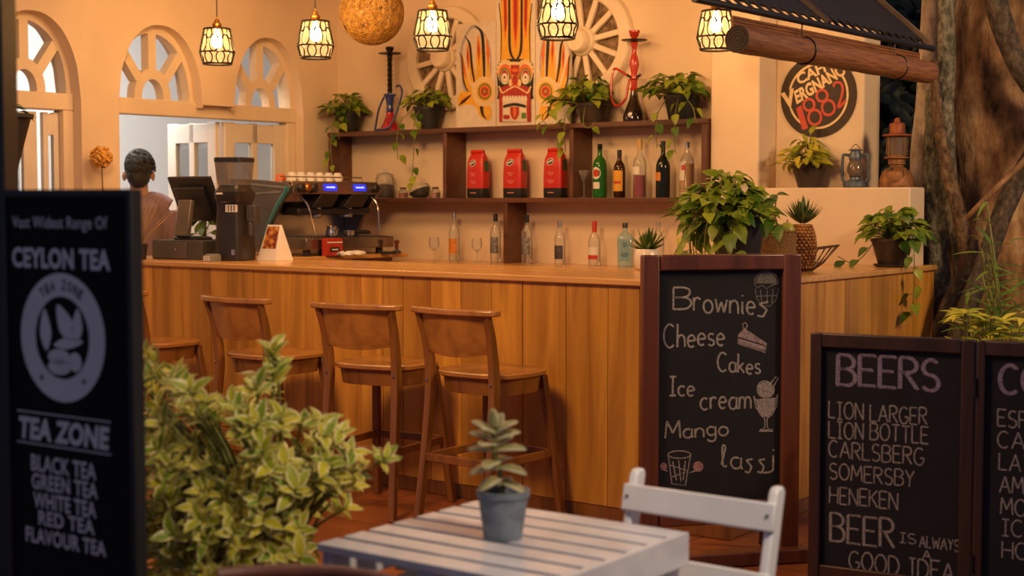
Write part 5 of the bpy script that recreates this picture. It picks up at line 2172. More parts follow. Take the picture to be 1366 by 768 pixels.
# spiky plant in the white ribbed pot
p = thing('potted_plant', 'spiky dark green succulent in a white ribbed pot left of the tall chalkboard', 'plant', on_z(863, 360, BZ), A0)
mb = MB()
vs, fs = [], []
pr = [(0.046, 0), (0.060, 0.012), (0.064, 0.06), (0.060, 0.10), (0.054, 0.105), (0.05, 0.085)]
N = 48
for rr, z in pr:
    for j in range(N):
        a = 2 * PI * j / N
        q = rr * (1 + 0.025 * math.cos(16 * a))
        vs.append((q * math.cos(a), q * math.sin(a), z))
for i in range(len(pr) - 1):
    for j in range(N):
        fs.append((i * N + j, i * N + (j + 1) % N, (i + 1) * N + (j + 1) % N, (i + 1) * N + j))
fs.append(tuple(reversed(range(N))))
mb.add(vs, fs)
mb.build('pot', plain('white_ceramic', (0.72, 0.66, 0.58), 0.3, vary=.04, coat=.3), p, smooth=60)
mb = MB()
mb.lathe([(0.0525, 0.088), (0.03, 0.094), (0, 0.095)], 20, cap=False)
mb.build('soil', m_soil, p)
mb = MB()
random.seed(5)
for k in range(38):
    a = random.uniform(0, 6.28)
    e = random.uniform(0.25, 1.5)
    d = Vector((math.cos(a) * math.cos(e), math.sin(a) * math.cos(e), math.sin(e)))
    mb.leaf((math.cos(a) * .012, math.sin(a) * .012, 0.093), d, (-math.cos(a) * .6, -math.sin(a) * .6, 1), random.uniform(0.09, 0.13), 0.02, -0.1, 0.6, 'blade')
mb.build('foliage', m_green, p, smooth=60)

# woven basket with one stem and a fruit
p = thing('woven_basket', 'small round woven basket on the bar beside the pineapple', 'basket', P(0.25, 0.90, BZ), A0)


def weave_mat():
    m, n, l, b = nt('woven_cane')
    tc = n.new('ShaderNodeTexCoord')
    w = n.new('ShaderNodeTexWave')
    w.bands_direction = 'Z'
    w.inputs['Scale'].default_value = 45
    w.inputs['Distortion'].default_value = 6
    w.inputs['Detail Scale'].default_value = 4
    l.new(tc.outputs['Object'], w.inputs['Vector'])
    l.new(ramp(n, l, w.outputs['Fac'], [(0.2, (0.16, 0.075, 0.02)), (0.8, (0.50, 0.29, 0.09))]), b.inputs['Base Color'])
    b.inputs['Roughness'].default_value = 0.7
    bump(n, l, b, w.outputs['Fac'], 0.7, 0.01)
    return m


m_cane = weave_mat()
mb = MB()
mb.lathe([(0.078, 0), (0.086, 0.004), (0.090, 0.195), (0.083, 0.195), (0.080, 0.01), (0, 0.008)], 36)
mb.build('basket_body', m_cane, p, smooth=40)
mb = MB()
mb.tube([(0.089 * math.cos(2 * PI * k / 32), 0.089 * math.sin(2 * PI * k / 32), 0.198) for k in range(32)], 0.006, 6, closed=True)
mb.build('rim', m_cane, p)
mb = MB()
mb.lathe([(0.081, 0.140), (0.081, 0.147), (0, 0.148)], 28)
mb.build('basket_lining', m_cane, p)
q = thing('seedling', 'thin red-stemmed seedling with a few leaves growing out of the woven basket', 'plant', P(0.25, 0.90, BZ + 0.1485), A0)
mb = MB()
mb.tube(smooth_path([(0, 0, 0), (0.0, 0, 0.07), (-0.01, -0.01, 0.13), (0.0, -0.02, 0.223)], 5), 0.0035, 6)
mb.build('stem', plain('red_stem', (0.22, 0.05, 0.03), .6), q)
mb = MB()
mb.leaf((0, -0.02, 0.223), (-0.3, -0.3, -0.6), (0, -1, .4), 0.075, 0.05, 0.2)
mb.leaf((0, -0.02, 0.223), (0.8, -0.2, 0.25), (0, -.6, 1), 0.07, 0.035, 0.4)
mb.leaf((-0.008, -0.01, 0.14), (-0.7, -0.2, 0.4), (0, -.6, 1), 0.04, 0.025, 0.2)
mb.build('foliage', m_green, q, smooth=60)
q = thing('green_mango', 'yellow-green mango showing over the rim of the woven basket', 'fruit', P(0.215, 0.925, BZ + 0.1485), A0)
mb = MB()
mb.sphere((0, 0, 0.047), (0.040, 0.034, 0.047), 20, 12)
mb.build('fruit_body', plain('mango_skin', (0.42, 0.42, 0.06), 0.4, vary=.2), q, smooth=60)
mb = MB()
mb.tube([(0, 0, 0.093), (0.003, 0, 0.105)], 0.003, 6)
mb.build('stalk', m_brownstem, q)

# wire fruit bowl and pineapple
wbp = P(0.22, 1.10, BZ)
q = thing('wire_bowl', 'open wire fruit bowl on the bar holding the pineapple', 'bowl', wbp, A0)
mb = MB()
for k in range(26):
    a = 2 * PI * k / 26
    e = 1 + 0.18 * max(0, math.cos(a))
    mb.tube([(0.05 * math.cos(a), 0.05 * math.sin(a), 0.004), (0.10 * math.cos(a), 0.10 * math.sin(a), 0.04), (0.15 * e * math.cos(a + .1), 0.15 * e * math.sin(a + .1), 0.10 + 0.03 * max(0, math.cos(a)))], 0.0022, 5)
mb.build('wires', m_brownstem, q)
mb = MB()
for rr, z, th in ((0.05, 0.004, 0.0035), (0.10, 0.04, 0.002)):
    mb.tube([(rr * math.cos(2 * PI * k / 36), rr * math.sin(2 * PI * k / 36), z) for k in range(36)], th, 6, closed=True)
mb.tube([(0.15 * (1 + 0.18 * max(0, math.cos(2 * PI * k / 36))) * math.cos(2 * PI * k / 36 + .1), 0.15 * (1 + 0.18 * max(0, math.cos(2 * PI * k / 36))) * math.sin(2 * PI * k / 36 + .1), 0.10 + 0.03 * max(0, math.cos(2 * PI * k / 36))) for k in range(36)], 0.0035, 6, closed=True)
mb.build('rings', m_brownstem, q)
q = thing('pineapple', 'ripe pineapple with spiky crown standing in the wire bowl', 'pineapple', (wbp.x, wbp.y, BZ + 0.009), A0)
q.scale = (1.12, 1.12, 1.12)
mb = MB()


def pine_mat():
    m, n, l, b = nt('pineapple_skin')
    f = noise(n, l, 40, 2)
    l.new(ramp(n, l, f, [(0.3, (0.17, 0.05, 0.012)), (0.7, (0.46, 0.20, 0.03))]), b.inputs['Base Color'])
    b.inputs['Roughness'].default_value = 0.6
    return m


pr = lambda z: 0.058 * math.sin(PI * min(1, (z + 0.03) / 0.25)) ** 0.45
mb.lathe([(0.03, 0.0)] + [(pr(0.005 + 0.19 * k / 12) * 0.96, 0.005 + 0.19 * k / 12) for k in range(13)] + [(0.0, 0.198)], 24)
for i in range(14):
    z = 0.010 + i * 0.0138
    for j in range(18):
        a = 2 * PI * (j + 0.5 * (i % 2)) / 18
        r_ = pr(z)
        mb.sphere((r_ * .955 * math.cos(a), r_ * .955 * math.sin(a), z), (0.0098, 0.0098, 0.0088), 6, 4)
mb.build('fruit_body', pine_mat(), q, smooth=30)
mb = MB()
random.seed(6)
for k in range(90):
    a = random.uniform(0, 6.28)
    e = random.uniform(0.35, 1.5)
    d = Vector((math.cos(a) * math.cos(e), math.sin(a) * math.cos(e), math.sin(e)))
    mb.leaf((math.cos(a) * .012, math.sin(a) * .012, 0.192 + 0.03 * (e / 1.5)), d, (-math.cos(a), -math.sin(a), .6), random.uniform(0.06, 0.10), 0.016, -0.25, 0.5, 'blade')
mb.build('crown', leafmat('pineapple_crown', (0.06, 0.12, 0.03), (0.20, 0.26, 0.07)), q, smooth=60)

# plant on the far corner of the bar
cp = P(0.09, 1.86, BZ)
q = thing('pot_saucer', 'flat dark saucer under the trailing plant on the right end of the bar', 'saucer', cp, A0)
mb = MB()
mb.lathe([(0.07, 0), (0.088, 0.004), (0.092, 0.014), (0.086, 0.014), (0.07, 0.007), (0, 0.0065)], 30)
mb.build('dish', m_potdark, q, smooth=40)
p = thing('potted_plant', 'pothos in a brown pot on the right end of the bar, one vine hanging down', 'plant', (cp.x, cp.y, BZ + 0.0075), A0)
pot_part(p, 0.105, 0.066, 0.14, m_potdark)
crown_part(p, (0, 0, 0.12), 95, 0.16, 0.19, 0.085, 51, bias=(0.03, -0.03), ymax=0.135)
vine_part(p, [(0.06, -0.06, 0.13), (0.14, -0.07, 0.16), (0.16, -0.08, 0.02), (0.16, -0.08, -0.14), (0.15, -0.08, -0.26)], 10, 0.085, 52)
vine_part(p, [(-0.07, -0.05, 0.13), (-0.10, -0.10, 0.06), (-0.15, -0.14, 0.012), (-0.23, -0.15, 0.045)], 3, 0.08, 53, m_green)

# plant in the niche
p = thing('potted_plant', 'yellow-leaved plant in a tapered brown pot on the niche ledge under the round sign', 'plant', at_t(1078, 2.095, LZ_), A0)
pot_part(p, 0.094, 0.058, 0.125, m_potdark)
crown_part(p, (0, 0, 0.105), 90, 0.12, 0.19, 0.09, 61, mat=m_pothos_y, kind='lance', wr=0.46, bias=(-0.02, -0.03), droop=0.1, ymax=0.103)

# plant on the bar behind the till
p = thing('potted_plant', 'small leafy plant half hidden between the till screen and the coffee grinder', 'plant', P(4.03, 0.60, BZ), A0)
pot_part(p, 0.06, 0.045, 0.09, m_paper)
crown_part(p, (0, 0, 0.08), 24, 0.07, 0.25, 0.10, 62, mat=m_green, kind='oval', wr=0.45)

# dried flower ball and grass at the far left end of the bar
p = thing('flower_vase', 'slim vase with a round dried orange flower head at the left end of the bar', 'vase', P(4.30, 0.05, BZ), A0)
mb = MB()
mb.lathe([(0.035, 0), (0.045, 0.02), (0.040, 0.08), (0.02, 0.13), (0.022, 0.16)], 24)
mb.build('vase_body', m_potdark, p, smooth=60)
mb = MB()
mb.tube(smooth_path([(0, 0, 0.1), (0.005, 0, 0.3), (-0.005, 0, 0.55)], 4), 0.0035, 6)
mb.build('stem', m_brownstem, p)
mb = MB()
random.seed(12)
for k in range(170):
    z = random.uniform(-1, 1)
    a = random.uniform(0, 6.28)
    c = math.sqrt(1 - z * z)
    d = Vector((c * math.cos(a), c * math.sin(a), z))
    mb.sphere(d * random.uniform(0.045, 0.064) + Vector((-0.005, 0, 0.605)), 0.0095, 7, 5)
mb.sphere((-0.005, 0, 0.605), 0.05, 16, 10)
mb.build('flower_head', plain('orange_floret', (0.66, 0.34, 0.06), 0.7, vary=.35, scale=60), p, smooth=60)
mb = MB()
for dx, dz in ((-0.05, 0.36), (-0.03, 0.33), (-0.065, 0.30)):
    mb.leaf((0, 0, 0.15), (dx, -0.01, dz - 0.12), (0, -1, 0.2), 0.25, 0.012, 0.15, 0.3, 'blade')
mb.build('leaf_blade', m_brownstem, p, smooth=60)
p = thing('grass_vase', 'small pot of thin dry grass blades on the bar in front of the man', 'vase', P(3.97, 0.06, BZ), A0)
pot_part(p, 0.045, 0.035, 0.09, m_potdark)
mb = MB()
random.seed(14)
for k in range(16):
    a = random.uniform(-0.5, 0.9)
    mb.leaf((0, 0, 0.07), (math.sin(a), random.uniform(-.2, .2), math.cos(a)), (0, -1, 0.2), random.uniform(0.25, 0.42), 0.009, random.uniform(0.05, 0.35), 0.3, 'blade')
mb.build('grass_blades', plain('dry_grass', (0.45, 0.30, 0.12), .7, vary=.3), p, smooth=60)

# ================================================================== the man in the back room doorway
def remesh(o, v, sm=6):
    m = o.modifiers.new('remesh', 'REMESH')
    m.mode = 'VOXEL'
    m.voxel_size = v
    m.use_smooth_shade = True
    s = o.modifiers.new('smooth', 'SMOOTH')
    s.factor = 0.5
    s.iterations = sm


pp = on_s(186, 300, 4.86)
man = thing('person', 'dark-haired man in a pinkish shirt seen from behind, standing in the archway behind the till', 'person', (pp.x, pp.y, 0.0005), R(12))
m_skin = plain('skin', (0.42, 0.22, 0.13), 0.55, vary=0.06)
# local: facing +y, x to his right... feet on z = 0
mb = MB()
mb.sphere((0, 0.0, 1.645), (0.079, 0.098, 0.122), 24, 16)          # skull
mb.sphere((0, 0.03, 1.585), (0.060, 0.072, 0.075), 20, 12)           # jaw
mb.sphere((0, 0.104, 1.615), (0.014, 0.022, 0.022), 12, 8)           # nose
for sx in (-1, 1):
    mb.sphere((sx * 0.092, 0.0, 1.605), (0.014, 0.024, 0.036), 12, 8)   # ears
    mb.sphere((sx * 0.030, 0.088, 1.645), (0.014, 0.010, 0.010), 10, 6)
mb.sphere((0, 0.096, 1.578), (0.024, 0.010, 0.009), 10, 6)
mb.tube([(0, -0.005, 1.44), (0, 0.005, 1.52), (0, 0.01, 1.59)], [0.068, 0.060, 0.058], 20)
mb.tube([(0, 0, 0.92), (0, 0, 1.02), (0, -0.005, 1.14), (0, -0.01, 1.30), (0, -0.01, 1.40), (0, -0.005, 1.46)], [0.135, 0.140, 0.135, 0.150, 0.135, 0.075], 22)
for sx in (-1, 1):
    mb.tube([(sx * 0.05, -0.005, 1.45), (sx * 0.12, -0.01, 1.425), (sx * 0.185, -0.01, 1.385)], [0.05, 0.062, 0.062], 16)
    sh_, el, wr = Vector((sx * 0.195, -0.01, 1.375)), Vector((sx * 0.235, 0.0, 1.10)), Vector((sx * 0.20, 0.20, 0.98))
    mb.tube([sh_, (sh_ + el) / 2, el, (el * .6 + wr * .4), wr], [0.056, 0.048, 0.040, 0.039, 0.027], 16)
    hd = (wr - el).normalized()
    pc_ = wr + hd * 0.05
    mb.tube([wr, wr + hd * 0.03, wr + hd * 0.085], [0.026, 0.036, 0.034], 12)
    sd_ = hd.cross(Vector((0, 0, 1))).normalized()
    for k, ln in enumerate((0.072, 0.082, 0.078, 0.062)):
        b0 = wr + hd * 0.082 + sd_ * (0.027 - 0.018 * k)
        mb.tube([b0, b0 + hd * ln * .45 + Vector((0, 0, -.006)), b0 + hd * ln * .8 + Vector((0, 0, -.02)), b0 + hd * ln + Vector((0, 0, -0.034))], [0.0095, 0.009, 0.0085, 0.007], 8)
    tb = wr + hd * 0.03 - sd_ * (sx * -0.028) * 1.0
    mb.tube([tb, tb + hd * .03 - sd_ * (-sx * 0.022), tb + hd * .062 - sd_ * (-sx * 0.028)], [0.012, 0.011, 0.008], 8)
    hp, kn, an = Vector((sx * 0.085, 0, 0.94)), Vector((sx * 0.10, 0.015, 0.50)), Vector((sx * 0.105, -0.01, 0.085))
    mb.tube([hp, (hp + kn) / 2, kn, (kn * .6 + an * .4), an], [0.100, 0.078, 0.056, 0.057, 0.038], 16)
    mb.tube([(sx * 0.105, -0.05, 0.045), (sx * 0.108, 0.04, 0.045), (sx * 0.115, 0.16, 0.028)], [0.040, 0.042, 0.028], 12)
for i, v in enumerate(mb.v):
    mb.v[i] = Vector((v.x, v.y, v.z - 0.0))
bo = mb.build('body', m_skin, man, smooth=60)
remesh(bo, 0.0075, 4)
mb = MB()
mb.sphere((0, -0.018, 1.672), (0.090, 0.103, 0.112), 44, 30)
mb.sphere((0, -0.052, 1.615), (0.074, 0.060, 0.092), 32, 20)
from mathutils import noise as _mn
for i, v in enumerate(mb.v):
    mb.v[i] = v + (v - Vector((0, -0.02, 1.66))) * 0.09 * _mn.noise(v * 38)
random.seed(2)
for k in range(700):
    z = random.uniform(-0.2, 1)
    a = random.uniform(PI * 0.85, PI * 2.15) if z < 0.5 else random.uniform(0, 6.28)
    c = math.sqrt(max(0, 1 - z * z))
    d = Vector((c * math.cos(a), c * math.sin(a), z))
    b0 = Vector((d.x * .088, -0.018 + d.y * .10, 1.672 + d.z * .110))
    mb.tube([b0, b0 + d * .008 + Vector((0.008, -0.002, -.004)), b0 + d * .009 + Vector((.016, -.004, -0.016))], [0.004, 0.0035, 0.0015], 4)
mb.build('hair', plain('dark_hair', (0.022, 0.018, 0.014), 0.6, vary=.4, scale=80, bmp=.3), man, smooth=60)
m_shirt = plain('mauve_shirt', (0.25, 0.16, 0.17), 0.8, vary=0.1, scale=10, bmp=.15)
mb = MB()
mb.tube([(0, 0, 0.90), (0, 0, 1.02), (0, -0.005, 1.14), (0, -0.01, 1.30), (0, -0.01, 1.40), (0, -0.005, 1.475)], [0.160, 0.160, 0.154, 0.168, 0.150, 0.080], 26)
for sx in (-1, 1):
    mb.tube([(sx * 0.05, -0.005, 1.45), (sx * 0.12, -0.01, 1.428), (sx * 0.185, -0.01, 1.388)], [0.062, 0.074, 0.074], 18)
    mb.tube([(sx * 0.195, -0.01, 1.375), (sx * 0.215, -0.005, 1.24), (sx * 0.228, 0, 1.15)], [0.070, 0.064, 0.060], 18)
so = mb.build('shirt', m_shirt, man, smooth=60)
remesh(so, 0.010, 6)
mb = MB()
mb.tube([(0, 0, 1.00), (0, 0, 0.92), (0, 0, 0.86)], [0.150, 0.158, 0.15], 22)
for sx in (-1, 1):
    mb.tube([(sx * 0.085, 0, 0.92), (sx * 0.093, 0.008, 0.72), (sx * 0.10, 0.015, 0.50), (sx * 0.105, -0.008, 0.075)], [0.108, 0.092, 0.076, 0.066], 18)
to = mb.build('trousers', m_dgrey, man, smooth=60)
remesh(to, 0.011, 6)
# ================================================================== chalk lettering: single-stroke alphabet
def arc(cx, cy, rx, ry, a0, a1, n=12):
    return [(cx + rx * math.cos(R(a0 + (a1 - a0) * k / n)), cy + ry * math.sin(R(a0 + (a1 - a0) * k / n))) for k in range(n + 1)]


GL = {
    'A': (.72, [[(0, 0), (.36, 1), (.72, 0)], [(.14, .36), (.58, .36)]]),
    'B': (.62, [[(0, 0), (0, 1)], [(0, 1)] + arc(.3, .77, .27, .23, 90, -90) + [(0, .54)], [(0, .54)] + arc(.33, .27, .29, .27, 90, -90) + [(0, 0)]]),
    'C': (.66, [arc(.36, .5, .36, .5, 50, 310, 18)]),
    'D': (.66, [[(0, 0), (0, 1)], [(0, 1), (.2, 1)] + arc(.22, .5, .44, .5, 85, -85, 14) + [(0, 0)]]),
    'E': (.55, [[(.55, 1), (0, 1), (0, 0), (.55, 0)], [(0, .52), (.45, .52)]]),
    'F': (.52, [[(.52, 1), (0, 1), (0, 0)], [(0, .52), (.4, .52)]]),
    'G': (.68, [arc(.36, .5, .36, .5, 50, 330, 18) + [(.68, .42), (.42, .42)]]),
    'H': (.62, [[(0, 0), (0, 1)], [(.62, 0), (.62, 1)], [(0, .5), (.62, .5)]]),
    'I': (.40, [[(.2, 0), (.2, 1)], [(0, 1), (.4, 1)], [(0, 0), (.4, 0)]]),
    'K': (.58, [[(0, 0), (0, 1)], [(.55, 1), (0, .45)], [(.16, .58), (.58, 0)]]),
    'L': (.52, [[(0, 1), (0, 0), (.52, 0)]]),
    'M': (.80, [[(0, 0), (.08, 1), (.4, .3), (.72, 1), (.8, 0)]]),
    'N': (.62, [[(0, 0), (0, 1), (.62, 0), (.62, 1)]]),
    'O': (.72, [arc(.36, .5, .36, .5, 90, 450, 22)]),
    'P': (.58, [[(0, 0), (0, 1)], [(0, 1)] + arc(.28, .75, .3, .25, 90, -90) + [(0, .5)]]),
    'R': (.60, [[(0, 0), (0, 1)], [(0, 1)] + arc(.28, .76, .28, .24, 90, -90) + [(0, .52), (.2, .52), (.60, 0)]]),
    'S': (.56, [arc(.29, .75, .26, .25, 40, 250, 12) + arc(.28, .25, .27, .25, 70, -150, 12)]),
    'T': (.62, [[(.31, 0), (.31, 1)], [(0, 1), (.62, 1)]]),
    'W': (.86, [[(0, 1), (.2, 0), (.43, .75), (.66, 0), (.86, 1)]]),
    'Y': (.60, [[(0, 1), (.3, .5), (.60, 1)], [(.3, .5), (.26, 0)]]),
    'a': (.48, [arc(.24, .25, .23, .26, 60, 330, 16), [(.46, .52), (.45, .12), (.52, 0)]]),
    'c': (.44, [arc(.25, .25, .25, .26, 50, 310, 14)]),
    'e': (.46, [[(.02, .27), (.44, .30)] + arc(.23, .27, .22, .26, 10, 310, 16)]),
    'g': (.48, [arc(.24, .27, .23, .25, 50, 330, 16), [(.46, .52), (.47, .0)] + arc(.24, -.12, .23, .22, 0, -160, 10)]),
    'h': (.46, [[(.02, 1), (0, 0)], [(0, .3)] + arc(.23, .28, .21, .24, 150, 0, 8) + [(.45, 0)]]),
    'i': (.14, [[(.06, .5), (.06, .06), (.12, 0)], [(.06, .72), (.07, .77)]]),
    'j': (.2, [[(.14, .5), (.14, -.12)] + arc(.0, -.14, .14, .14, 0, -120, 6), [(.14, .72), (.15, .77)]]),
    'k': (.44, [[(0, 1), (0, 0)], [(.38, .52), (.02, .22)], [(.12, .3), (.44, 0)]]),
    'l': (.26, [[(.0, .1), (.16, .8)] + arc(.1, .86, .07, .14, 0, 180, 8) + [(.06, .1), (.14, 0), (.24, .06)]]),
    'm': (.72, [[(0, .52), (0, 0)], [(0, .3)] + arc(.17, .3, .16, .22, 160, 0, 8) + [(.33, 0)], [(.33, .3)] + arc(.51, .3, .17, .22, 160, 0, 8) + [(.70, 0)]]),
    'n': (.46, [[(0, .52), (0, 0)], [(0, .28)] + arc(.23, .28, .21, .24, 160, 0, 8) + [(.45, 0)]]),
    'o': (.50, [arc(.25, .26, .24, .26, 90, 450, 18)]),
    'r': (.36, [[(0, .52), (.02, 0)], [(.01, .3)] + arc(.2, .3, .18, .22, 170, 40, 8)]),
    's': (.38, [arc(.2, .39, .17, .13, 40, 250, 8) + arc(.19, .13, .18, .13, 70, -150, 8)]),
    'z': (.40, [[(.34, .52), (.06, .44), (.30, .16), (.18, -.14), (.0, -.08)]]),
    'w': (.62, [[(0, .52), (.14, 0), (.31, .42), (.47, 0), (.62, .52)]]),
    ' ': (.35, []),
}


def strokes(mb, text, box, y, r, fn=None, jit=0.0, mi=0, gap=0.17, seed=0, double=0.0):
    """write text to fill box (x0, zbase, x1, zcap) on a board face at depth y"""
    rng = random.Random(seed)
    tot = sum(GL[c][0] + gap for c in text) - gap
    sx = (box[2] - box[0]) / tot
    h = box[3] - box[1]
    x = box[0]
    for c in text:
        w, pl = GL[c]
        dy, rot = rng.uniform(-jit, jit) * h, rng.uniform(-jit, jit) * 0.4
        for s in pl:
            offs = ((0, 0),) if not double else ((-double, 0), (double, 0), (0, double))
            for ox, oz in offs:
                pts = []
                for px_, pz in s:
                    X = x + px_ * sx + (pz - .5) * rot * h + ox
                    Z = box[1] + pz * h + dy + oz
                    if fn:
                        X, Z = fn(X, Z)
                    pts.append((X, y, Z))
                run = [pts[0]]
                for i in range(1, len(pts)):
                    run.append(pts[i])
                    if i + 1 < len(pts):
                        a = Vector(pts[i]) - Vector(pts[i - 1])
                        b = Vector(pts[i + 1]) - Vector(pts[i])
                        if a.length > 1e-6 and b.length > 1e-6 and a.angle(b) > 0.7:
                            mb.tube(run, r, 6, mi=mi, flat=(0, 1, 0))
                            run = [pts[i]]
                if len(run) > 1:
                    mb.tube(run, r, 6, mi=mi, flat=(0, 1, 0))
        x += (w + gap) * sx


class Face:
    """a vertical board face: x to the right along dir from p0, z up, -y towards the viewer"""
    def __init__(self, p0, d, z0=0.0):
        self.p0 = Vector((p0[0], p0[1], 0))
        self.d = Vector((d[0], d[1], 0)).normalized()
        self.n = Vector((-self.d.y, self.d.x, 0))
        self.rz = math.atan2(self.d.y, self.d.x)

    def xz(self, px, py):
        p = on_plane(px, py, self.p0, self.n)
        return ((p - self.p0).dot(self.d), p.z)

    def box(self, x0, yt, x1, yb):
        """left/right picture columns, top/bottom rows measured at the left end"""
        a = self.xz(x0, yb)
        b = self.xz(x0, yt)
        c = self.xz(x1, (yt + yb) / 2)
        return (a[0], a[1], c[0], b[1])


# ================================================================== dessert chalkboard
pL = on_y(856, 340, 5.76)
pR = on_y(1067, 338, 5.91)
F1 = Face(pL, pR - pL)
W1 = (Vector((pR.x, pR.y, 0)) - Vector((pL.x, pL.y, 0))).length
H1 = pL.z
cb = thing('dessert_chalkboard', 'tall mahogany-framed chalkboard listing brownies, cheese cakes and ice cream at the bar corner', 'chalkboard', (pL.x, pL.y, 0), F1.rz)
xi0, zi1 = F1.xz(878, 361)
xi1 = F1.xz(1043, 361)[0]
zi0 = F1.xz(878, 672)[1]
mb = MB()
mb.box((xi0 / 2, 0.0, H1 / 2), (xi0, 0.045, H1))
mb.build('side_rail', m_board, cb, bevel=0.006)
mb = MB()
mb.box(((xi1 + W1) / 2, 0.0, H1 / 2), (W1 - xi1, 0.045, H1))
mb.build('side_rail', m_board, cb, bevel=0.006)
mb = MB()
mb.box((W1 / 2, 0.0, (zi1 + H1) / 2), (xi1 - xi0 - 0.001, 0.043, H1 - zi1))
mb.build('top_rail', m_board, cb, bevel=0.006)
mb = MB()
mb.box((W1 / 2, 0.0, zi0 - 0.045), (xi1 - xi0 - 0.001, 0.043, 0.09))
mb.build('bottom_rail', m_board, cb, bevel=0.006)
mb = MB()
mb.box((W1 / 2, 0.004, (zi0 + zi1) / 2), (xi1 - xi0 - 0.001, 0.012, zi1 - zi0 - 0.001))
mb.build('slate', m_slate, cb, smooth=0)
for x in (0.06, W1 - 0.06):
    mb = MB()
    mb.beam((x, 0.025, H1 - 0.12), (x, 0.20, 0.015), 0.035, 0.025, up=(0, 1, 0))
    mb.build('rear_strut', m_board, cb, bevel=0.003)
mb = MB()
mb.box((W1 / 2, -0.035, 0.03), (W1 + 0.06, 0.10, 0.055))
mb.build('foot_bar', m_board, cb, bevel=0.006)
YF = -0.0025
mb = MB()
rC = 0.0046


def w1(text, x0, yt, x1, yb, jit=0.05, seed=0, r=rC, gap=0.15, yb2=None):
    b = F1.box(x0, yt, x1, yb)
    fn = None
    if yb2 is not None:
        z2 = F1.xz(x1, yb2)[1]
        dz = z2 - b[1]
        fn = lambda X, Z: (X, Z + dz * (X - b[0]) / (b[2] - b[0]))
    mb = MB()
    strokes(mb, text, b, YF, r, fn, jit, 0, gap, seed)
    mb.build('chalk_word', m_chalk, cb, smooth=40)


w1('B', 898, 383, 922, 412, 0.02, 1)
w1('rownie', 925, 382, 1007, 415, 0.04, 2, yb2=420)
w1('z', 1010, 388, 1027, 418, 0.02, 3)
w1('Cheese', 885, 432, 966, 463, 0.04, 4)
w1('Cakes', 957, 470, 1014, 495, 0.04, 5, yb2=499)
w1('Ice', 893, 503, 926, 528, 0.04, 6)
w1('cream', 934, 516, 1002, 546, 0.03, 7)
w1('Mango', 887, 561, 971, 584, 0.04, 8)
w1('lazz', 962, 593, 1022, 622, 0.03, 9, yb2=628)
w1('j', 1022, 593, 1035, 622, 0.0, 10)


def draw1(name, lines, fills=(), mat=m_chalk, r=0.003):
    mb = MB()
    for pts in lines:
        q = [F1.xz(a, b) for a, b in pts]
        mb.tube([(x, YF, z) for x, z in q], r, 6, flat=(0, 1, 0))
    for pts, k in fills:
        flat(mb, [F1.xz(a, b) for a, b in pts], YF - 0.0004, k)
    return mb.build(name, mat, cb, smooth=30)


m_dim = chalk('smudged_chalk', (0.20, 0.19, 0.19))
m_mid = chalk('soft_chalk', (0.40, 0.37, 0.38))
pe2 = lambda cx, cy, rx, ry, a0=0, a1=360, n=20: [(cx + rx * math.cos(R(a0 + (a1 - a0) * k / n)), cy - ry * math.sin(R(a0 + (a1 - a0) * k / n))) for k in range(n + 1)]
# muffin
draw1('chalk_muffin', [pe2(1022, 378, 16, 17, 0, 180), [(1006, 378), (1010, 384), (1016, 380), (1022, 385), (1030, 380), (1038, 378)], [(1007, 385), (1009, 398), (1018, 408), (1027, 408), (1036, 398), (1038, 384)], [(1014, 386), (1016, 404)], [(1023, 387), (1023, 406)], [(1031, 386), (1029, 404)], [(1008, 395), (1037, 394)], pe2(1022, 371, 10, 8, 20, 160)],
      [(pe2(1022, 378, 14, 15, 0, 180), 0)], m_dim, 0.0022)
# cake slice
draw1('chalk_cake', [[(984, 448), (992, 438), (1022, 458), (1021, 470), (984, 458), (984, 448), (1022, 460)], [(984, 453), (1021, 465)], [(992, 438), (990, 432), (994, 430), (997, 434), (994, 439)]],
      [([(984, 449), (992, 439), (1022, 459)], 0), ([(985, 451), (1021, 462), (1020, 468), (985, 457)], 0)], chalk('rosy_chalk', (0.42, 0.34, 0.36)), 0.0024)
# ice cream glass
draw1('chalk_sundae', [pe2(1021, 528, 15, 12, 180, 360), [(1005, 528), (1008, 543), (1015, 554), (1020, 558), (1020, 570), (1012, 575), (1031, 575), (1023, 570), (1023, 558), (1030, 552), (1036, 541), (1037, 526)], [(1025, 515), (1035, 502), (1038, 504), (1030, 518)], pe2(1020, 517, 10, 9, 0, 180)],
      [(pe2(1021, 520, 12, 11), 0), ([(1008, 532), (1036, 530), (1033, 546), (1024, 556), (1017, 555), (1010, 546)], 0), ([(1014, 572), (1030, 572), (1031, 575), (1012, 575)], 0)], m_mid, 0.0026)
# lassi glass with two round handles
draw1('chalk_glass', [pe2(906, 606, 15, 5), [(891, 606), (896, 645), (914, 647), (921, 606)], [(897, 615), (902, 640)], [(905, 614), (908, 642)], [(914, 614), (911, 640)], [(893, 620), (918, 628), (896, 636)], [(890, 628), (884, 626)], [(920, 630), (930, 627)]], [], m_mid, 0.0026)
mb = MB()
flat(mb, [F1.xz(*q) for q in pe2(885, 622, 4.5, 5.5)], YF)
mb.build('chalk_dot', m_chalk_p, cb, smooth=0)
mb = MB()
flat(mb, [F1.xz(*q) for q in pe2(931, 622, 7, 7)], YF)
mb.build('chalk_dot', m_chalk_p, cb, smooth=0)

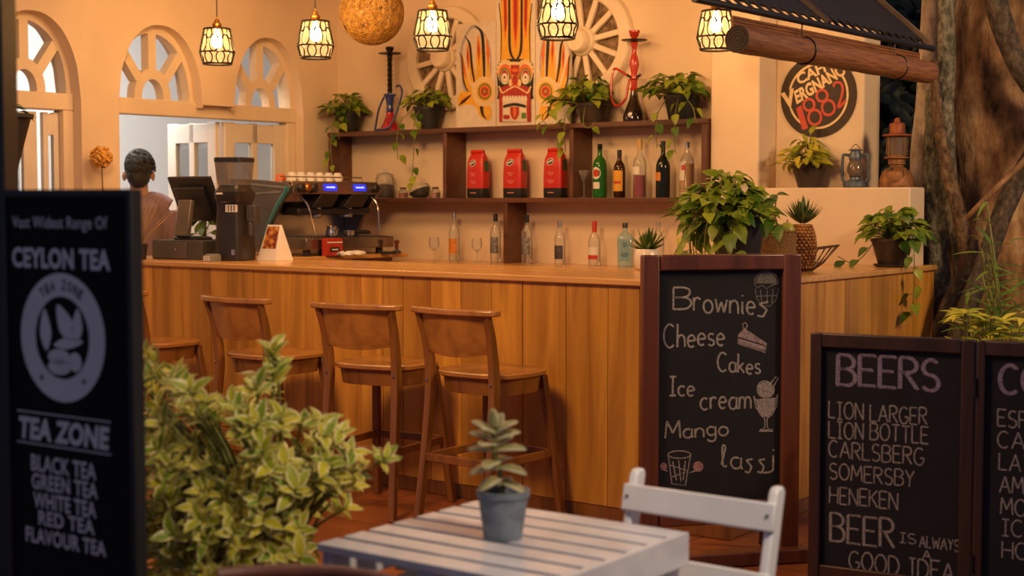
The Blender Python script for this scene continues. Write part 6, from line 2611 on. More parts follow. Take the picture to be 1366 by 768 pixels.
# ================================================================== beers board: two hinged panels in one dark frame
bL = on_y(1083, 443, 4.90)
bR_ = on_z(1366, 456, bL.z)
F2 = Face(bL, bR_ - bL)
H2 = bL.z
bb = thing('drinks_chalkboard', 'dark low double chalkboard headed BEERS standing on the right, with a list of beer names', 'chalkboard', (bL.x, bL.y, 0), F2.rz)
xs = [0, F2.xz(1098, 480)[0], F2.xz(1284, 480)[0], F2.xz(1302, 480)[0], F2.xz(1316, 480)[0]]
W2 = xs[3]
zt2 = F2.xz(1098, 462)[1]
zb2 = F2.xz(1098, 752)[1]


def framed(parent, name, x0, x1, xi0, xi1, label):
    mb = MB()
    mb.box(((x0 + xi0) / 2, 0, H2 / 2), (xi0 - x0, 0.035, H2))
    mb.box(((xi1 + x1) / 2, 0, H2 / 2), (x1 - xi1, 0.035, H2))
    mb.box(((xi0 + xi1) / 2, 0, (zt2 + H2) / 2), (xi1 - xi0 - 0.0005, 0.0345, H2 - zt2))
    mb.box(((xi0 + xi1) / 2, 0, zb2 - 0.03), (xi1 - xi0 - 0.0005, 0.0345, 0.06))
    fr_ = mb.build('frame', m_frame, parent, bevel=0.004)
    mb = MB()
    mb.box(((xi0 + xi1) / 2, 0.003, (zt2 + zb2) / 2), (xi1 - xi0 - 0.001, 0.010, zt2 - zb2 - 0.001))
    sl = mb.build('slate', m_slate, parent, smooth=0)
    sl['label'] = label
    return sl


framed(bb, 'panel', 0, W2, xs[1], xs[2], 'left slate panel chalked with the beer list')
x3 = xs[3] + 0.006
wi = xs[2] - xs[1]
framed(bb, 'panel', x3, x3 + W2, xs[4], xs[4] + wi, 'right slate panel chalked with the coffee list')
for z in (0.3, H2 - 0.15):
    mb = MB()
    mb.tube([(xs[3] + 0.003, -0.019, z - 0.03), (xs[3] + 0.003, -0.019, z + 0.03)], 0.006, 8)
    mb.build('hinge', m_blackm, bb)
for x in (0.05, x3 + W2 - 0.05):
    mb = MB()
    mb.beam((x, 0.02, H2 - 0.1), (x, 0.26, 0.012), 0.03, 0.022, up=(0, 1, 0))
    mb.build('rear_strut', m_frame, bb, bevel=0.003)
YB = -0.0028
mb = MB()
rB = 0.0028


def w2(text, x0, yt, x1, yb, r=rB, mi=0, seed=0, jit=0.03, double=0.0, gap=0.16):
    mb = MB()
    strokes(mb, text, F2.box(x0, yt, x1, yb), YB, r, None, jit, 0, gap, seed, double)
    mb.build('chalk_word', m_chalk_v if mi else m_chalk, bb, smooth=40)


w2('BEERS', 1118, 473, 1253, 513, 0.0042, 1, 1, 0.02, 0.0035)
w2('LION', 1106, 535, 1152, 557, seed=2)
w2('LARGER', 1161, 539, 1237, 561, seed=3)
w2('LION', 1106, 561, 1152, 583, seed=4)
w2('BOTTLE', 1161, 564, 1239, 586, seed=5)
w2('CARLSBERG', 1106, 587, 1233, 609, seed=6)
w2('SOMERSBY', 1107, 617, 1220, 638, seed=7)
w2('HENEKEN', 1107, 648, 1198, 670, seed=8)
w2('BEER', 1108, 684, 1193, 721, 0.0034, 0, 9, 0.02, 0.002)
w2('IS', 1201, 710, 1222, 723, 0.0024, seed=10)
w2('ALWAYS', 1227, 714, 1280, 729, 0.0024, seed=11)
w2('A', 1231, 733, 1242, 745, 0.0024, seed=12)
w2('GOOD IDEA', 1133, 734, 1273, 758, 0.0032, 0, 13, 0.03)
mb = MB()
ofs = 0
w2('COFFEE', 1334, 486, 1500, 524, 0.0042, 1, 21, 0.02, 0.0035)
w2('ESPRESSO', 1331, 546, 1450, 568, seed=22)
w2('CAFE', 1331, 575, 1400, 597, seed=23)
w2('LATTE', 1333, 604, 1410, 626, seed=24)
w2('AMERICANO', 1334, 634, 1470, 656, seed=25)
w2('MOCHA', 1335, 663, 1420, 685, seed=26)
w2('ICED', 1337, 692, 1400, 714, seed=27)
w2('HOT', 1337, 721, 1390, 743, seed=28)

# ================================================================== tea sign in the left foreground
tR = on_y(182, 252, 2.8)
F3d = Vector((0.82, -0.57, 0)).normalized()
tl_ = on_plane(8, 254, (tR.x, tR.y, 0), Vector((0.57, 0.82, 0)))
F3 = Face((tl_.x, tl_.y), F3d)
W3 = (Vector((tR.x, tR.y, 0)) - Vector((tl_.x, tl_.y, 0))).length
H3 = tR.z
ts = thing('tea_sign', 'tall narrow black sign board for tea with a round leaf emblem, in the left foreground', 'sign', (tl_.x, tl_.y, 0), F3.rz)
m_signk = plain('sign_black', (0.008, 0.008, 0.009), 0.8, vary=0.3, scale=90, spec=0.15)
m_signw = plain('sign_white_print', (0.80, 0.76, 0.72), 0.8, vary=0.05)
mb = MB()
mb.box((W3 / 2, 0, (H3 + 0.12) / 2), (W3 - 0.03, 0.018, H3 - 0.13))
mb.build('panel', m_signk, ts, smooth=0)
mb = MB()
for x in (0.0075, W3 - 0.0075):
    mb.box((x, 0, H3 / 2), (0.015, 0.028, H3))
mb.box((W3 / 2, 0, H3 - 0.0075), (W3 - 0.031, 0.028, 0.015))
mb.box((W3 / 2, 0, 0.1), (W3 - 0.031, 0.028, 0.02))
mb.build('frame', m_blackm, ts, bevel=0.002)
mb = MB()
for x in (0.02, W3 - 0.02):
    mb.box((x, 0, 0.012), (0.03, 0.36, 0.022))
mb.build('foot', m_blackm, ts)
YS = -0.0095
mb = MB()


def w3(text, x0, yt, x1, yb, bold=0.02, shear=0.0):
    mb = MB()
    put_text(mb, text, F3.box(x0, yt, x1, yb), YS, None, 0, bold, shear, 1.05)
    mb.build('printed_line', m_signw, ts, smooth=0)


w3('Vast Widest Range Of', 22, 288, 148, 308, 0.004)
w3('CEYLON TEA', 22, 329, 152, 356, 0.035)
w3('TEA ZONE', 31, 553, 151, 583, 0.045, 0.12)
w3('BLACK TEA', 47, 604, 133, 626)
w3('GREEN TEA', 48, 629, 135, 650)
w3('WHITE TEA', 50, 654, 133, 675)
w3('RED TEA', 57, 679, 131, 698)
w3('FLAVOUR TEA', 40, 700, 146, 720)
for y_ in (547, 588):
    b = F3.box(28, y_ - 1.6, 153, y_)
    mb = MB()
    flat(mb, [(b[0], b[1]), (b[2], b[1]), (b[2], b[3]), (b[0], b[3])], YS)
    mb.build('rule_line', m_signw, ts, smooth=0)
cx3, cz3 = F3.xz(88, 450)
R3 = abs(F3.xz(88, 364)[1] - cz3)
mb = MB()
rg = ell(cx3, cz3, R3, R3, 56)
ri = ell(cx3, cz3, R3 * .70, R3 * .62, 56)
vs = [(x, YS, z) for x, z in rg] + [(x, YS, z) for x, z in ri]
ri = ell(cx3, cz3, R3 * .64, R3 * .64, 56)
vs = [(x, YS, z) for x, z in rg] + [(x, YS, z) for x, z in ri]
mb.add(vs, [(k, (k + 1) % 56, 56 + (k + 1) % 56, 56 + k) for k in range(56)])


def lf(cx, cz, L, w, a):
    pts = [(0, 0), (w * .5, L * .3), (w * .5, L * .6), (0, L), (-w * .5, L * .6), (-w * .5, L * .3)]
    pts = [(v.x, v.y) for v in smooth_path([(p_[0], p_[1], 0) for p_ in pts], 4, True)]
    return [(cx + x * math.cos(a) - z * math.sin(a), cz + x * math.sin(a) + z * math.cos(a)) for x, z in pts]


flat(mb, lf(cx3 - R3 * .38, cz3 - R3 * .22, R3 * .66, R3 * .24, 0.05), YS)
flat(mb, lf(cx3 + R3 * .24, cz3 - R3 * .05, R3 * .66, R3 * .30, 0.55), YS)
flat(mb, lf(cx3 + R3 * .34, cz3 - R3 * .05, R3 * .52, R3 * .22, -0.08), YS)
flat(mb, lf(cx3 - R3 * .2, cz3 - R3 * .12, R3 * .70, R3 * .16, -1.45), YS)
flat(mb, ell(cx3 - R3 * .08, cz3 - R3 * .30, R3 * .27, R3 * .12), YS)
flat(mb, ell(cx3 - R3 * .08, cz3 - R3 * .46, R3 * .27, R3 * .12), YS)
flat(mb, ell(cx3 + R3 * .30, cz3 - R3 * .36, R3 * .15, R3 * .15), YS)
mb.build('leaf_emblem', m_signw, ts, smooth=0)
mb = MB()


def arc_text(text, r, a0, a1, h, inner=False):
    n = len(text)
    for k, ch in enumerate(text):
        if ch == ' ':
            continue
        a = R(a0 + (a1 - a0) * (k + .5) / n)
        vs, fs, bb_ = glyphs(ch, 1, 0.03)
        w = h * .62
        out = []
        for x, z in vs:
            u = ((x - bb_[0]) / max(1e-5, bb_[2] - bb_[0]) - .5) * w * (0.4 if ch in 'I1' else 1)
            v = ((z - bb_[1]) / (bb_[3] - bb_[1]) - .5) * h
            t_ = a - PI / 2 if not inner else a + PI / 2
            out.append((cx3 + r * math.cos(a) + u * math.cos(t_) - v * math.sin(t_), YS - 0.0006, cz3 + r * math.sin(a) + u * math.sin(t_) + v * math.cos(t_)))
        mb.add(out, fs)


arc_text('TEA ZONE', R3 * .82, 128, 52, R3 * .16)
for a in (232, 308):
    flat(mb, ell(cx3 + R3 * .82 * math.cos(R(a)), cz3 + R3 * .82 * math.sin(R(a)), R3 * .04, R3 * .04, 10), YS - 0.0006)
mb.build('ring_lettering', m_signk, ts, smooth=0)

# dark post at the picture's left edge
po = thing('steel_post', 'dark steel post rising behind the black tea sign at the far left', 'post', (-1.115, 3.16, 0))
mb = MB()
mb.box((0, 0, 1.61), (0.10, 0.10, 3.18))
mb.build('shaft', plain('dark_steel', (0.012, 0.014, 0.02), 0.4, 0.4, .2), po, bevel=0.006)
mb = MB()
mb.box((0, 0, 0.01), (0.18, 0.18, 0.02))
mb.build('base_plate', m_blackm, po, bevel=0.003)
# conical planter on a stem, behind the post
pcl = on_y(8, 152, 6.0)
cpn = thing('cone_planter', 'black cone-shaped planter with a small plant, in front of the leftmost archway', 'planter', (pcl.x, pcl.y, 0))
zr = pcl.z
mb = MB()
mb.lathe([(0.012, zr - 0.30), (0.025, zr - 0.285), (0.095, zr - 0.02), (0.108, zr - 0.015), (0.108, zr), (0.092, zr), (0.088, zr - 0.03), (0, zr - 0.03)], 28)
mb.build('pot', m_potblack, cpn, smooth=40)
mb = MB()
mb.tube([(0, 0, 0.02), (0, 0, zr - 0.292)], 0.012, 10)
mb.lathe([(0.13, 0.0), (0.13, 0.014), (0.02, 0.022), (0, 0.024)], 28)
mb.build('stand', m_blackm, cpn)
crown_part(cpn, (0, 0, zr - 0.03), 22, 0.09, 0.08, 0.06, 71, mat=m_green)

# ================================================================== white pallet table
TA = -0.628
TC = Vector((-0.0125, 3.157, 0))
TZ = 0.72
tb = thing('pallet_table', 'low white-painted slatted pallet table in the foreground', 'table', TC, TA)
TWX, TWY = 0.59, 0.555
nS = 7
GAP = 0.019
sw = (TWY - GAP * (nS - 1)) / nS
for k in range(nS):
    mb = MB()
    y = -TWY / 2 + sw / 2 + k * (sw + GAP)
    mb.box((-0.009, y, TZ - 0.009), (TWX - 0.018, sw, 0.018))
    mb.build('slat', m_tablep, tb, bevel=0.002)
mb = MB()
mb.box((TWX / 2 - 0.0087, 0, TZ - 0.036), (0.0168, TWY, 0.072))
mb.build('end_board', m_tablep, tb, bevel=0.002)
for x in (-TWX / 2 + 0.022, 0, TWX / 2 - 0.032):
    mb = MB()
    mb.box((x, 0, TZ - 0.0185 - 0.035), (0.022 if x else 0.04, TWY - 0.006, 0.07))
    mb.build('stringer', m_tablep, tb, bevel=0.002)
for k in (0, 3, 6):
    mb = MB()
    y = -TWY / 2 + sw / 2 + k * (sw + GAP)
    mb.box((-0.01, y, TZ - 0.0885 - 0.009), (TWX - 0.03, sw, 0.018))
    mb.build('bottom_slat', m_tablep, tb, bevel=0.002)
mb = MB()
mb.box((-0.09, 0.0, (TZ - 0.108) / 2 + 0.012), (0.07, 0.07, TZ - 0.108 - 0.024))
mb.build('pedestal', m_tablep, tb, bevel=0.004)
mb = MB()
mb.box((-0.09, 0, TZ - 0.1065 - 0.008), (0.34, 0.34, 0.015))
mb.build('pedestal_plate', m_tablep, tb, bevel=0.002)
mb = MB()
mb.box((-0.09, 0, 0.0125), (0.42, 0.10, 0.025))
mb.box((-0.09, 0, 0.0127), (0.10, 0.42, 0.0246))
mb.build('base', m_tablep, tb, bevel=0.003)
sp_ = on_z(671, 717, TZ + 0.0005)
p = thing('potted_succulent', 'small pale-leaved jade plant in a grey cement pot on the white table', 'plant', sp_)
m_cem = plain('blue_grey_cement', (0.17, 0.20, 0.245), 0.7, vary=0.3, scale=28, bmp=.1)
pot_part(p, 0.056, 0.041, 0.105, m_cem)
mb = MB()
stm = smooth_path([(0, 0, 0.08), (-0.005, 0, 0.13), (-0.02, 0, 0.20), (-0.018, 0, 0.235)], 6)
mb.tube(stm, lerp_list([0.006, 0.004], len(stm)), 8)
mb.build('stem', m_stem, p)
mb = MB()
random.seed(9)
m_succ = leafmat('pale_jade_leaf', (0.34, 0.33, 0.13), (0.58, 0.52, 0.26), (0.75, 0.66, 0.42), 0.95)
for k in range(9):
    f = k / 8
    i = int((0.28 + 0.70 * f) * (len(stm) - 1))
    q = stm[i]
    for sgn in (-1, 1):
        az = (0.1 if k % 2 == 0 else 1.1) + random.uniform(-.3, .3)
        d = Vector((sgn * math.cos(az), sgn * math.sin(az) * .8 - 0.1, -0.05 + 0.75 * f))
        L = 0.064 * (1.05 - 0.35 * abs(f - .35)) * random.uniform(.9, 1.1)
        mb.leaf(q, d, (0, -0.2, 1), L, L * .52, 0.15 + .25 * (1 - f), 0.18, 'oval')
mb.leaf(stm[-1], (-0.1, -.1, 1), (0, -1, 0), 0.045, 0.022, -0.1, 0.2, 'oval')
mb.leaf(stm[-1], (0.5, -.1, 1), (0, -1, 0), 0.04, 0.02, 0.1, 0.2, 'oval')
o = mb.build('foliage', m_succ, p, smooth=60)
so_ = o.modifiers.new('thick', 'SOLIDIFY')
so_.thickness = 0.0035

# ================================================================== white folding chair
c0, c1 = Vector((0.292, 3.41)), Vector((0.577, 3.19))
cm = (c0 + c1) / 2
dxy = (c1 - c0).normalized()
ca = math.atan2(dxy.y, dxy.x)
ch = thing('folding_chair', 'white wooden folding chair with slatted back at the right side of the pallet table', 'chair', (cm.x, cm.y, 0), ca)
hw = (c1 - c0).length / 2
CT = 0.825
for sx in (-1, 1):
    mb = MB()
    vs, fs = [], []
    pts = [(sx * hw, -0.30, 0.0), (sx * hw, -0.10, 0.45), (sx * hw, -0.045, 0.62), (sx * hw, 0.0, CT - 0.015), (sx * hw, 0.003, CT)]
    ws = [0.014, 0.021, 0.022, 0.022, 0.012]
    for (x, y, z), w in zip(pts, ws):
        for a, b in ((-1, -1), (1, -1), (1, 1), (-1, 1)):
            vs.append((x + a * 0.011, y + b * w, z))
    for i in range(4):
        for j in range(4):
            fs.append((i * 4 + j, i * 4 + (j + 1) % 4, i * 4 + 4 + (j + 1) % 4, i * 4 + 4 + j))
    fs += [(3, 2, 1, 0), (16, 17, 18, 19)]
    mb.add(vs, fs)
    mb.build('back_post', m_white, ch, bevel=0.006)
    mb = MB()
    mb.beam((sx * (hw - 0.028), 0.05, 0.0), (sx * (hw - 0.028), -0.27, 0.435), 0.02, 0.036, up=(0, 0, 1))
    mb.build('leg', m_white, ch, bevel=0.004)
for z, h, y in ((CT - 0.062, 0.062, -0.032), (CT - 0.205, 0.05, -0.06)):
    mb = MB()
    mb.box((0, 0, 0), (2 * hw + 0.03, 0.014, h), Matrix.Translation((0, y - 0.004, z)) @ Matrix.Rotation(R(-13), 4, 'X'))
    rl_ = mb.build('back_slat', m_white, ch, bevel=0.004)
    mb = MB()
    for sx in (-1, 1):
        mb.lathe([(0.004, 0), (0.004, 0.002), (0, 0.003)], 8, M=Matrix.Translation((sx * hw, y - 0.0115, z + 0.004)) @ Matrix.Rotation(PI / 2 - 0.2, 4, 'X'))
    mb.build('screw', m_dgrey, rl_)
for k in range(5):
    mb = MB()
    mb.box((0, -0.115 - 0.052 * k, 0.452), (2 * hw - 0.06, 0.044, 0.016))
    mb.build('seat_slat', m_white, ch, bevel=0.003)
mb = MB()
for sx in (-1, 1):
    mb.box((sx * (hw - 0.07), -0.215, 0.432), (0.022, 0.27, 0.022))
mb.tube([(-hw, -0.105, 0.435), (hw, -0.105, 0.435)], 0.006, 8)
mb.build('seat_frame', m_white, ch, bevel=0.002)

# dark chair whose top rail just shows at the bottom edge
dcp = on_z(445, 772, 0.765)
dc = thing('dark_chair', 'dark wooden chair whose curved top rail shows at the bottom edge beside the bush', 'chair', (dcp.x - 0.03, dcp.y - 0.0, 0), 2.9)
mb = MB()
pts = [(0.185 * u, 0.16 - 0.07 * (1 - u * u) - 0.14, 0.765) for u in [k / 6 - 1 for k in range(13)]]
mb.tube(pts, 0.014, 10)
mb.build('top_rail', m_board, dc)
for sx in (-1, 1):
    mb = MB()
    mb.tube(smooth_path([(sx * 0.18, 0.05, 0), (sx * 0.175, 0.02, 0.42), (sx * 0.185, 0.02, 0.757)], 5), 0.013, 8)
    mb.build('leg', m_board, dc)
    mb = MB()
    mb.tube([(sx * 0.175, 0.34, 0), (sx * 0.165, 0.31, 0.43)], 0.014, 8)
    mb.build('leg', m_board, dc)
mb = MB()
mb.box((0, 0.17, 0.44), (0.38, 0.36, 0.022))
mb.build('seat', m_board, dc, bevel=0.006)
mb = MB()
mb.box((0, 0.0, 0.62), (0.36, 0.012, 0.06))
mb.build('back_slat', m_board, dc, bevel=0.003)

# ================================================================== variegated bush
bsh = Vector((-0.60, 3.62, 0))
bu = thing('variegated_bush', 'large cream-edged variegated bush behind the tea sign and the white table', 'bush', bsh)
mb = MB()
mb.lathe([(0.15, 0), (0.155, 0.01), (0.20, 0.36), (0.215, 0.365), (0.215, 0.40), (0.19, 0.40), (0.185, 0.37), (0, 0.37)], 36)
mb.build('pot', m_potdark, bu, smooth=40)
mb = MB()
mb.lathe([(0.184, 0.372), (0.1, 0.385), (0, 0.385)], 24, cap=False)
mb.build('soil', m_soil, bu)
random.seed(77)
TOP = [(150, 478), (190, 462), (225, 485), (260, 505), (300, 530), (340, 500), (365, 470), (385, 520), (410, 560), (440, 560), (470, 585), (488, 615)]
BOT = [(150, 790), (380, 790), (400, 745), (430, 705), (470, 670), (488, 640)]


def itp(tab, x):
    for (a, b), (c, d) in zip(tab, tab[1:]):
        if a <= x <= c:
            return b + (d - b) * (x - a) / (c - a)
    return tab[0][1] if x < tab[0][0] else tab[-1][1]


leafs, stems = MB(), MB()
tips = []
while len(tips) < 330:
    x, y = random.uniform(150, 486), random.uniform(455, 790)
    if itp(TOP, x) + 12 < y < itp(BOT, x):
        if x > 310 and random.random() < 0.45:
            continue
        dpt = 3.62 + random.uniform(-0.42, 0.28) * (1 - 0.4 * max(0, (x - 300) / 190))
        tips.append((on_y(x, y, dpt), random.uniform(0.75, 1.15)))
for xx, yy, dd in ((365, 462, 3.5), (369, 480, 3.5), (345, 500, 3.55), (196, 470, 3.5), (228, 492, 3.55), (456, 575, 3.4), (470, 600, 3.4), (478, 625, 3.42), (440, 580, 3.4), (430, 560, 3.45), (515, 610, 3.4)):
    tips.append((on_y(xx, yy, dd), 0.95))
for p3, sc_ in tips:
    p3 = p3 - bsh
    root = Vector((random.uniform(-.06, .06), random.uniform(-.06, .06), 0.37))
    mid = root * .45 + p3 * .55 + Vector((-p3.x * .12, -p3.y * .1, 0.06))
    path = smooth_path([root, mid, p3], 5)
    stems.tube(path, lerp_list([0.0055, 0.0028], len(path)), 5, cap=False)
    ax = (path[-1] - path[-3]).normalized()
    nL = random.randint(7, 9)
    for k in range(nL):
        a = 2.4 * k + random.uniform(-.3, .3)
        u = ax.orthogonal().normalized()
        w = ax.cross(u)
        e = random.uniform(0.5, 1.3)
        d = (ax * math.cos(e) + (u * math.cos(a) + w * math.sin(a)) * math.sin(e) + Vector((0, -0.1, 0.12)))
        L = 0.052 * sc_ * random.uniform(0.7, 1.25)
        b0 = p3 - ax * (0.035 * (nL - k) / nL)
        leafs.leaf(b0, d, ax + Vector((0, -.35, 0.4)), L, L * random.uniform(.40, .50), random.uniform(0.05, 0.4), 0.3, 'lance')
leafs.build('foliage', m_var, bu, smooth=60)
stems.build('stems', m_stem, bu)

# plant pot standing between the two chalkboards
p = thing('potted_plant', 'green leafy plant in a brown floor pot between the dessert and drinks chalkboards', 'plant', (1.40, 5.58, 0))
pot_part(p, 0.17, 0.12, 0.46, plain('clay_brown_pot', (0.20, 0.10, 0.05), .7, vary=.2))
crown_part(p, (0, 0, 0.42), 60, 0.22, 0.34, 0.10, 81, mat=m_pothos, kind='oval', wr=0.5, bias=(-0.03, 0))

# ================================================================== awning and rolled bamboo blind
def at_ray(px, py, s):
    return on_s(px, py, s)


ES = -0.30
e0 = at_ray(926, 3, ES)
e1 = at_ray(1243, 61, ES)
lo0, lo1 = MA.inverted() @ e0, MA.inverted() @ e1
ty0, ty1 = lo0.y, lo1.y
EZ = (lo0.z + lo1.z) / 2
aw = thing('awning', 'small black slatted awning roof jutting over the right end of the bar', 'awning', (CX, CY, 0), A0)
RS, RZ = 0.285, 0.25     # run and rise
kf = 3.1


def slope(y, f, off=0.0):
    return Vector((0.30 - RS * f, y, EZ + RZ * f + off))


mb = MB()
n = 46
for k in range(n):
    f0 = 0.16 + (kf - 0.16) * k / n
    f1 = 0.16 + (kf - 0.16) * (k + 0.93) / n
    a, b = slope(ty0, (f0 + f1) / 2), slope(ty1, (f0 + f1) / 2)
    mb.beam(a, b, (Vector((RS, 0, RZ)) * (f1 - f0)).length, 0.008, up=(RZ, 0, RS))
mb.build('slat_sheet', plain('black_cane', (0.014, 0.014, 0.017), 0.6, vary=.4, scale=30), aw, smooth=0)
mb = MB()
mb.tube([slope(ty0, 0), slope(ty1 + 0.02, 0)], 0.014, 10)
mb.build('eave_rod', m_blackm, aw)
mb = MB()
y = ty0 + 0.03
while y < ty1:
    mb.beam(slope(y, 0.0, 0.004), slope(y, 0.2, 0.004), 0.010, 0.010, up=(RZ, 0, RS))
    y += 0.085
mb.build('ties', m_blackm, aw)
for yy in (ty1, (ty0 + ty1) / 2, ty0):
    mb = MB()
    mb.beam(slope(yy, 0.0, 0.018), slope(yy, kf + 0.05, 0.018), 0.028, 0.022, up=(RZ, 0, RS))
    mb.build('rafter', m_frame if yy != ty1 else plain('brown_rafter', (0.16, 0.10, 0.06), .6, vary=.3, stretch=(1, 1, 1)), aw, bevel=0.002)


def bamboo_mat():
    m, n, l, b = nt('red_brown_bamboo')
    tc = n.new('ShaderNodeTexCoord')
    mp = n.new('ShaderNodeMapping')
    mp.inputs['Scale'].default_value = (60, 2, 60)
    l.new(tc.outputs['Object'], mp.inputs['Vector'])
    t = n.new('ShaderNodeTexNoise')
    t.inputs['Scale'].default_value = 3
    t.inputs['Detail'].default_value = 4
    l.new(mp.outputs[0], t.inputs['Vector'])
    l.new(ramp(n, l, t.outputs['Fac'], [(0.3, (0.11, 0.038, 0.012)), (0.7, (0.34, 0.135, 0.042))]), b.inputs['Base Color'])
    b.inputs['Roughness'].default_value = 0.5
    bump(n, l, b, t.outputs['Fac'], .4, 0.006)
    return m


m_bam = bamboo_mat()
r0, r1 = MA.inverted() @ at_ray(983, 53, ES), MA.inverted() @ at_ray(1238, 96, ES)
RZc = (r0.z + r1.z) / 2
bn = thing('bamboo_blind', 'rolled-up reddish bamboo blind hanging under the awning in front of the round sign', 'blind', (CX, CY, 0), A0)
mb = MB()
mb.tube([(0.30, r0.y + (r1.y - r0.y) * k / 24, RZc) for k in range(25)], [0.052 + 0.0012 * math.sin(k * 1.7) for k in range(25)], 26)
mb.build('roll', m_bam, bn, smooth=40)
mb = MB()
sp2 = []
for k in range(80):
    a = k * 0.32
    rr = 0.051 - 0.0006 * k
    sp2.append((0.30 + rr * math.cos(a), r0.y - 0.002, RZc + rr * math.sin(a)))
mb.tube(sp2, 0.0022, 5)
mb.lathe([(0.0515, 0.0), (0.0515, 0.001), (0, 0.001)], 26, M=Matrix.Translation((0.30, r0.y - 0.0005, RZc)) @ Matrix.Rotation(PI / 2, 4, 'X'))
mb.build('roll_end', plain('dark_roll_end', (0.03, 0.016, 0.010), .7, vary=.4), bn)
mb = MB()
for k in range(7):
    z = RZc + 0.052 + 0.012 * k
    if z < EZ - 0.02:
        mb.tube([(0.262, r0.y + 0.03, z), (0.262, r1.y - 0.02, z)], 0.0065, 8)
mb.build('hanging_slats', m_bam, bn)
mb = MB()
for f in (0.30, 0.80):
    yy = r0.y + (r1.y - r0.y) * f
    mb.tube([(0.30 + 0.054 * math.cos(2 * PI * k / 24), yy, RZc + 0.054 * math.sin(2 * PI * k / 24)) for k in range(24)], 0.004, 5, closed=True)
    mb.tube([(0.29, yy, RZc + 0.053), (0.29, yy, EZ)], 0.003, 5)
mb.build('tie_cord', m_blackm, bn)

# ================================================================== the old tree on the right
def bark_mat(name, stops, sc=6, stretch=(1, 1, .62), bm=1.0):
    m, n, l, b = nt(name)
    f = noise(n, l, sc, 8, stretch, 0.65)
    f2 = noise(n, l, sc * 4, 6, stretch)
    ad = n.new('ShaderNodeMath')
    ad.operation = 'MULTIPLY_ADD'
    ad.inputs[1].default_value = 0.55
    l.new(f2, ad.inputs[0])
    mu = n.new('ShaderNodeMath')
    mu.operation = 'MULTIPLY'
    mu.inputs[1].default_value = 0.5
    l.new(f, mu.inputs[0])
    l.new(mu.outputs[0], ad.inputs[2])
    l.new(ramp(n, l, ad.outputs[0], stops), b.inputs['Base Color'])
    b.inputs['Roughness'].default_value = 0.9
    bump(n, l, b, ad.outputs[0], bm, 0.04)
    return m


m_bark = bark_mat('brown_bark', [(0.36, (0.03, 0.018, 0.010)), (0.48, (0.17, 0.09, 0.04)), (0.58, (0.30, 0.17, 0.08)), (0.68, (0.46, 0.32, 0.17))], 3.2, (1, 1, .45))
m_barkg = bark_mat('lichen_bark', [(0.36, (0.04, 0.04, 0.028)), (0.5, (0.13, 0.125, 0.085)), (0.66, (0.33, 0.31, 0.22))], 9)
m_barkp = bark_mat('pale_bark', [(0.36, (0.24, 0.18, 0.12)), (0.52, (0.46, 0.37, 0.27)), (0.66, (0.60, 0.50, 0.38))], 6, (1, 1, .5), .4)
m_barkr = bark_mat('brown_root_bark', [(0.36, (0.04, 0.026, 0.016)), (0.52, (0.15, 0.09, 0.045)), (0.68, (0.30, 0.20, 0.11))], 10)
m_barkd = bark_mat('dark_bark', [(0.36, (0.022, 0.018, 0.013)), (0.55, (0.08, 0.06, 0.04)), (0.7, (0.17, 0.125, 0.08))], 9)
TY = 8.4
tree = thing('old_tree', 'thick brown tree trunk wrapped in roots at the right edge behind the drinks chalkboard', 'tree', (2.78, TY, 0))
torg = Vector((2.78, TY, 0))


def rough_tube(mb, path, radii, n, amp, freq, seed, k=6):
    from mathutils import noise as mn
    pts = smooth_path(path, k)
    rs = lerp_list(radii, len(pts))
    b = len(mb.v)
    mb.tube(pts, rs, n)
    for i in range(len(pts)):
        for j in range(n):
            v = mb.v[b + i * n + j]
            c = pts[i]
            d = (v - c)
            q = Vector((d.x * freq, d.y * freq, c.z * freq * .35)) + Vector((seed, seed * 1.7, 0))
            s = 1 + amp * mn.noise(q) + amp * .5 * mn.noise(q * 2.3)
            mb.v[b + i * n + j] = c + d * s


mb = MB()
rough_tube(mb, [(0.06, 0, -0.02), (0.03, 0, 0.5), (0, 0, 1.2), (-0.02, 0.0, 2.0), (0.02, 0, 2.8), (0.08, 0, 3.8)], [0.52, 0.43, 0.385, 0.37, 0.37, 0.40], 64, 0.16, 6, 3.1, 14)
mb.build('trunk', m_bark, tree, smooth=70)


def root(name, pxs, rpx, mat, amp=0.12, seed=1.0):
    """strand following picture columns/rows at its own depth"""
    pts, rad = [], []
    for (x, y, dpt), r_ in zip(pxs, rpx):
        pts.append(on_y(x, y, dpt) - torg)
        rad.append(r_ * dpt / F_PX)
    mb = MB()
    rough_tube(mb, pts, rad, 18, amp, 14, seed, 8)
    return mb.build(name, mat, tree, smooth=70)


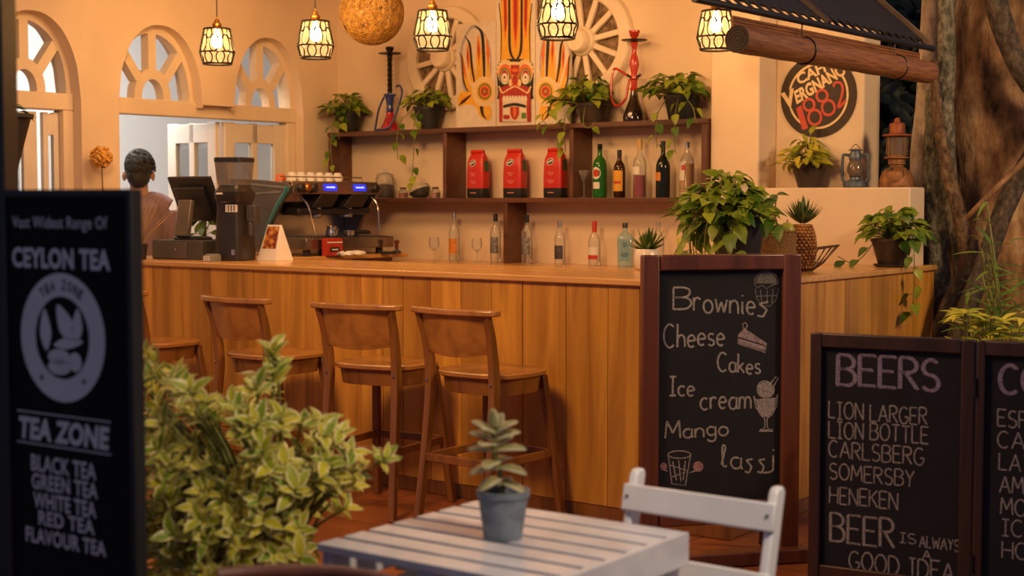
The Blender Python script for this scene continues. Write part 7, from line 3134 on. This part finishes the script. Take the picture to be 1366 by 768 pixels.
root('aerial_root', [(1262, -60, 8.05), (1263, 60, 8.03), (1262, 160, 8.0), (1268, 250, 7.98), (1280, 340, 7.95), (1278, 430, 7.92), (1262, 520, 7.9), (1250, 660, 7.85)], [12, 12, 11, 11, 10, 10, 13, 16], m_barkg, .15, 2.2)
root('aerial_root', [(1247, 80, 7.98), (1250, 140, 7.96), (1262, 220, 7.93), (1283, 300, 7.9), (1288, 360, 7.88), (1276, 430, 7.86), (1262, 560, 7.84), (1258, 680, 7.82)], [5, 7, 9, 9, 9, 9, 11, 13], m_barkr, .15, 5.2)
root('aerial_root', [(1244, 120, 8.12), (1246, 220, 8.1), (1250, 330, 8.08), (1252, 430, 8.05), (1250, 560, 8.0), (1246, 670, 7.98)], [9, 15, 17, 14, 14, 16], m_barkg, .2, 8.4)
root('aerial_root', [(1420, 120, 7.75), (1385, 190, 7.72), (1350, 255, 7.7), (1325, 320, 7.66), (1303, 380, 7.62), (1280, 440, 7.6), (1262, 520, 7.58), (1250, 700, 7.55)], [13, 13, 13, 13, 13, 13, 15, 18], m_barkd, .14, 1.4)
root('aerial_root', [(1300, 320, 7.85), (1296, 350, 7.82), (1276, 385, 7.8), (1258, 420, 7.78), (1252, 470, 7.76), (1255, 690, 7.74)], [5, 8, 10, 9, 10, 12], m_barkd, .14, 3.9)
root('branch', [(1312, -70, 7.85), (1330, 10, 7.82), (1350, 70, 7.8), (1380, 120, 7.78), (1430, 170, 7.8)], [15, 15, 14, 13, 12], m_barkd, .14, 6.6)
root('aerial_root', [(1400, 170, 7.62), (1366, 215, 7.6), (1335, 245, 7.58), (1305, 275, 7.6), (1290, 290, 7.66)], [4, 4, 4, 3.5, 3], m_bark, .1, 7.7)
pt = thing('pale_tree_stem', 'slim pale smooth tree stem behind the rusty lantern, left of the old trunk', 'tree', (on_y(1232, 300, 8.2).x, 8.2, 0))
porg = Vector((on_y(1232, 300, 8.2).x, 8.2, 0))
mb = MB()
pts = [on_y(x, y, 8.2) - porg for x, y in ((1247, -120), (1243, 0), (1238, 100), (1230, 200), (1226, 300), (1226, 430))]
pts.append(Vector((pts[-1].x, 0, -0.02)))
rough_tube(mb, pts, [0.052, 0.055, 0.055, 0.06, 0.062, 0.065, 0.07], 20, .08, 10, 2, 6)
mb.build('stem', m_barkp, pt, smooth=70)

# bamboo-leaved plant right of the tree foot and low yellow-green plant in front
p = thing('bamboo_palm', 'clump of long narrow green palm leaves at the right edge behind the chalkboard', 'plant', (2.42, 6.75, 0))
mb, ms_ = MB(), MB()
random.seed(91)
for k in range(26):
    a = random.uniform(0, 6.28)
    r_ = random.uniform(0, .1)
    p0 = Vector((math.cos(a) * r_, math.sin(a) * r_, 0))
    p2 = Vector((math.cos(a) * (r_ + .18) - 0.05, math.sin(a) * (r_ + .18), random.uniform(0.8, 1.45)))
    path = smooth_path([p0, (p0 + p2) / 2 + Vector((0, 0, .1)), p2], 6)
    ms_.tube(path, 0.005, 6)
    for j in range(9):
        q = path[int(len(path) * (.45 + .06 * j)) if .45 + .06 * j < 1 else -1]
        b_ = random.uniform(0, 6.28)
        mb.leaf(q, (math.cos(b_), math.sin(b_), random.uniform(-.3, .9)), (0, -.3, 1), random.uniform(.16, .26), .018, .25, .3, 'blade')
mb.build('foliage', leafmat('palm_leaf', (0.07, 0.17, 0.02), (0.24, 0.36, 0.05)), p, smooth=60)
ms_.build('stems', m_stem, p)
p = thing('yellow_shrub', 'low yellow-green shrub just showing over the top of the drinks chalkboard', 'shrub', (1.97, 6.12, 0))
mb, ms_ = MB(), MB()
for k in range(70):
    a = random.uniform(0, 6.28)
    q = Vector((math.cos(a) * random.uniform(0, .26), math.sin(a) * random.uniform(0, .22), random.uniform(0.5, 1.0)))
    ms_.tube(smooth_path([(0, 0, 0), q * .5 + Vector((0, 0, .1)), q], 4), 0.003, 5)
    for j in range(4):
        b_ = random.uniform(0, 6.28)
        mb.leaf(q, (math.cos(b_), math.sin(b_), random.uniform(-.1, .6)), (0, -.3, 1), random.uniform(.09, .14), .026, .25, .3, 'lance')
mb.build('foliage', m_pothos_y, p, smooth=60)
ms_.build('stems', m_stem, p)

# hedge closing the garden behind the ledge
hd_ = MB()
random.seed(101)
hd_.box((4.6, 11.9, 2.0), (7.6, 0.4, 4.0))
for k in range(5200):
    x, z = random.uniform(1.0, 7.2), random.uniform(0, 4.0)
    q = Vector((x, 11.7 - random.uniform(0, .35), z))
    a = random.uniform(0, 6.28)
    hd_.leaf(q, (math.cos(a), -random.uniform(.1, .9), math.sin(a)), (0, -1, .3), random.uniform(.12, .22), .08, .3, .2, 'oval')
ho = hd_.build('hedge', m_dkleaf, None, smooth=60)
tag(ho, 'dark leafy garden hedge in the gap behind the niche ledge', 'hedge')
ho['kind'] = 'stuff'
